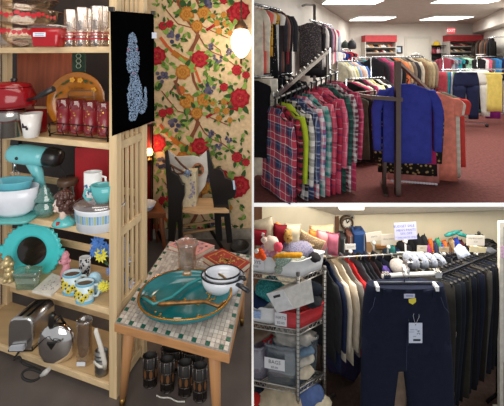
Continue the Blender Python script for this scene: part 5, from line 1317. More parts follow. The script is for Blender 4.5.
# --- pale shirts and rail stock in the middle distance
def stockrail(name, lab, rackname, px0, y0, D0, px1, D1, specs, grp, W=.42, T=.07, rot=None, seed0=0, feet=True, m=None):
    a = P(px0, y0, D0); b = Vector((X_(px1, D1), D1, a.z))
    rail(name, lab, [a, b], .014, feet=[a, b] if feet else [], m=m)
    fill(rackname, a, b, specs, group=grp, W=W, T=T, rot=rot, seed0=seed0, end='left end')
stockrail('clothes_rail', 'chrome rail of pale shirts beyond the plaid shirts', 'pale shirt rail', 337, 61, 5.9, 357, 6.2,
    [('cream shirt', fab('cfc9b0'), 'shirt', .62), ('ivory blouse', fab('d9d5c6'), 'shirt', .6), ('pale yellow shirt', fab('cfc890'), 'shirt', .6), ('sky blue shirt', fab('8fa6c9'), 'shirt', .62), ('blush shirt', fab('d9a890'), 'shirt', .62), ('white shirt', fab('dcdad4'), 'shirt', .6), ('blue striped shirt', fab('4f6aa6'), 'shirt', .62)],
    'shirts on the pale shirt rail', W=.5, T=.06, rot=R(-48), seed0=100)
stockrail('clothes_rail', 'grey rail of grey tops below the left red shelf', 'grey tops rail', 352, 57.5, 7.6, 376, 7.8,
    [('grey tee', fab('5f5f62'), 'tee', .55), ('slate top', fab('4c4e54'), 'tee', .6), ('teal trimmed top', fab('2f7f86'), 'tee', .62), ('red and grey top', fab('8a3238'), 'tee', .52), ('charcoal top', fab('3a3a3e'), 'tee', .6), ('pewter top', fab('7a7a7c'), 'tee', .6)],
    'tops on the grey rail', W=.5, T=.12, rot=R(-20), seed0=110)
stockrail('clothes_rail', 'low chrome rail of mixed bright tops behind the plaid shirts', 'low bright rail', 346, 79, 4.9, 384, 5.25,
    [('black top', fab('1c1a1d'), 'tee', .7), ('hot pink top', fab('c23a62'), 'tee', .7), ('ivory top', fab('d3ccb9'), 'tee', .75), ('black cardigan', fab('201d20'), 'shirt', .8), ('magenta edged top', fab('8f2f52'), 'shirt', .8), ('cream blouse', fab('d8d2bf'), 'shirt', .8), ('pale yellow blouse', fab('d3c88f'), 'shirt', .8), ('black blouse', fab('171619'), 'shirt', .85), ('white blouse', fab('dedbd3'), 'shirt', .8), ('dark brown blouse', fab('3a2c28'), 'shirt', .85), ('charcoal blouse', fab('333236'), 'shirt', .9)],
    'tops on the low bright rail', W=.5, T=.07, rot=R(-50), seed0=120)
stockrail('clothes_rail', 'chrome rail of jackets standing before the white door', 'jacket rail', 371, 57, 6.1, 424, 6.9,
    [('black jacket', fab('222024'), 'jacket', .8), ('plum jacket', fab('6a3048'), 'jacket', .78), ('hot pink cardigan', fab('b8406a'), 'jacket', .75), ('grey jacket', fab('6f6c6c'), 'jacket', .8), ('black coat', fab('1b1a1c'), 'coat', .9), ('orange knit', fab('c9683f'), 'jacket', .7), ('tan jacket', fab('a58a68'), 'jacket', .8), ('grey brown jacket', fab('6b5f55'), 'jacket', .85), ('charcoal coat', fab('333135'), 'coat', .9), ('pale stone jacket', fab('b9ae9a'), 'jacket', .8), ('brown jacket', fab('6a523e'), 'jacket', .85), ('khaki jacket', fab('8f7f62'), 'jacket', .85), ('beige coat', fab('a89878'), 'coat', .95), ('taupe coat', fab('8a7a66'), 'coat', .95)],
    'jackets on the rail before the door', W=.5, T=.08, rot=R(-42), seed0=140)
# long dark garments between the racks
stockrail('clothes_rail', 'rusty low arm rail of dark dresses behind the plaid shirts', 'dark dress rail', 352, 93, 4.35, 376, 4.6,
    [('olive grey dress', fab('55564a'), 'dress', .9), ('black dress', fab('232022'), 'dress', .95), ('dark taupe dress', fab('4a443e'), 'dress', .98), ('grey green dress', fab('5f6358'), 'dress', 1.0), ('black skirt', fab('1c1a1c'), 'dress', .95)],
    'dresses on the dark dress rail', W=.4, T=.08, rot=R(-20), seed0=160, m=metal('6a5650', .45))
# --- rusty rack with the blue sweater
Dp = 3.42; pm = metal('705f58', .42)
pr = thing('garment_rack', 'rusty square tube rack carrying the royal blue sweater', 'rack', (X_(397, Dp), Dp, 0))
pt_, ptop = P(396.5, 60, Dp), None
def sq(mb, a, b, w_=.045): return mb.bar(a, b, w_, w_)
sq(MB(), P(397.5, 61, Dp), Vector((X_(397.5, Dp), Dp, .015)), .055).build('upright', pm, pr)
sq(MB(), P(385.2, 120, Dp+.25), Vector((X_(384, Dp+.25), Dp+.25, .015)), .04).build('upright', pm, pr)
sq(MB(), P(371, 97.2, Dp-.012), P(402, 99.6, Dp-.012), .042).build('cross_bar', pm, pr)
sq(MB(), P(350, 93, Dp+.55), P(372, 97.3, Dp), .035).build('arm', pm, pr)
sq(MB(), P(399, 63, Dp), P(428, 90, Dp+.9), .04).build('sloping_arm', pm, pr)
MB().bar((X_(385, Dp), Dp-.02, .018), (X_(398, Dp), Dp+.4, .018), .05, .03).build('foot', pm, pr)
Dc = 3.52
loc = P(407, 79.5, Dc)
sw = garment('blue_sweater', 'royal blue long sleeved sweater hanging front on at the rusty rack', loc, R(-4), fab('33398a', .12), W=.62, L=.92, T=.14, sleeve='long', seed=5, collar=False, wr=.2, neck=.16, out=.1)
h = hanger_mb(.62, r=.008).build('clothes_hanger', hblk, None, local=True); h.location = loc; h.rotation_euler = (0, 0, R(-4)); tag(h, 'black hanger holding the royal blue sweater', 'hanger')
bl_ = [('magenta dress showing at the side of the blue sweater', fab('a82a5c'), (412, 84), 3.62, .56, .9, 'long', 'magenta_dress'),
       ('leopard print dress below the blue sweater', spots('1d1713', 'a98d60', 24, .34, kind='vor'), (407, 85), 3.67, .7, 1.04, 'long', 'leopard_dress'),
       ('salmon pink dress with pale lace hem, lowest under the sweater', fab('c98078'), (413, 86), 3.72, .62, 1.13, None, 'pink_dress'),
       ('coral short sleeved top right of the blue sweater', fab('d9806c'), (431, 88), 3.78, .62, 1.1, 'short', 'coral_top'),
       ('cream and white striped dress right of the coral top', plaid([(0, 'd9d3c4'), (.5, 'c2bba9')], 12), (440, 92), 3.84, .5, 1.02, 'short', 'striped_dress'),
       ('grey green dress behind the striped dress', fab('7f8372'), (439, 88), 3.9, .5, 1.1, None, 'grey_dress'),
       ('bright red top peeping out behind the striped dress', fab('c9433c'), (443, 90), 3.96, .56, .95, 'short', 'scarlet_blouse')]
for i, (lab, m, (x, y), D_, W_, L_, sl, nm) in enumerate(bl_):
    g = garment(nm, lab, P(x, y, D_), R(-12), m, W=W_, L=min(L_, P(x, y, D_).z-.05-.035), T=.045, sleeve=sl, seed=i+20, hanger=hblk, group='garments on the rusty rack', out=.03, flare=.03)
    if 'lace' in lab:
        mb = MB()
        for k in range(16): mb.disc(((k-7.5)*.033, -.03, -.05-min(L_, P(x, y, D_).z-.05-.035)-.002), .02, (1, 0, 0), (0, 0, 1), 8, ry=.015)
        mb.build('lace_hem', mat('cfc9d2'), g, local=True)
# --- right hand round rack: tops behind, trousers in front
Dr = 6.75
a, b = P(441, 67.5, Dr), P(478, 67.5, Dr+.15); a.z = b.z = 1.29; b2 = P(503, 68, Dr+.2); b2.z = 1.29
mid = P(468, 67, Dr+.1)
rr = thing('trouser_rack', 'chrome rack of trousers on the right with wheeled base', 'rack', (mid.x, mid.y, 0))
MB().tube([a, b, b2], .016, 10).build('bar', chrome, rr)
MB().tube([(mid.x-.1, mid.y+.1, 1.29), (mid.x-.1, mid.y+.1, .05)], .02, 8).build('post', chrome, rr)
for dx, dy in ((-.45, -.15), (.45, -.2), (.2, .35), (-.3, .35)):
    MB().bar((mid.x-.1, mid.y+.1, .09), (mid.x-.1+dx, mid.y+.1+dy, .08), .035, .03).build('base_leg', chrome, rr)
    MB().lathe((mid.x-.1+dx, mid.y+.1+dy, .0), [(.02, 0), (.035, .02), (.035, .05), (.01, .065)], 10).build('caster', mat('1a1a1a'), rr)
fill('trouser rack', P(440, 0, Dr-.05).xy.to_3d()+Vector((0, 0, 1.29)), P(455.5, 0, Dr+.0).xy.to_3d()+Vector((0, 0, 1.29)),
     [('red striped trousers', fab('a3404a'), 'pants', .8), ('teal trousers', fab('2f7f80'), 'pants', .85), ('blue trousers', fab('35508f'), 'pants', .9), ('pale grey trousers', fab('b5b5b2'), 'pants', .95), ('green print trousers', fab('4f7a4c'), 'pants', .95), ('yellow ochre trousers', fab('c2a24f'), 'pants', 1.0), ('brown trousers', fab('4a3028'), 'pants', 1.0), ('black trousers', fab('1d1b1e'), 'pants', 1.05)],
     group='trousers on the right rack', W=.46, T=.05, rot=R(-66), seed0=170)
pants('navy_trousers', 'navy cropped trousers hanging front on at the right rack', P(466, 70.5, Dr-.2), R(2), fab('1f2440', .1), W=.58, L=1.02, T=.1, legw=.47, hanger=hwht, band=fab('191d36', .1), seed=1)
pants('white_trousers', 'white trousers hanging beside the navy trousers', P(479, 69, Dr+.1), R(-35), fab('dad8d0', .08), W=.42, L=1.02, T=.1, hanger=hwht, seed=2)
pants('white_trousers', 'white trousers seen between the legs of the navy trousers', P(463.5, 70, Dr+.22), R(3), fab('cfccc2', .08), W=.4, L=1.08, T=.08, hanger=hwht, seed=3)
fill('short run beside the white trousers', P(481, 69.5, Dr+.32), P(489, 69.5, Dr+.4), [('black top', fab('1c1a1d'), 'tee', .9), ('dark red top', fab('b02f34'), 'tee', .72), ('teal top', fab('2f8f88'), 'top', 1.0), ('black jacket', fab('201d20'), 'jacket', .85)], group='tops beside the white trousers', W=.4, T=.05, rot=R(-50), seed0=190)
garment('yellow_skirt', 'soft yellow long skirt hanging at the right edge', P(494.5, 70.5, Dr-.05), R(-3), fab('d9c46a', .08), W=.36, L=.86, T=.1, hanger=hwht, seed=4, neck=.6, wr=.5)
garment('purple_blouse', 'bright purple top hanging lower behind the yellow skirt', P(493, 74, Dr+.2), R(-8), fab('8a2f86', .15), W=.36, L=.98, T=.08, hanger=hwht, seed=6)
# tops rail behind
stockrail('clothes_rail', 'chrome rail of bright tops in front of the right red shelf', 'bright tops rail', 443, 56, 8.2, 478, 8.5,
    [('maroon top', fab('7a3440'), 'tee', .6), ('grey tee', fab('8f9298'), 'tee', .6), ('slate blue tee', fab('66708a'), 'tee', .65), ('teal tee', fab('2f8f96'), 'tee', .65), ('dark tee', fab('2f2c33'), 'tee', .65), ('mint green tee', fab('9fd0b4'), 'tee', .7), ('pale mint tee', fab('aad6bd'), 'tee', .65), ('grey vest', fab('8a8784'), 'top', .7), ('charcoal tee', fab('3c3a3f'), 'tee', .7), ('acid yellow tee', fab('c6c244'), 'tee', .6)],
    'tops on the bright tops rail', W=.36, T=.1, rot=R(-15), seed0=210)
stockrail('clothes_rail', 'chrome rail of small tops and bras by the right wall', 'small tops rail', 477, 56.5, 8.0, 503, 8.2,
    [('black top', fab('1d1b1f'), 'top', .5), ('white bra top', fab('d2d0cf'), 'top', .4), ('pink bra top', fab('c9607a'), 'top', .42), ('grey top', fab('55555a'), 'top', .5), ('bright blue top', fab('2f74b5'), 'top', .42), ('sky blue top', fab('4a90c9'), 'top', .42), ('navy top', fab('23284a'), 'top', .6), ('blue top', fab('2b5a9c'), 'top', .6)],
    'tops on the small tops rail', W=.36, T=.1, rot=R(-10), seed0=230)
# leather jackets on the right wall and pale bags above
a, b = rwall(.5, .3, 2.12), rwall(3.2, .3, 2.12)
rail('wall_rail', 'chrome rail of dark leather jackets on the right wall', [a, b], .016, extra=[[a, a-rn*.28], [b, b-rn*.28]])
fill('right wall leather rail', a, b, [('dark brown leather jacket', mat('3a2a22', rough=.4), 'jacket', .8), ('black leather jacket', mat('1d1a1a', rough=.35), 'jacket', .85), ('grey brown jacket', fab('55483e'), 'jacket', .8), ('black coat', fab('1f1c1d'), 'coat', .9), ('tan brown jacket', fab('6a4a38'), 'jacket', .85), ('dark grey coat', fab('3a3636'), 'coat', .9), ('brown suede jacket', fab('5a3c2c'), 'jacket', .85), ('charcoal jacket', fab('2e2b2d'), 'jacket', .9), ('black jacket', fab('191819'), 'jacket', .9)],
     group='jackets on the right wall', W=.5, T=.1, seed0=250, rot=R(40))
sh2 = thing('display_stand', 'pale grey display shelf in front of the right wall', 'shelf', (X_(491, 8.8), 8.8, 0))
MB().box2((X_(481, 8.8), 8.7, Z_(54, 8.8)-.03), (X_(500, 8.8), 9.0, Z_(54, 8.8))).build('shelf_top', mat('b9b6b2'), sh2)
for x in (483, 498): MB().tube([(X_(x, 8.8), 8.85, Z_(54, 8.8)-.03), (X_(x, 8.8), 8.85, 0)], .016, 8).build('leg', chrome, sh2)
for i, (x, hh, r, tone, nm) in enumerate(((490, 7, 2.2, 'd6cdb9', 'cream'), (494, 4, 2.0, 'cfcac4', 'pale grey'), (487, 3, 1.8, 'b9a890', 'beige'))):
    c = Vector((X_(x, 8.85), 8.85, Z_(54, 8.8)+.001)); s = 8.85/F
    o = thing('soft_bag', '%s bag standing on the pale display shelf' % nm, 'bag', c, 0, 'bags on the pale display shelf')
    MB().loft([[c+Vector((r*k*s*math.cos(2*PI*j/12), .1*k*math.sin(2*PI*j/12), h*s)) for j in range(12)] for h, k in ((0, .9), (hh*.3, 1), (hh*.7, .7), (hh, .35))]).build('bag_body', mat(tone), o)
    MB().tube([c+Vector((-.03, 0, hh*s)), c+Vector((0, 0, hh*s+.06)), c+Vector((.03, 0, hh*s))], .008, 6).build('strap', mat(tone), o)
# black coat on the wall below the small shelf
a, b = P(431, 68.5, D-.3), P(441, 68.5, D-.3)
rail('wall_rail', 'short rail of coats below the small black wall shelf', [a, b], .014, extra=[[a, a+Vector((0, .29, 0))], [b, b+Vector((0, .29, 0))]])
fill('short rail below the small shelf', a, b, [('black coat', fab('19181a'), 'coat', .95), ('black long coat', fab('222023'), 'coat', 1.0), ('olive brown coat', fab('6f6250'), 'coat', .95)], group='coats below the small black shelf', W=.5, T=.14, rot=R(-40), seed0=270)
# ================================================================ LOWER ROOM: thrift shop below the slab
LZ = -3.2; LB_ = 5.4
cream_wall = mat('c9bea4', rough=.85, noise=.05, ns=3)
mb = MB(); mb.box2((-1.4, SD0+.01, LZ-.1), (6.5, LB_+.1, LZ)); struct('floor_lower', mb, mat('3a2a24', rough=.95, noise=.25, ns=20, bump=.3))
mb = MB(); mb.box2((1.49, LB_, LZ), (6.5, LB_+.1, -.036)); struct('wall_lower_back', mb, cream_wall)
wall_run('wall_lower_left', (-1.25, 3.935), (1.494, LB_), .1, LZ, -.036, cream_wall, 1)
mb = MB(); a = -.8; cz = Z_(215, LB_)
def cov(x0, x1): return [(x0, 4.75, -.62), (x1, 4.75, -.62), (x1, LB_-.001, cz+.0), (x0, LB_-.001, cz)]
mb.hexa([(.9, 5.05, -.91), (6.5, 5.05, -.92), (6.5, LB_-.002, Z_(206.8, LB_)), (1.494, LB_-.002, cz)], [(.9, 5.05, -.1), (6.5, 5.05, -.1), (6.5, LB_-.002, -.1), (1.494, LB_-.002, -.1)])
struct('ceiling_lower', mb, mat('ece3d2', rough=.9, noise=.05))
mb = MB(); mb.box2((X_(335, LB_), LB_-.03, LZ), (X_(338.5, LB_), LB_-.001, Z_(216, LB_))); struct('trim_5', mb, mat('6a4a38', rough=.6))
mb = MB(); mb.box2((X_(375, LB_), LB_-.05, Z_(247, LB_)), (6.4, LB_-.001, Z_(244.5, LB_))); struct('trim_6', mb, wood('9a6b40', 0))
mb = MB(); mb.box2((X_(253, 4.56), 4.53, LZ), (X_(262, 4.56), 4.58, -.1)); struct('trim_7', mb, wood('6f4c36', 2))
t = thing('tube_light', 'white ceiling tube light above the wall clock', 'light', P(351, 208.6, 4.7))
mb = MB(); mb.box2((X_(339, 4.7), 4.66, Z_(208.6, 4.7)), (X_(363, 4.7), 4.76, Z_(205.6, 4.7))); mb.build('diffuser', mat('fff8e8', emit=2.2, noise=0), t)
mb = MB(); mb.box2((X_(338, 4.7), 4.65, Z_(205.5, 4.7)), (X_(364, 4.7), 4.77, Z_(203, 4.7))); mb.build('housing', mat('d8d4ca'), t)
for x, y, pw, sx in ((1.1, 3.75, 20, 1.4), (2.6, 3.75, 32, 1.4), (1.6, 4.3, 26, 1.2), (3.4, 4.4, 44, 1.6)):
    area('lower_ceiling_fill', (x, y, -.1), sx, pw, (1, .95, .86), (x, y+.25, -3), .4)  # unseen area lights added under the slab, besides the one tube light
# clock and camera on the wall
c = P(346.5, 222, LB_-.03); s = LB_/F
ck = thing('wall_clock', 'round wall clock with dark rim beside the dark corner post', 'clock', c)
Mw = Matrix.Rotation(PI/2, 3, 'X')
MB().lathe(c, [(4.6*s, .0), (4.7*s, .05), (6*s, .06), (6.6*s, .03), (6.6*s, -.025)], 28, M=Mw).build('rim', mat('4a3a2c', rough=.4), ck)
MB().lathe(c, [(4.7*s, .03), (.01*s, .03)], 28, M=Mw).build('dial', mat('cfc8b8'), ck)
mb = MB()
for k in range(12): a = 2*PI*k/12; mb.bar(c+Vector((math.sin(a)*3.6*s, -.033, math.cos(a)*3.6*s)), c+Vector((math.sin(a)*4.4*s, -.033, math.cos(a)*4.4*s)), .014, .004, (0, 1, 0))
mb.build('hour_marks', mat('2a221c'), ck)
mb = MB(); mb.bar(c+Vector((0, -.035, 0)), c+Vector((2.2*s, -.035, 2.4*s)), .02, .004, (0, 1, 0)); mb.build('hour_hand', mat('1c1814'), ck)
mb = MB(); mb.bar(c+Vector((0, -.037, 0)), c+Vector((-1*s, -.037, 3.8*s)), .015, .004, (0, 1, 0)); mb.build('minute_hand', mat('1c1814'), ck)
cmr = thing('security_camera', 'small white camera on the wall right of the clock', 'camera', P(352, 217, LB_-.04))
MB().box(P(352, 217, LB_-.03), (.07, .06, .05)).build('camera_body', mat('8a867c'), cmr); MB().ell(P(352.3, 217.3, LB_-.065), .018, 8, 6).build('lens', mat('1c1c1e'), cmr)

# ---------------- wire shelving in the left corner
WA = Vector((X_(298, 3.5), 3.5, 0)); WB = Vector((X_(243, 3.62), 3.62, 0)); WC = Vector((X_(324.5, 3.68), 3.68, 0)); WBX = Vector((.02, 0, 0))
# clip the left end at the room's own wall
k_ = 1.; WL = WA.lerp(WB, k_); WLc = WL+(WC-WA)
wr = thing('wire_shelving', 'chrome wire shelving unit stacked with bins and soft toys', 'shelf', (WA.x, WA.y, LZ))
cw = metal('b0aca6', .28)
WZ = [Z_(278.5, 3.5), Z_(330, 3.5), Z_(389, 3.5)]
for p, zt_ in ((WA, Z_(273, 3.5)), (WC, Z_(267, 3.68))):
    po = MB(); po.tube([(p.x, p.y, LZ), (p.x, p.y, zt_)], .021, 10)
    pq = po.build('post', cw, wr)
    mb = MB()
    for k in range(60):
        z0 = zt_-.03-k*.05
        if z0 > LZ: mb.lathe((p.x, p.y, z0), [(.0212, 0), (.0236, .006), (.0212, .012)], 10)
    mb.build('post_rings', metal('77736e', .4), pq)
    MB().lathe((p.x, p.y, zt_), [(.024, -.02), (.024, .006), (.004, .012)], 10).build('post_cap', mat('5a5754', rough=.4), wr)
po = MB().tube([(WL.x+.01, WL.y, LZ), (WL.x+.01, WL.y, WZ[0]+.05)], .018, 8).build('post', cw, wr)
po = MB().tube([(WLc.x+.0, WLc.y, LZ), (WLc.x+.0, WLc.y, WZ[0]+.05)], .018, 8).build('post', cw, wr)
def V3(p, z): return Vector((p.x, p.y, z))
for z in WZ:
    mb = MB()
    for a, b in ((WA, WL), (WA, WC), (WC, WLc), (WL, WLc)):
        mb.tube([V3(a, z), V3(b, z)], .008, 6); mb.tube([V3(a, z-.06), V3(b, z-.06)], .007, 6)
        n = 12 if (b-a).length > .45 else 6
        mb.tube([V3(a.lerp(b, i/(2*n)), z-(.0 if i % 2 else .06)) for i in range(2*n+1)], .005, 5)
    sh = mb.build('wire_edge', cw, wr)
    mb = MB()
    for i in range(1, 22): mb.tube([V3(WA.lerp(WL, i/22), z), V3(WC.lerp(WLc, i/22), z)], .004, 5)
    mb.build('wire_deck', cw, sh)
def WP(t, s_, z): p = WA+(WL-WA)*t+(WC-WA)*s_; p.z = z; return p
def bin_(name, lab, t0, t1, s0, s1, z, h, m, label=None, lm=None, flare=.04, txt=None, cat='bin', tilt=None, label_w=(.25, .8), th=.0, lpos=.5):
    root = thing(name, lab, cat, WP((t0+t1)/2, (s0+s1)/2, z))
    def q(k, zz, inset=0.):
        ct, cs = (t0+t1)/2, (s0+s1)/2; ht, hs = (t1-t0)/2*k-inset, (s1-s0)/2*k-inset*1.5
        pts = []
        for i in range(28):
            a = 2*PI*i/28; x = math.copysign(abs(math.cos(a))**.3, math.cos(a)); y = math.copysign(abs(math.sin(a))**.3, math.sin(a))
            p = WP(ct+ht*x, cs+hs*y, zz)
            pts.append(tilt @ p if tilt else p)
        return pts
    MB().loft([q(1-flare*2, z), q(1-flare, z+h*.4), q(1, z+h*.93), q(1.03, z+h*.94), q(1.03, z+h), q(.98, z+h, .006), q(1-flare*2, z+.02, .01)], True, True, True).build('bin_body', m, root)
    if label:
        # paper label on the front face (front is s0)
        u = (WA-WL).normalized(); n = Vector((u.y, -u.x, 0)); n = n if n.y < 0 else -n
        c = WP(t0+(t1-t0)*lpos, s0+.0, z+h*.55)+n*.012
        w_, hh = label_w
        if tilt: c = tilt @ c
        M_ = Matrix((u, -n, Vector((0, 0, 1)))).transposed()
        lb = MB().box(c, (w_, .003, hh), M_).build('paper_label', lm or mat('d6d4d6', noise=0), root)
        for k, (tx, sz, oz) in enumerate(txt or ()):
            MB().text(tx, c+n*.0025+Vector((0, 0, oz)), u, (0, 0, 1), sz).build('label_words', mat('3a3a44', noise=0), lb)
    return root
wht = mat('dcdbda', rough=.45, noise=.04)
z = WZ[0]+.01
bin_('white_bin', 'white plastic bin of toys at the left end of the top wire shelf', .43, .98, -.02, 1.1, z, .2, wht, True, None, .05, (('TOYS', .055, .02), ('$1.00', .035, -.03)), label_w=(.22, .13), lpos=.6)
bin_('white_bin', 'long white plastic bin at the corner of the top wire shelf', -.04, .4, -.06, 1.0, z, .195, wht, flare=.06)
z = WZ[1]+.01
bin_('white_bin', 'white bin with small blue sticker on the middle wire shelf', .44, .97, .0, .7, z, .19, wht, True, mat('8fa6cc', noise=.5, ns=90), .05, label_w=(.12, .09), lpos=.6)
bin_('red_basket', 'red plastic basket with white label on the middle wire shelf', -.05, .4, -.06, .97, z, .19, mat('b8262c', rough=.4), True, None, .06, (('HATS', .05, .02), ('$2.00', .04, -.04)), label_w=(.14, .15), lpos=.72, cat='basket')
z = WZ[2]+.01
tub = bin_('clear_bin', 'clear plastic storage box full of folded cloth on the lowest wire shelf', .03, .62, -.04, .93, z, .46, glass('cfdae2', .08, .15, .93), True, None, .05, (('BAGS', .06, .02), ('$3.00', .035, -.04)), label_w=(.24, .13), lpos=.62, cat='box')
bin_('clear_bin', 'second clear box with pink cloth at the far left of the lowest wire shelf', .68, .99, .0, .7, z, .38, glass('b9b4c4', .1, .15, .7), flare=.03, cat='box')
# soft things: pillows, plush, folded knits
def blob(name, lab, c, r, m, seed=0, amp=.18, cat='cloth', n=18, k=10, M=None, group=None, root=None, fr=2.2):
    rg = random.Random(seed); ph = [rg.random()*6 for _ in range(6)]
    mb = MB(); c = Vector(c); rings = []
    for i in range(k+1):
        a = -PI/2+PI*i/k; ca = max(.02, math.cos(a)); ring = []
        for j in range(n):
            b = 2*PI*j/n; v = Vector((ca*math.cos(b), ca*math.sin(b), math.sin(a)))
            d = 1+amp*(math.sin(fr*v.x*2+ph[0])*math.sin(fr*v.z*2.4+ph[1])+.6*math.sin(fr*3*v.x+ph[2]+v.z*3)*math.sin(fr*2.6*v.y+ph[3]))
            w_ = Vector((v.x*r[0], v.y*r[1], v.z*r[2]))*d; ring.append(c+(M @ w_ if M else w_))
        rings.append(ring)
    mb.loft(rings)
    o = mb.build(name, m, root)
    if root is None: tag(o, lab, cat, group)
    return o
def pillow(name, lab, px0, px1, y0, y1, D, m, roll=0., th=.09, lean=.12, cat='pillow', pipe=None, frill=0.):
    c = P((px0+px1)/2, (y0+y1)/2, D); w_, h_ = S((px1-px0)/2, D), S((y1-y0)/2, D)
    M = Matrix.Rotation(R(roll), 3, 'Y') @ Matrix.Rotation(-lean, 3, 'X'); n = 16
    front, back = [], []
    mb = MB()
    def f(sg):
        def g(u, v):
            x, zz = 2*u-1, 2*v-1; b = max(0., (1-x**4)*(1-zz**4))**.6
            px = x*(1-.09*(1-zz*zz)*0-.08*(1-abs(x))*0-.07*(1-zz**2)*abs(x)); pz = zz*(1-.07*(1-x**2)*abs(zz))
            return c+M @ Vector((px*w_, sg*th*b, pz*h_))
        return g
    mb.grid(n, n, f(-1)); mb.grid(n, n, f(1))
    root = mb.build(name, m, None); tag(root, lab, cat)
    edge = [(x/8-1, -1) for x in range(17)]+[(1, x/8-1) for x in range(1, 17)]+[(1-x/8, 1) for x in range(1, 17)]+[(-1, 1-x/8) for x in range(1, 16)]
    pts = [c+M @ Vector((x*(1-.07*(1-zz*zz)*abs(x))*w_, 0, zz*(1-.07*(1-x*x)*abs(zz))*h_)) for x, zz in edge]
    if frill:
        pts2 = [c+(p-c)*(1+frill*(1+.25*math.sin(i*2.4))) for i, p in enumerate(pts)]
        nn = len(pts); MB().add(pts+pts2, [(i, (i+1) % nn, nn+(i+1) % nn, nn+i) for i in range(nn)], True).build('frill', pipe or m, root)
    else: MB().tube(pts, .007, 6, closed=True).build('piping', pipe or m, root)
    return root
pillow('pillow', 'cream square cushion standing at the back left of the top wire shelf', 253.5, 276, 219, 247, 3.86, fab('b5a78f'), roll=-14)
pillow('pillow', 'red cushion with white patch at the far left of the top wire shelf', 250.5, 266, 230, 245, 3.72, fab('7f1824'), roll=4, th=.06)
mb = MB(); mb.disc(P(263, 234.5, 3.65), S(1.6, 3.7), UX, UZ, 9, off=(0, -.01, 0), jag=.2); tag(mb.build('white_rosette', fab('d8cfc8')), 'white rosette pinned on the red cushion', 'rosette')
pillow('pillow', 'dark red cushion standing in the middle of the cushion row', 273, 286, 225, 243, 3.8, fab('701722'), roll=6, th=.07)
pillow('pillow', 'off white quilted cushion right of the dark red one', 284, 300, 224.5, 246, 3.84, fab('b3a78f'), roll=5)
blob('plush_toy', 'small orange plush toy behind the dark red cushion', P(277, 227, 3.92), (.06, .05, .05), fab('d98a4a'), 3, cat='toy')
blob('plush_toy', 'gold and brown plush between dark red and cream cushions', P(288, 236, 3.7), (.05, .05, .08), spots('b08a4a', '5a4426', 30, .35), 4, cat='toy')
pillow('pillow', 'large beige cushion at the right end of the cushion row', 310, 334, 226, 250, 4.1, fab('b39a74'), roll=-2)
pillow('pillow', 'brown woven cushion with pale edge leaning right of the knits', 296, 323, 236, 254, 3.86, spots('6f5a44', 'a08c6c', 60, .3), roll=24, th=.06, pipe=fab('cbb48c'))
pillow('pillow', 'dusty pink cushion in front of the beige one', 316, 328, 231, 251, 3.98, fab('c98282'), roll=8, th=.08)
pillow('pillow', 'mauve cushion with frilled edge at the end of the pile', 326, 338, 234, 254, 3.95, fab('9c5464'), roll=6, th=.08, frill=.13)
pillow('pillow', 'orange cushion peeping behind the woven cushion', 308, 318, 231, 246, 4.02, fab('cf7a3a'), roll=12, th=.05)
pillow('pillow', 'tan corduroy cushion at the back of the knits', 296, 306, 231, 245, 3.92, fab('b39766'), roll=28, th=.05)
def plush(name, lab, cx, cy, D, r, m, parts, cat='toy'):
    t = thing(name, lab, cat, P(cx, cy+r, D)); s = D/F
    blob('plush_body', '', P(cx, cy, D), (r*s, r*s*.7, r*s*.9), m, int(cx), .08, root=t)
    for i, (x, y, rr, mm, nm) in enumerate(parts): blob(nm, '', P(x, y, D-.06), (rr*s, rr*s*.8, rr*s), mm, i+int(cx), .1, root=t)
    return t
plush('plush_toy', 'cream plush toy with bright pink ear on the toy pile', 271, 243.5, 3.6, 8, fab('d6c3b4'), [(278, 247, 4.5, fab('e0566a'), 'ear'), (264, 240, 3, fab('d6c3b4'), 'ear')])
plush('plush_toy', 'bright orange plush with white face at the left edge of toys', 259, 253.5, 3.5, 5.5, fab('d95426'), [(256.5, 251, 2.2, fab('d8cfc6'), 'face'), (263, 257, 3.2, fab('d95426'), 'arm')])
plush('plush_toy', 'pink and lilac plush between the orange and cream toys', 267, 250, 3.62, 7, spots('b98aa0', 'd8b8c4', 40, .4), [(274, 254, 4, fab('b9869c'), 'paw')])
blob('knit_scarf', 'multicoloured grey lilac knit lying along the back of the bins', P(297, 249, 3.72), (S(17, 3.7), .14, S(6, 3.7)), spots('7f788a', '545f7c', 55, .4), 7, .12, 'scarf')
blob('knit_blanket', 'tan folded knit behind the lilac scarf', P(302, 242.5, 3.86), (S(13, 3.8), .1, S(4, 3.8)), fab('a8936c'), 8, .15, 'blanket')
blob('knit_blanket', 'pale green and cream knit under the lilac scarf', P(292, 255, 3.64), (S(15, 3.6), .1, S(3.5, 3.6)), spots('a3ae9a', 'd0cbb8', 40, .4), 9, .12, 'blanket')
c = P(288, 256, 3.47); s = 3.47/F
hb = thing('knit_scarf', 'yellow orange knitted band draped on the corner bin rim', 'scarf', P(288, 259, 3.47))
MB().tube([P(274, 259, 3.47), P(279, 256.5, 3.45), P(289, 255.5, 3.46), P(300, 255.2, 3.48), P(302, 254, 3.5)], [.03, .035, .032, .03, .015], 10, flat=.8).build('knit_band', fab('cf8f1f', .3, 40), hb)
pom = thing('bobble_hat', 'grey green knitted hat with bobble hanging over the corner bin', 'hat', P(279, 272, 3.42))
MB().loft([[P(x+rx*math.cos(2*PI*k/14), y, 3.44+.03*math.sin(2*PI*k/14)) for k in range(14)] for x, y, rx in ((283, 258, 9), (283, 261, 8), (281, 264.5, 5.5), (280, 267, 3))]).build('hat_body', spots('7f9488', 'a8b3a0', 50, .4), pom)
blob('bobble', '', P(278.5, 269.5, 3.42), (S(4.2, 3.4), S(3, 3.4), S(4.2, 3.4)), spots('7c8a80', 'a3aa98', 70, .4), 3, .1, root=pom)
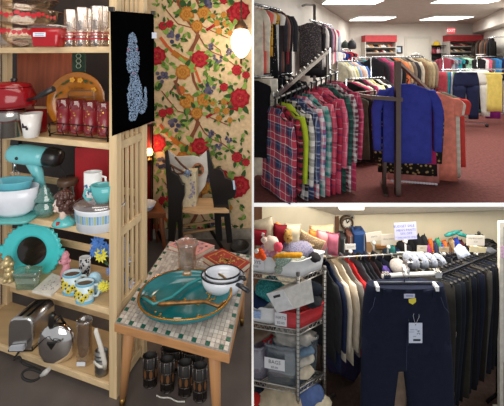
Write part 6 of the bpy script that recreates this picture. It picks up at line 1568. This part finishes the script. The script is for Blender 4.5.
blob('dark_hat', 'black knit hat lying at the right end of the corner bin', P(315, 257, 3.6), (S(6, 3.6), .08, S(3, 3.6)), fab('1e1d20'), 12, .1, 'hat')
slab('grey_clipboard', 'grey flat board lying behind the rail beside the cushions', 'board', 320, 332, 248, 255, 3.9, mat('8f8c88'), .02)
# middle shelf contents
blob('knit_pile', 'teal chunky knit heaped on the middle shelf', WP(.72, .4, WZ[1]+.2+.16), (S(15, 3.6), .11, S(11, 3.6)), spots('256a6c', '3f9090', 70, .45), 14, .14, 'knitwear')
blob('knit_pile', 'navy jersey under the teal knit at the left', WP(.86, .3, WZ[1]+.24), (S(11, 3.6), .12, S(4, 3.6)), fab('1e2c4a'), 15, .14, 'knitwear')
blob('dark_clothes', 'dark clothes heaped behind the tilted white bin', WP(.2, .75, WZ[1]+.36), (S(16, 3.6), .06, S(8, 3.6)), fab('232730'), 16, .16, 'clothes')
blob('dark_clothes', 'black bundle hanging over the right end of the red basket', WP(.02, .6, WZ[1]+.25), (S(9, 3.6), .08, S(5, 3.6)), fab('26262b'), 17, .2, 'clothes')
# tilted open white bin
tbn = thing('tilted_bin', 'white plastic bin tipped on its side in the red basket', 'bin', P(290, 310, 3.5))
a, b, c_, d_ = P(266, 294, 3.46), P(290, 288, 3.5), P(296, 309, 3.48), P(275, 310, 3.44)
e, f_, g_, h_ = P(286, 284, 3.62), P(311, 280, 3.66), P(314, 302, 3.66), P(296, 312, 3.62)
a, b, c_, d_ = P(266.5, 294.5, 3.44), P(292, 284, 3.46), P(296, 309, 3.45), P(276, 313, 3.44)
mb = MB(); mb.prism([P(266.5, 294, 3.44), P(283, 290, 3.44), P(294, 309, 3.44), P(277, 313, 3.44)], (0, .012, 0)); mb.build('end_wall', mat('cfcdcc', rough=.45), tbn, bevel=.004)
mb = MB(); mb.prism([P(283, 290, 3.445), P(311, 279, 3.5), P(314, 302, 3.5), P(294, 309, 3.445)], (0, .012, 0)); mb.build('side_wall', mat('c9c5be', rough=.45), tbn)
mb = MB(); mb.prism([P(266.5, 294, 3.45), P(283, 290, 3.45), P(311, 279, 3.51), P(298, 279, 3.62)], (0, .0, -.01)); mb.build('rim', mat('b9b6b2', rough=.45), tbn)
mb = MB(); mb.prism([P(273, 296, 3.4385), P(280, 294.2, 3.4385), P(280.5, 296.6, 3.4385), P(273.8, 298.4, 3.4385)], (0, .002, 0)); mb.build('hand_slot', mat('2a2a2c'), tbn)
# lowest shelf
for i, (t_, s_, zz, rx, ry, rz_, tone, nm) in enumerate(((.33, .5, .1, .24, .1, .09, 'c9bba4', 'cream cloth folded low in the clear box'), (.33, .5, .24, .24, .1, .07, 'b9b2a6', 'beige cloth in the middle of the clear box'), (.55, .4, .08, .13, .09, .06, 'c98a98', 'pink cloth in the corner of the clear box'), (.33, .5, .35, .25, .1, .06, '5f7488', 'blue grey cloth near the top of the clear box'))):
    blob('folded_cloth', nm, WP(t_, s_, WZ[2]+.02+zz), (rx, ry, rz_), fab(tone), 20+i, .1, 'cloth', M=Matrix.Rotation(math.atan2((WA-WL).y, (WA-WL).x), 3, 'Z'))
blob('grey_bag', 'crumpled grey plastic bag on top of the clear box', WP(.3, .45, WZ[2]+.51), (.24, .1, .09), mat('8f8b84', rough=.35, noise=.3, ns=12), 31, .25, 'bag', fr=4)
blob('clear_bag', 'pale crumpled plastic bag at the back of the clear box', WP(.55, .6, WZ[2]+.55), (.12, .08, .13), mat('b3afaa', rough=.3, noise=.2, ns=12), 32, .25, 'bag', fr=4)
blob('brown_bag', 'long brown leather bag strap across the lowest shelf end', WP(.86, .35, WZ[2]+.5), (.2, .08, .06), mat('5f4c3c', rough=.6), 33, .15, 'bag', M=Matrix.Rotation(R(-25), 3, 'Y'))
blob('red_bag', 'small red bag beside the brown strap', WP(.8, .5, WZ[2]+.43), (.08, .08, .06), fab('9c2226'), 34, .12, 'bag')
zb_ = LZ+.6
# floor level shelf of bags
mb = MB(); 
for i, (px, py, D, r, tone, nm) in enumerate(((283, 398, 3.58, (.3, .14, .16), 'b7a78c', 'cream padded coat bundled at the bottom of the wire shelving'), (308, 397, 3.58, (.2, .12, .12), '4f628f', 'blue denim bundle at the bottom of the wire shelving'), (315, 405, 3.55, (.18, .14, .09), 'c4b9a0', 'pale yellow cloth bundle at the lowest right of the shelving'), (262, 396, 3.62, (.1, .1, .1), '1f2836', 'dark bundle at the lowest left of the shelving'), (256, 399, 3.5, (.05, .05, .06), 'b3261f', 'bright red ball at the bottom left of the shelving'), (306, 384, 3.68, (.06, .05, .04), 'a89a86', 'small beige pouch beside the clear box'))):
    blob('cloth_bundle', nm, P(px, py, D), r, fab(tone), 40+i, .14 if i != 4 else .02, 'bundle' if i != 4 else 'ball')
mb = MB(); a = WZ[2]-.62
mb = MB()
for pa_, pb_ in ((WA, WL), (WA, WC), (WC, WLc)):
    mb.tube([V3(pa_, a), V3(pb_, a)], .008, 6)
for i in range(1, 16): mb.tube([V3(WA.lerp(WL, i/16), a), V3(WC.lerp(WLc, i/16), a)], .004, 5)
mb.build('wire_edge', cw, wr)

# ---------------- jackets on the long rail
zr = Z_(262, 4.05)
ra, rb = Vector((X_(320, 4.12), 4.12, zr)), Vector((X_(404, 4.22), 4.22, zr))
rl = rail('clothes_rail', 'chrome rail of jackets beside the wire shelving', [ra, rb], .013, feet=[ra+Vector((.02, .02, 0)), rb], m=metal('8f8d8a', .35), base=LZ)
jk = [('charcoal jacket with white stripe', fab('26272b'), 'jacket', 1.15), ('navy and white jacket', fab('1f2740'), 'jacket', 1.3), ('cream knit cardigan', fab('cfc3b0', .1), 'sweater', 1.15), ('ivory long jacket', fab('c4b7a3', .1), 'jacket', 1.2), ('grey marl jacket', fab('77736e'), 'jacket', 1.1), ('bright red jacket', fab('b32a2c', .12), 'jacket', 1.15), ('dark grey jacket', fab('3f4045'), 'jacket', 1.2), ('black jacket', fab('1c1c20'), 'jacket', 1.15), ('black fleece', fab('202126'), 'jacket', 1.2), ('black and red jacket', fab('2a1c1f'), 'jacket', 1.1), ('black coat', fab('17181b'), 'coat', 1.25), ('dark navy coat', fab('1a1e2c'), 'coat', 1.2), ('black raincoat', fab('151619'), 'coat', 1.2)]
jpx = [321, 325.5, 330, 337, 343, 348, 356, 360, 364, 369, 375, 382, 391]
tones_h = ['c9a62e', 'd6d3cc', '3a3a3e', 'c9a62e', '2f8a7a', 'd9d5cf', 'c9a62e', 'd9d5cf', '2f4f9a', 'd98a3a', 'd9d5cf', 'd9d5cf', 'd9d5cf']
for i, (desc, m, kind, Lg) in enumerate(jk):
    loc = along(ra, rb, (jpx[i]-320)/84)
    garment(kind, '%s, %s from the left of the jacket rail' % (desc, ORD[i]), loc, R(-66), m, W=.7, L=Lg*.94, T=.066, sleeve='long', collar=True, hanger=mat(tones_h[i], rough=.4, noise=0), group='jackets on the jacket rail', seed=300+i, hk=.07, out=.05, wr=.25)
# things low behind the jackets
blob('dark_bundle', 'purple and blue clothes heaped on the floor under the jackets', (X_(343, 4.5), 4.5, LZ+.42), (.35, .2, .4), fab('2a2440'), 61, .14, 'clothes')
# --- table by the left corner with suitcases
tz = Z_(254, 4.9)
lt = thing('low_table', 'plain low table carrying the suitcases in the back corner', 'table', (X_(352, 5.0), 5.0, LZ))
MB().box2((X_(341, 5.0), 4.78, tz-.04), (X_(375, 5.0), 5.3, tz)).build('table_top', wood('8a6a48', 0), lt)
for x in (343, 373):
    for y in (4.82, 5.25): MB().box((X_(x, 5.0), y, (LZ+tz-.04)/2), (.05, .05, tz-.04-LZ)).build('leg', wood('8a6a48', 2), lt)
def suitcase(lab, px0, px1, y0, m, D=4.95, dd=.22, stripe=None):
    x0, x1 = X_(px0, D), X_(px1, D); z1 = Z_(y0, D)
    t = thing('suitcase', lab, 'suitcase', ((x0+x1)/2, D, tz))
    mb = MB(); mb.box2((x0, D-dd/2, tz+.002), (x1, D+dd/2, z1)); mb.build('case_body', m, t, bevel=.025)
    mb = MB(); mb.tube([((x0+x1)/2-.05, D, z1), ((x0+x1)/2-.05, D, z1+.05), ((x0+x1)/2+.05, D, z1+.05), ((x0+x1)/2+.05, D, z1)], .01, 6); mb.build('handle', mat('2a2a2e'), t)
    mb = MB(); 
    mb.box2((x1-.05, D-dd/2-.004, tz+.02), (x1-.035, D-dd/2+.004, z1-.02)); mb.build('zip_line', stripe or mat('8a8a86'), t)
    return t
suitcase('black upright suitcase left of the brown one', 338.5, 345, 234, mat('26272a', rough=.6))
suitcase('brown upright suitcase between the black and blue ones', 345.4, 351.2, 231, mat('5f3a30', rough=.6))
suitcase('blue hard suitcase with grey edge, rightmost of the three', 351.6, 364.4, 229.5, mat('1f3c6a', rough=.5))

# ---------------- middle: hanger rails, size dividers, face-out arm
def clothes_on(): pass
hz = Z_(257, 4.75)
r1a, r1b = Vector((X_(368, 4.95), 4.95, Z_(255, 4.95))), Vector((X_(474, 5.0), 5.0, Z_(255, 4.95)))
rail('clothes_rail', 'long chrome rail of empty hangers across the middle', [r1a, r1b], .016, feet=[r1a, r1b], base=LZ)
for i in range(30):
    loc = along(r1a, r1b, (i+.5)/30)
    m = [mat('d2d0ca', rough=.4, noise=0), mat('8f8c86', rough=.4, noise=0), mat('c9bfa0', rough=.4, noise=0), mat('3a3a3c', rough=.4, noise=0)][(i*7) % 4]
    h = hanger_mb(.5, hk=.06, r=.007).build('clothes_hanger', m, None, local=True); h.location = loc; h.rotation_euler = (0, 0, R(-62)+.12*math.sin(i*3.1))
    tag(h, '%s empty hanger from the left on the long chrome rail' % (ORD[i] if i < 20 else 'twenty-%s' % ORD[i-20] if i > 20 else 'twenty-first' if i == 20 else ''), 'hanger', 'empty hangers on the long rail')
for i in (20, 21, 22, 23, 24, 25, 26, 27, 28, 29):
    pass
# white upper shelf bar with sign posts
ub = thing('shelf_bar', 'white long bar fixture above the empty hangers', 'rail', (X_(385, 4.9), 4.9, LZ))
for (x0, x1, y) in ((349, 379, 253.6), (397, 424, 252.5)):
    mb = MB(); mb.box2((X_(x0, 4.85), 4.83, Z_(y, 4.85)-.03), (X_(x1, 4.85), 4.87, Z_(y, 4.85))); mb.build('white_bar', mat('cfcdc8', rough=.4), ub)
    for x in (x0+1, x1-1): MB().tube([(X_(x, 4.85), 4.85, Z_(y, 4.85)-.03), (X_(x, 4.85), 4.85, LZ)], .014, 8).build('post', mat('c9c7c2', rough=.35), ub)
def sign(lab, px0, px1, y0, y1, D, rot, lines, m, ink, post=None, pm=None):
    c = P((px0+px1)/2, (y0+y1)/2, D); w_, h_ = S(px1-px0, D), S(y1-y0, D)
    t = thing('sign', lab, 'sign', Vector((c.x, c.y, c.z-h_/2)))
    M = Matrix.Rotation(R(rot), 3, 'Y')
    MB().box(c, (w_, .006, h_), M).build('card', m, t)
    u, v = M @ UX, M @ UZ
    for tx, sz, ox, oz in lines: MB().text(tx, c+u*(ox*w_)+v*(oz*h_)-Vector((0, .0045, 0)), u, v, sz*h_).build('sign_words', ink, t)
    if post:
        q = P(post[0], post[1], D); 
        mb = MB(); mb.tube([c+Vector((0, .012, -h_*.4)), (q.x, q.y+.012, q.z)], .014, 8); mb.build('stand_rod', pm or mat('c9c9c6', rough=.4), t)
        MB().ell(c+Vector((0, .0, -h_*.5-.03)), .03, 8, 6).build('clip', mat('d9d6d0'), t)
    return t
blue_ink = mat('4a4f9a', noise=0); dark_ink = mat('55504e', noise=0)
sign('pale lilac handwritten sale sign on a rod in the middle of the room', 394.5, 416.5, 222.5, 239.5, 4.55, -3.5, [('BUDGET SALE', .2, -.06, .3), ("MEN'S PANTS", .19, .02, .06), ('50% OFF', .19, .02, -.14), ('* THIS RACK ONLY', .15, .03, -.37)], mat('bfc0e2', noise=.02), blue_ink, (407, 275))
sign('white printed card on the rail left of the lilac sale sign', 381, 396, 234, 245, 4.7, -2, [("MEN'S SHIRTS", .16, 0, .05)], mat('d2c8b8', noise=.03), dark_ink, (388, 256))
sign('white card at far left of the row of signs, tilted', 366, 382, 232, 241, 4.8, -8, [('JACKETS', .18, 0, 0)], mat('d3ccc0', noise=.03), dark_ink, (374, 256))
sign('white printed card with two lines of writing at the right', 466.5, 484.5, 235.5, 245.5, 4.5, 1, [("WOMEN'S PANTS", .19, 0, .22), ('$4.00', .16, 0, -.12)], mat('d9d3ca', noise=.03), dark_ink, (475, 262))
sign('cream blank tilted card just below the two line sign', 469.5, 486, 246.5, 252.5, 4.3, 5, [], mat('d8cca8', noise=.03), dark_ink, (480, 262))
sign('small white card standing before the blue suitcase', 345.2, 355.6, 244, 249.5, 4.5, -2, [('LUGGAGE', .28, 0, 0)], mat('d6d4ce', noise=.03), dark_ink, (350, 258))
sign('small tan card low in front of the coloured bags', 439, 449, 247, 252, 4.85, 0, [('SIZE M', .3, 0, .1)], mat('b3a288', noise=.03), dark_ink, (444, 258))
sign('small pale card beside the lilac sign post', 417, 427, 245.5, 251.5, 4.9, 2, [('SIZE L', .28, 0, .1)], mat('c9c0b0', noise=.03), dark_ink, (422, 257))

# stock along the back wall: a shelf ledge with bags and folded bright clothes
bz = Z_(256, 5.2)
lg = thing('back_ledge', 'long wooden ledge of bags along the back wall', 'shelf', (X_(440, 5.2), 5.2, LZ))
MB().box2((X_(384, 5.2), 5.02, bz-.04), (X_(498, 5.2), 5.34, bz)).build('ledge_top', wood('7f6246', 0), lg)
for x in (386, 440, 496): MB().box((X_(x, 5.2), 5.25, (LZ+bz-.04)/2), (.05, .05, bz-.04-LZ)).build('leg', wood('7f6246', 2), lg)
items = [(387, 8, 4, '2a3a4a', 'slate'), (392, 10, 4, '2f6f6a', 'teal'), (397, 9, 4, '22314f', 'navy'), (401, 14, 5, '1d1c1e', 'black'), (407, 13, 5, '232226', 'black'), (412, 16, 5, '1a1a1c', 'black'), (418, 22, 5, '1f1e22', 'black'), (424, 20, 4, '28272a', 'charcoal'), (427, 14, 3, '9c3a76', 'magenta'), (430.5, 16, 3, 'cf6a2e', 'orange'), (434.5, 16, 3, '3a3f5a', 'indigo'), (438, 17, 3, '3f8f6a', 'green'), (441, 14, 2.6, '2f50b0', 'cobalt'), (444.5, 15, 3, 'cf6f3a', 'amber'), (448, 14, 3, '6a4a38', 'brown'), (452, 17, 3, 'b59a78', 'beige'), (456.5, 19, 3.5, '2a3f9a', 'royal blue'), (461, 15, 4, '54262c', 'maroon'), (465, 13, 3, '222024', 'black')]
cnt = {}
for i, (px, hh, r, tone, nm) in enumerate(items):
    D_ = 5.16+.05*(i % 2); c = Vector((X_(px, D_), D_, bz+.001)); s = D_/F
    t = thing('bag', '%s bag, %s from the left on the long back ledge' % (nm, ORD[i]), 'bag', c, 0, 'bags on the back ledge')
    rg = random.Random(i); ph = rg.random()*6
    MB().loft([[c+Vector(((r*k*math.cos(2*PI*j/14)*(1+.12*math.sin(3*j+ph)))*s, .1*k*math.sin(2*PI*j/14), h*hh*s)) for j in range(14)] for h, k in ((0, .9), (.1, 1), (.5, .95+.1*rg.random()), (.8, .8), (.95, .5), (1, .2))]).build('bag_body', fab(tone, .3, 20), t)
    MB().tube([c+Vector((-r*.3*s, 0, hh*.9*s)), c+Vector((0, -.02, hh*1.12*s)), c+Vector((r*.3*s, 0, hh*.9*s))], .01, 6).build('strap', fab(tone), t)
    MB().box(c+Vector((0, -.1, hh*.4*s)), (r*1.1*s, .02, hh*.3*s)).build('front_pocket', fab(tone, .35, 30), t)
for i, (x, y, a, lab) in enumerate(((452, 233.5, 18, 'teal folded umbrella lying over the bags, left piece'), (463, 235, -16, 'teal folded umbrella lying over the bags, right piece'))):
    u = Vector((math.cos(R(a)), 0, math.sin(R(a)))); c = P(x, y, 5.14); t = thing('teal_umbrella', lab, 'umbrella', c, 0, 'teal umbrellas on the bags')
    MB().tube([c-u*.13, c-u*.05, c+u*.06, c+u*.13], [.02, .034, .03, .014], 8).build('canopy', mat('2a8c84', rough=.5, noise=.3), t)
    MB().tube([c+u*.13, c+u*.18], .009, 6).build('handle', mat('22605c'), t)
for i, (px, y, w_, hgt, tone, lab) in enumerate(((489, 255.5, 8, 18, '22221f', 'large black hat pile at right of the back ledge'), (495, 255.5, 6, 14, '2b2a26', 'dark folded bag at the right end of the back ledge'), (477, 255.5, 5, 9, '26252a', 'black pouch behind the two line sign'))):
    c = Vector((X_(px, 5.15), 5.15, bz+.001)); s = 5.15/F
    t = thing('holdall', lab, 'bag', c)
    MB().loft([[c+Vector((w_*k*s*math.cos(2*PI*j/16), .11*k*math.sin(2*PI*j/16), h*hgt*s)) for j in range(16)] for h, k in ((0, .95), (.2, 1), (.6, .97), (.85, .9), (1, .4))]).build('bag_body', fab(tone, .35, 9), t)
    MB().tube([c+Vector((-w_*.5*s, -.05, hgt*.9*s)), c+Vector((0, -.08, hgt*1.15*s)), c+Vector((w_*.5*s, -.05, hgt*.9*s))], .012, 6).build('strap', fab('1a1a1a'), t)
sm = thing('figurine', 'small dark ornament standing above the two line sign', 'ornament', P(479, 236, 5.0))
for x, y, r in ((479, 233, 1.6), (479, 235.6, 1.9), (476, 235.5, 1.2), (482.5, 235.6, 1.3)): MB().ell(P(x, y, 5.0), S(r, 5.0), 8, 6).build('body' if r > 1.8 else 'ornament_piece', mat('2c2c2a'), sm)
wp_ = blob('white_bag', 'crumpled white bag on the rail right of the dividers', P(462.5, 253.5, 4.4), (S(6, 4.4), .1, S(7, 4.4)), mat('b9c3d6', rough=.5), 71, .18, 'bag')
blob('grey_folder', 'grey folded cloth behind the cream card', P(490, 251, 4.6), (S(6, 4.6), .06, S(3, 4.6)), fab('55565c'), 72, .1, 'cloth')

# face-out rail in front with round size dividers
fa, fb = Vector((X_(382, 3.62), 3.62, Z_(276, 3.62))), Vector((X_(441, 3.66), 3.66, Z_(275.5, 3.62)))
fo = thing('front_rail', 'white front rail with chrome joints carrying the navy trousers', 'rail', (X_(410, 3.64), 3.64, LZ))
MB().tube([fa, fb], .024, 10).build('bar', mat('cfcfcc', rough=.3), fo)
for p in (fa+Vector((.05, 0, 0)), fb-Vector((.05, 0, 0))):
    MB().box(p, (.08, .07, .07)).build('joint', metal('c4c4c2', .2), fo)
MB().tube([P(408, 268, 3.64), P(408, 277, 3.64), Vector((X_(408, 3.66), 3.68, LZ))], .02, 8).build('post', chrome, fo)
MB().tube([P(407, 276, 3.63), P(405, 270, 3.75), P(402, 262, 4.2)], .02, 8).build('arm', mat('c9c9c6', rough=.3), fo)
fr1, fr2 = P(396, 263, 4.0), P(446, 262, 4.35)
rail('divider_rail', 'chrome rail with white round size dividers behind the front rail', [fr1, fr2], .015, feet=[fr2], base=LZ)
dv_t = [(411, 'first'), (420.5, 'second'), (430, 'third'), (439, 'fourth')]
for i, (px, o_) in enumerate(dv_t):
    c = P(px, 261.8+.2*i, 4.1+.08*i); s = c.y/F; c.z += .02
    t = thing('size_divider', 'white round size divider with printed numbers, %s from the left' % o_, 'divider', c, 0, 'round size dividers')
    M = Matrix.Rotation(R(-52), 3, 'Z') @ Mw; rr = 8.2-.5*i
    MB().lathe(c, [(2*s, -.006), (rr*s, -.006), (rr*s, .006), (2*s, .006)], 28, M=M).build('disc', mat('b4bac8', rough=.5), t)
    for k, tx in enumerate(('8', '10', '12', '14', '6', '4')):
        a = 2*PI*k/6+.3; q = c+M @ Vector((rr*.7*s*math.cos(a), rr*.7*s*math.sin(a), .0072))
        MB().text(tx, q, M @ Vector((1, 0, 0)), M @ Vector((0, 1, 0)), 2.6*s).build('size_number', mat('5a6488', noise=0), t)
kn = thing('knitted_hat', 'rounded grey knitted cap resting over the end of the divider rail', 'cap', P(398, 275, 4.0))
MB().ell(P(398.5, 267, 4.0), (S(8, 4), .13, S(6, 4)), 18, 10, Matrix.Rotation(R(-8), 3, 'Y')).build('cap_body', fab('8d8783', .2, 60), kn)
MB().loft([[P(404+1.5*math.cos(2*PI*k/12)+2.5*q, 265+5.5*math.sin(2*PI*k/12), 3.96+.05*q) for k in range(12)] for q in (0, .5, 1)]).build('cap_band', fab('77726f', .2, 60), kn)
blob('purple_pouch', 'purple sleeve showing left of the grey cap', P(387, 271, 4.05), (S(5.5, 4), .08, S(3, 4)), fab('4a3a7a'), 75, .1, 'cloth', M=Matrix.Rotation(R(35), 3, 'Y'))

# ---------------- navy trousers hanging front on
Dj = 3.5
navy = fab('171c2d', .14)
jr = thing('navy_trousers', 'dark navy trousers hung front on by a clip hanger, nearest of all', 'trousers', P(407, 284, Dj))
W2 = S(40, Dj)
def jp(px, py, dy=0.): p = P(px, py, Dj); p.y += dy; return p
rows = [(284, 366.5, 443.5), (290, 365, 444.5), (298, 363.5, 446.5), (310, 362.3, 448.5), (330, 361.6, 450.3), (350, 361.2, 451.3), (360, 361.0, 452), (368, 361.0, 452.6)]
rings = []
for y, x0, x1 in rows:
    ring = []
    for k in range(40):
        a = 2*PI*k/40; cx, hw = (x0+x1)/2, (x1-x0)/2
        x = cx+hw*math.copysign(abs(math.cos(a))**.6, math.cos(a)); d = (.085 if y < 345 else .085-.002*(y-345))*math.sin(a)*(1+.13*math.sin(x*.34+y*.05)+.08*math.sin(x*.9-y*.12))
        ring.append(jp(x, y, d))
    rings.append(ring)
mb = MB(); mb.loft(rings, True, True)
for (xa, xb, xc, xd) in ((361.4, 404.5, 360, 388), (399.5, 450.5, 413.5, 456)):
    rr_ = []
    for i in range(7):
        q = i/6; y = 335+q*122; x0, x1 = xa+(xc-xa)*q, xb+(xd-xb)*(q**.8)
        ring = []
        for k in range(28):
            a = 2*PI*k/28; cx, hw = (x0+x1)/2, (x1-x0)/2; x = cx+hw*math.copysign(abs(math.cos(a))**.65, math.cos(a))
            ring.append(jp(x, y, (.06+.022*min(1, q*4))*math.sin(a)*(1+.15*math.sin(x*.4+y*.06))))
        rr_.append(ring)
    mb.loft(rr_, True, True)
mb.build('trouser_body', navy, jr)
mb = MB(); mb.grid(24, 2, lambda u, v: jp(366.3+77.4*u, 283.6+6.6*v, -.089*math.sin(PI*u)**.35)); wbd = mb.build('waistband', fab('141828', .12), jr)
for px in (381, 429): MB().box(jp(px, 287, -.094), (S(2.2, Dj), .008, S(8, Dj))).build('belt_loop', fab('161c2e'), wbd)
mb = MB()
for pts in ([(404, 291), (404.5, 310), (403, 335), (402.3, 362)], [(372, 291), (370, 300), (366, 306)], [(436, 291), (439, 300), (444, 306)], [(404.5, 312), (408, 325), (404, 338)]):
    mb.tube([jp(x, y, -.0905) for x, y in pts], .003, 5)
mb.build('seam_stitching', mat('2c3550', rough=.8), jr)
mb = MB(); mb.box(jp(405, 289.3, -.098), (S(10.5, Dj), .004, S(4.2, Dj))); ln = mb.build('size_label', mat('b9bcd4', noise=.05), jr)
mb = MB(); mb.box(jp(405, 289.0, -.1012), (S(7, Dj), .001, S(.7, Dj))); mb.build('label_print', mat('6a6f9a', noise=0), ln)
mb = MB(); mb.prism([jp(404, 292, -.104), jp(411, 290.8, -.104), jp(411.2, 294.6, -.104), jp(408, 297.2, -.104), jp(404.3, 295.4, -.104)], (0, .002, 0)); mb.build('yellow_sticker', mat('d9c93a', noise=.04), jr)
tgp = MB(); tgp.box(jp(410.3, 324, -.112), (S(13, Dj), .004, S(19.4, Dj))); tg2 = tgp.build('swing_tag', mat('c9cfe0', noise=.02), jr)
mb = MB()
for x, y, w_, h_ in ((407, 320.8, 4, .5), (411, 320.8, 2, .5), (406.5, 323, 5, .4), (409.3, 327.3, 3, .5)): mb.box(jp(x, y, -.1147), (S(w_, Dj), .001, S(h_, Dj)))
mb.build('tag_print', mat('8f94a6', noise=0), tg2)
mb = MB(); mb.box(jp(411.5, 330.8, -.1147), (S(7, Dj), .001, S(1.9, Dj))); mb.build('tag_black_bar', mat('1c1c22', noise=0), tg2)
MB().text('24', jp(413.2, 323.5, -.1147), (0, 0, 1), (-1, 0, 0), S(4.4, Dj)).build('tag_number', mat('4a4c58', noise=0), tg2)
mb = MB(); mb.disc(jp(410.3, 316, -.1145), S(.6, Dj), UX, UZ, 8); mb.build('tag_hole', mat('2a2a30'), tg2)
mb = MB(); mb.tube([jp(410.3, 316, -.112), jp(408.6, 309, -.1), jp(410, 304, -.095), jp(413.5, 303, -.095), jp(414.5, 309, -.1), jp(410.3, 316, -.112)], .0025, 5); mb.build('tag_string', mat('b9bcc4', noise=0), tg2)
hg = thing('clip_hanger', 'grey clip hanger holding the navy trousers', 'hanger', jp(405, 284, 0))
mb = MB(); mb.tube([jp(374, 282.4), jp(438, 282.4)], .011, 8); mb.build('hanger_bar', mat('3f434c', rough=.35), hg)
mb = MB(); mb.tube([jp(404.5, 282.4), jp(404.5, 277), jp(404.5, 275.4, .05), Vector((X_(404.5, 3.64), 3.64, fa.z+.028)), Vector((X_(404.5, 3.68), 3.68, fa.z+.015))], .007, 6); mb.build('hook', mat('33363c', rough=.3), hg)
for px in (375, 433): 
    MB().box(jp(px, 283.2, -.05), (S(2.8, Dj), .08, S(4.4, Dj))).build('clip', mat('dcdde0', rough=.35), hg)
# beige pair just behind, seen between the legs and at the right
pants('beige_trousers', 'beige trousers hanging just behind the navy pair', P(414, 285, 3.8), R(-3), fab("b09884", .12), W=1.1, L=1.75, T=.1, seed=11, legw=.46, hanger=hwht, spread=.0)
# ---------------- dark trousers fanned along the right rail
ta, tb_ = Vector((X_(437, 3.8), 3.8, Z_(276, 3.8))), Vector((X_(497, 4.25), 4.25, Z_(276, 3.8)))
rail('clothes_rail', 'dark metal rail of trousers on the right', [ta, tb_], .014, m=metal('2e2f33', .4), feet=[ta+Vector((.25, .12, 0)), tb_], base=LZ)
tn = [('khaki grey trousers', '2b2926'), ('charcoal trousers', '17191c'), ('slate blue trousers', '151923'), ('black trousers', '0d0e11'), ('olive brown trousers', '29261f'), ('deep navy trousers', '0d111c'), ('ink black trousers', '0f0f13'), ('navy trousers', '111524'), ('dark brown trousers', '181311'), ('grey flecked trousers', '403d39'), ('midnight trousers', '0f121c'), ('soft black trousers', '141417'), ('navy denim trousers', '101729'), ('jet trousers', '0c0c0f'), ('dark green trousers', '171b16'), ('faded black trousers', '19191c')]
for i, (nm, tone) in enumerate(tn):
    loc = along(ta, tb_, (i+.3)/len(tn))
    flat_pants('trousers', '%s, %s from the left of the right hand trouser rail' % (nm, ORD[i]), loc, R(-38), fab(tone, .15), W=.62, L=1.62-.022*i, T=.075, group='trousers on the right hand rail', hanger=mat('1b1b1e', rough=.4, noise=0), seed=400+i, hk=.05)
ta2, tb2 = Vector((X_(452, 4.45), 4.45, Z_(258, 4.45))), Vector((X_(502, 4.8), 4.8, Z_(258, 4.45)))
rail('clothes_rail', 'second dark metal rail of trousers behind the first', [ta2, tb2], .014, m=metal('2e2f33', .4), feet=[ta2, tb2-Vector((.05, 0, 0))], base=LZ)
for i, (nm, tone) in enumerate((('black trousers', '0f1014'), ('navy trousers', '131726'), ('dark trousers with red seam', '1e1215'), ('charcoal trousers', '1b1c1f'), ('black denim trousers', '111216'), ('ink trousers', '0e0f17'), ('brown black trousers', '191615'), ('olive black trousers', '191916'), ('deep black trousers', '0c0d0f'), ('grey trousers', '2b2b2e'), ('taupe trousers', '443f38'))):
    flat_pants('trousers', '%s, %s from the left of the second trouser rail' % (nm, ORD[i]), along(ta2, tb2, (i+.5)/11), R(-36), fab(tone, .15), W=.6, L=1.2, T=.085, group='trousers on the second rail', hanger=mat('1b1b1e', rough=.4, noise=0), seed=430+i, hk=.05)
# standing mirror at the right edge
mr = thing('standing_mirror', 'tall white framed mirror at the right edge of the room', 'mirror', (X_(503, 4.1), 4.1, LZ))
x0 = X_(498.6, 4.0); zt_ = Z_(221.5, 4.0)
MB().box2((x0, 3.98, LZ), (x0+.05, 4.02, zt_)).build('frame_upright', mat('c9c3b6', rough=.5), mr)
MB().box2((x0+.0505, 3.98, zt_-.06), (x0+.6, 4.02, zt_)).build('frame_top', mat('c9c3b6', rough=.5), mr)
MB().box2((x0+.0505, 3.99, LZ+.05), (x0+.6, 4.01, zt_-.0605)).build('mirror_glass', mat('b8b4b0', rough=.05, metal=1., noise=0), mr)
MB().box2((x0+.6, 3.98, LZ), (x0+.65, 4.02, zt_)).build('frame_upright', mat('c9c3b6', rough=.5), mr)
MB().box2((x0, 3.9, LZ), (x0+.65, 4.1, LZ+.04)).build('base', mat('c9c3b6', rough=.5), mr)
slab('pink_notice', 'pale pink and white notice stuck on the standing mirror', 'notice', 501, 504.5, 246, 258, 3.975, mat('c9a8c0', noise=.3, ns=30), .004)
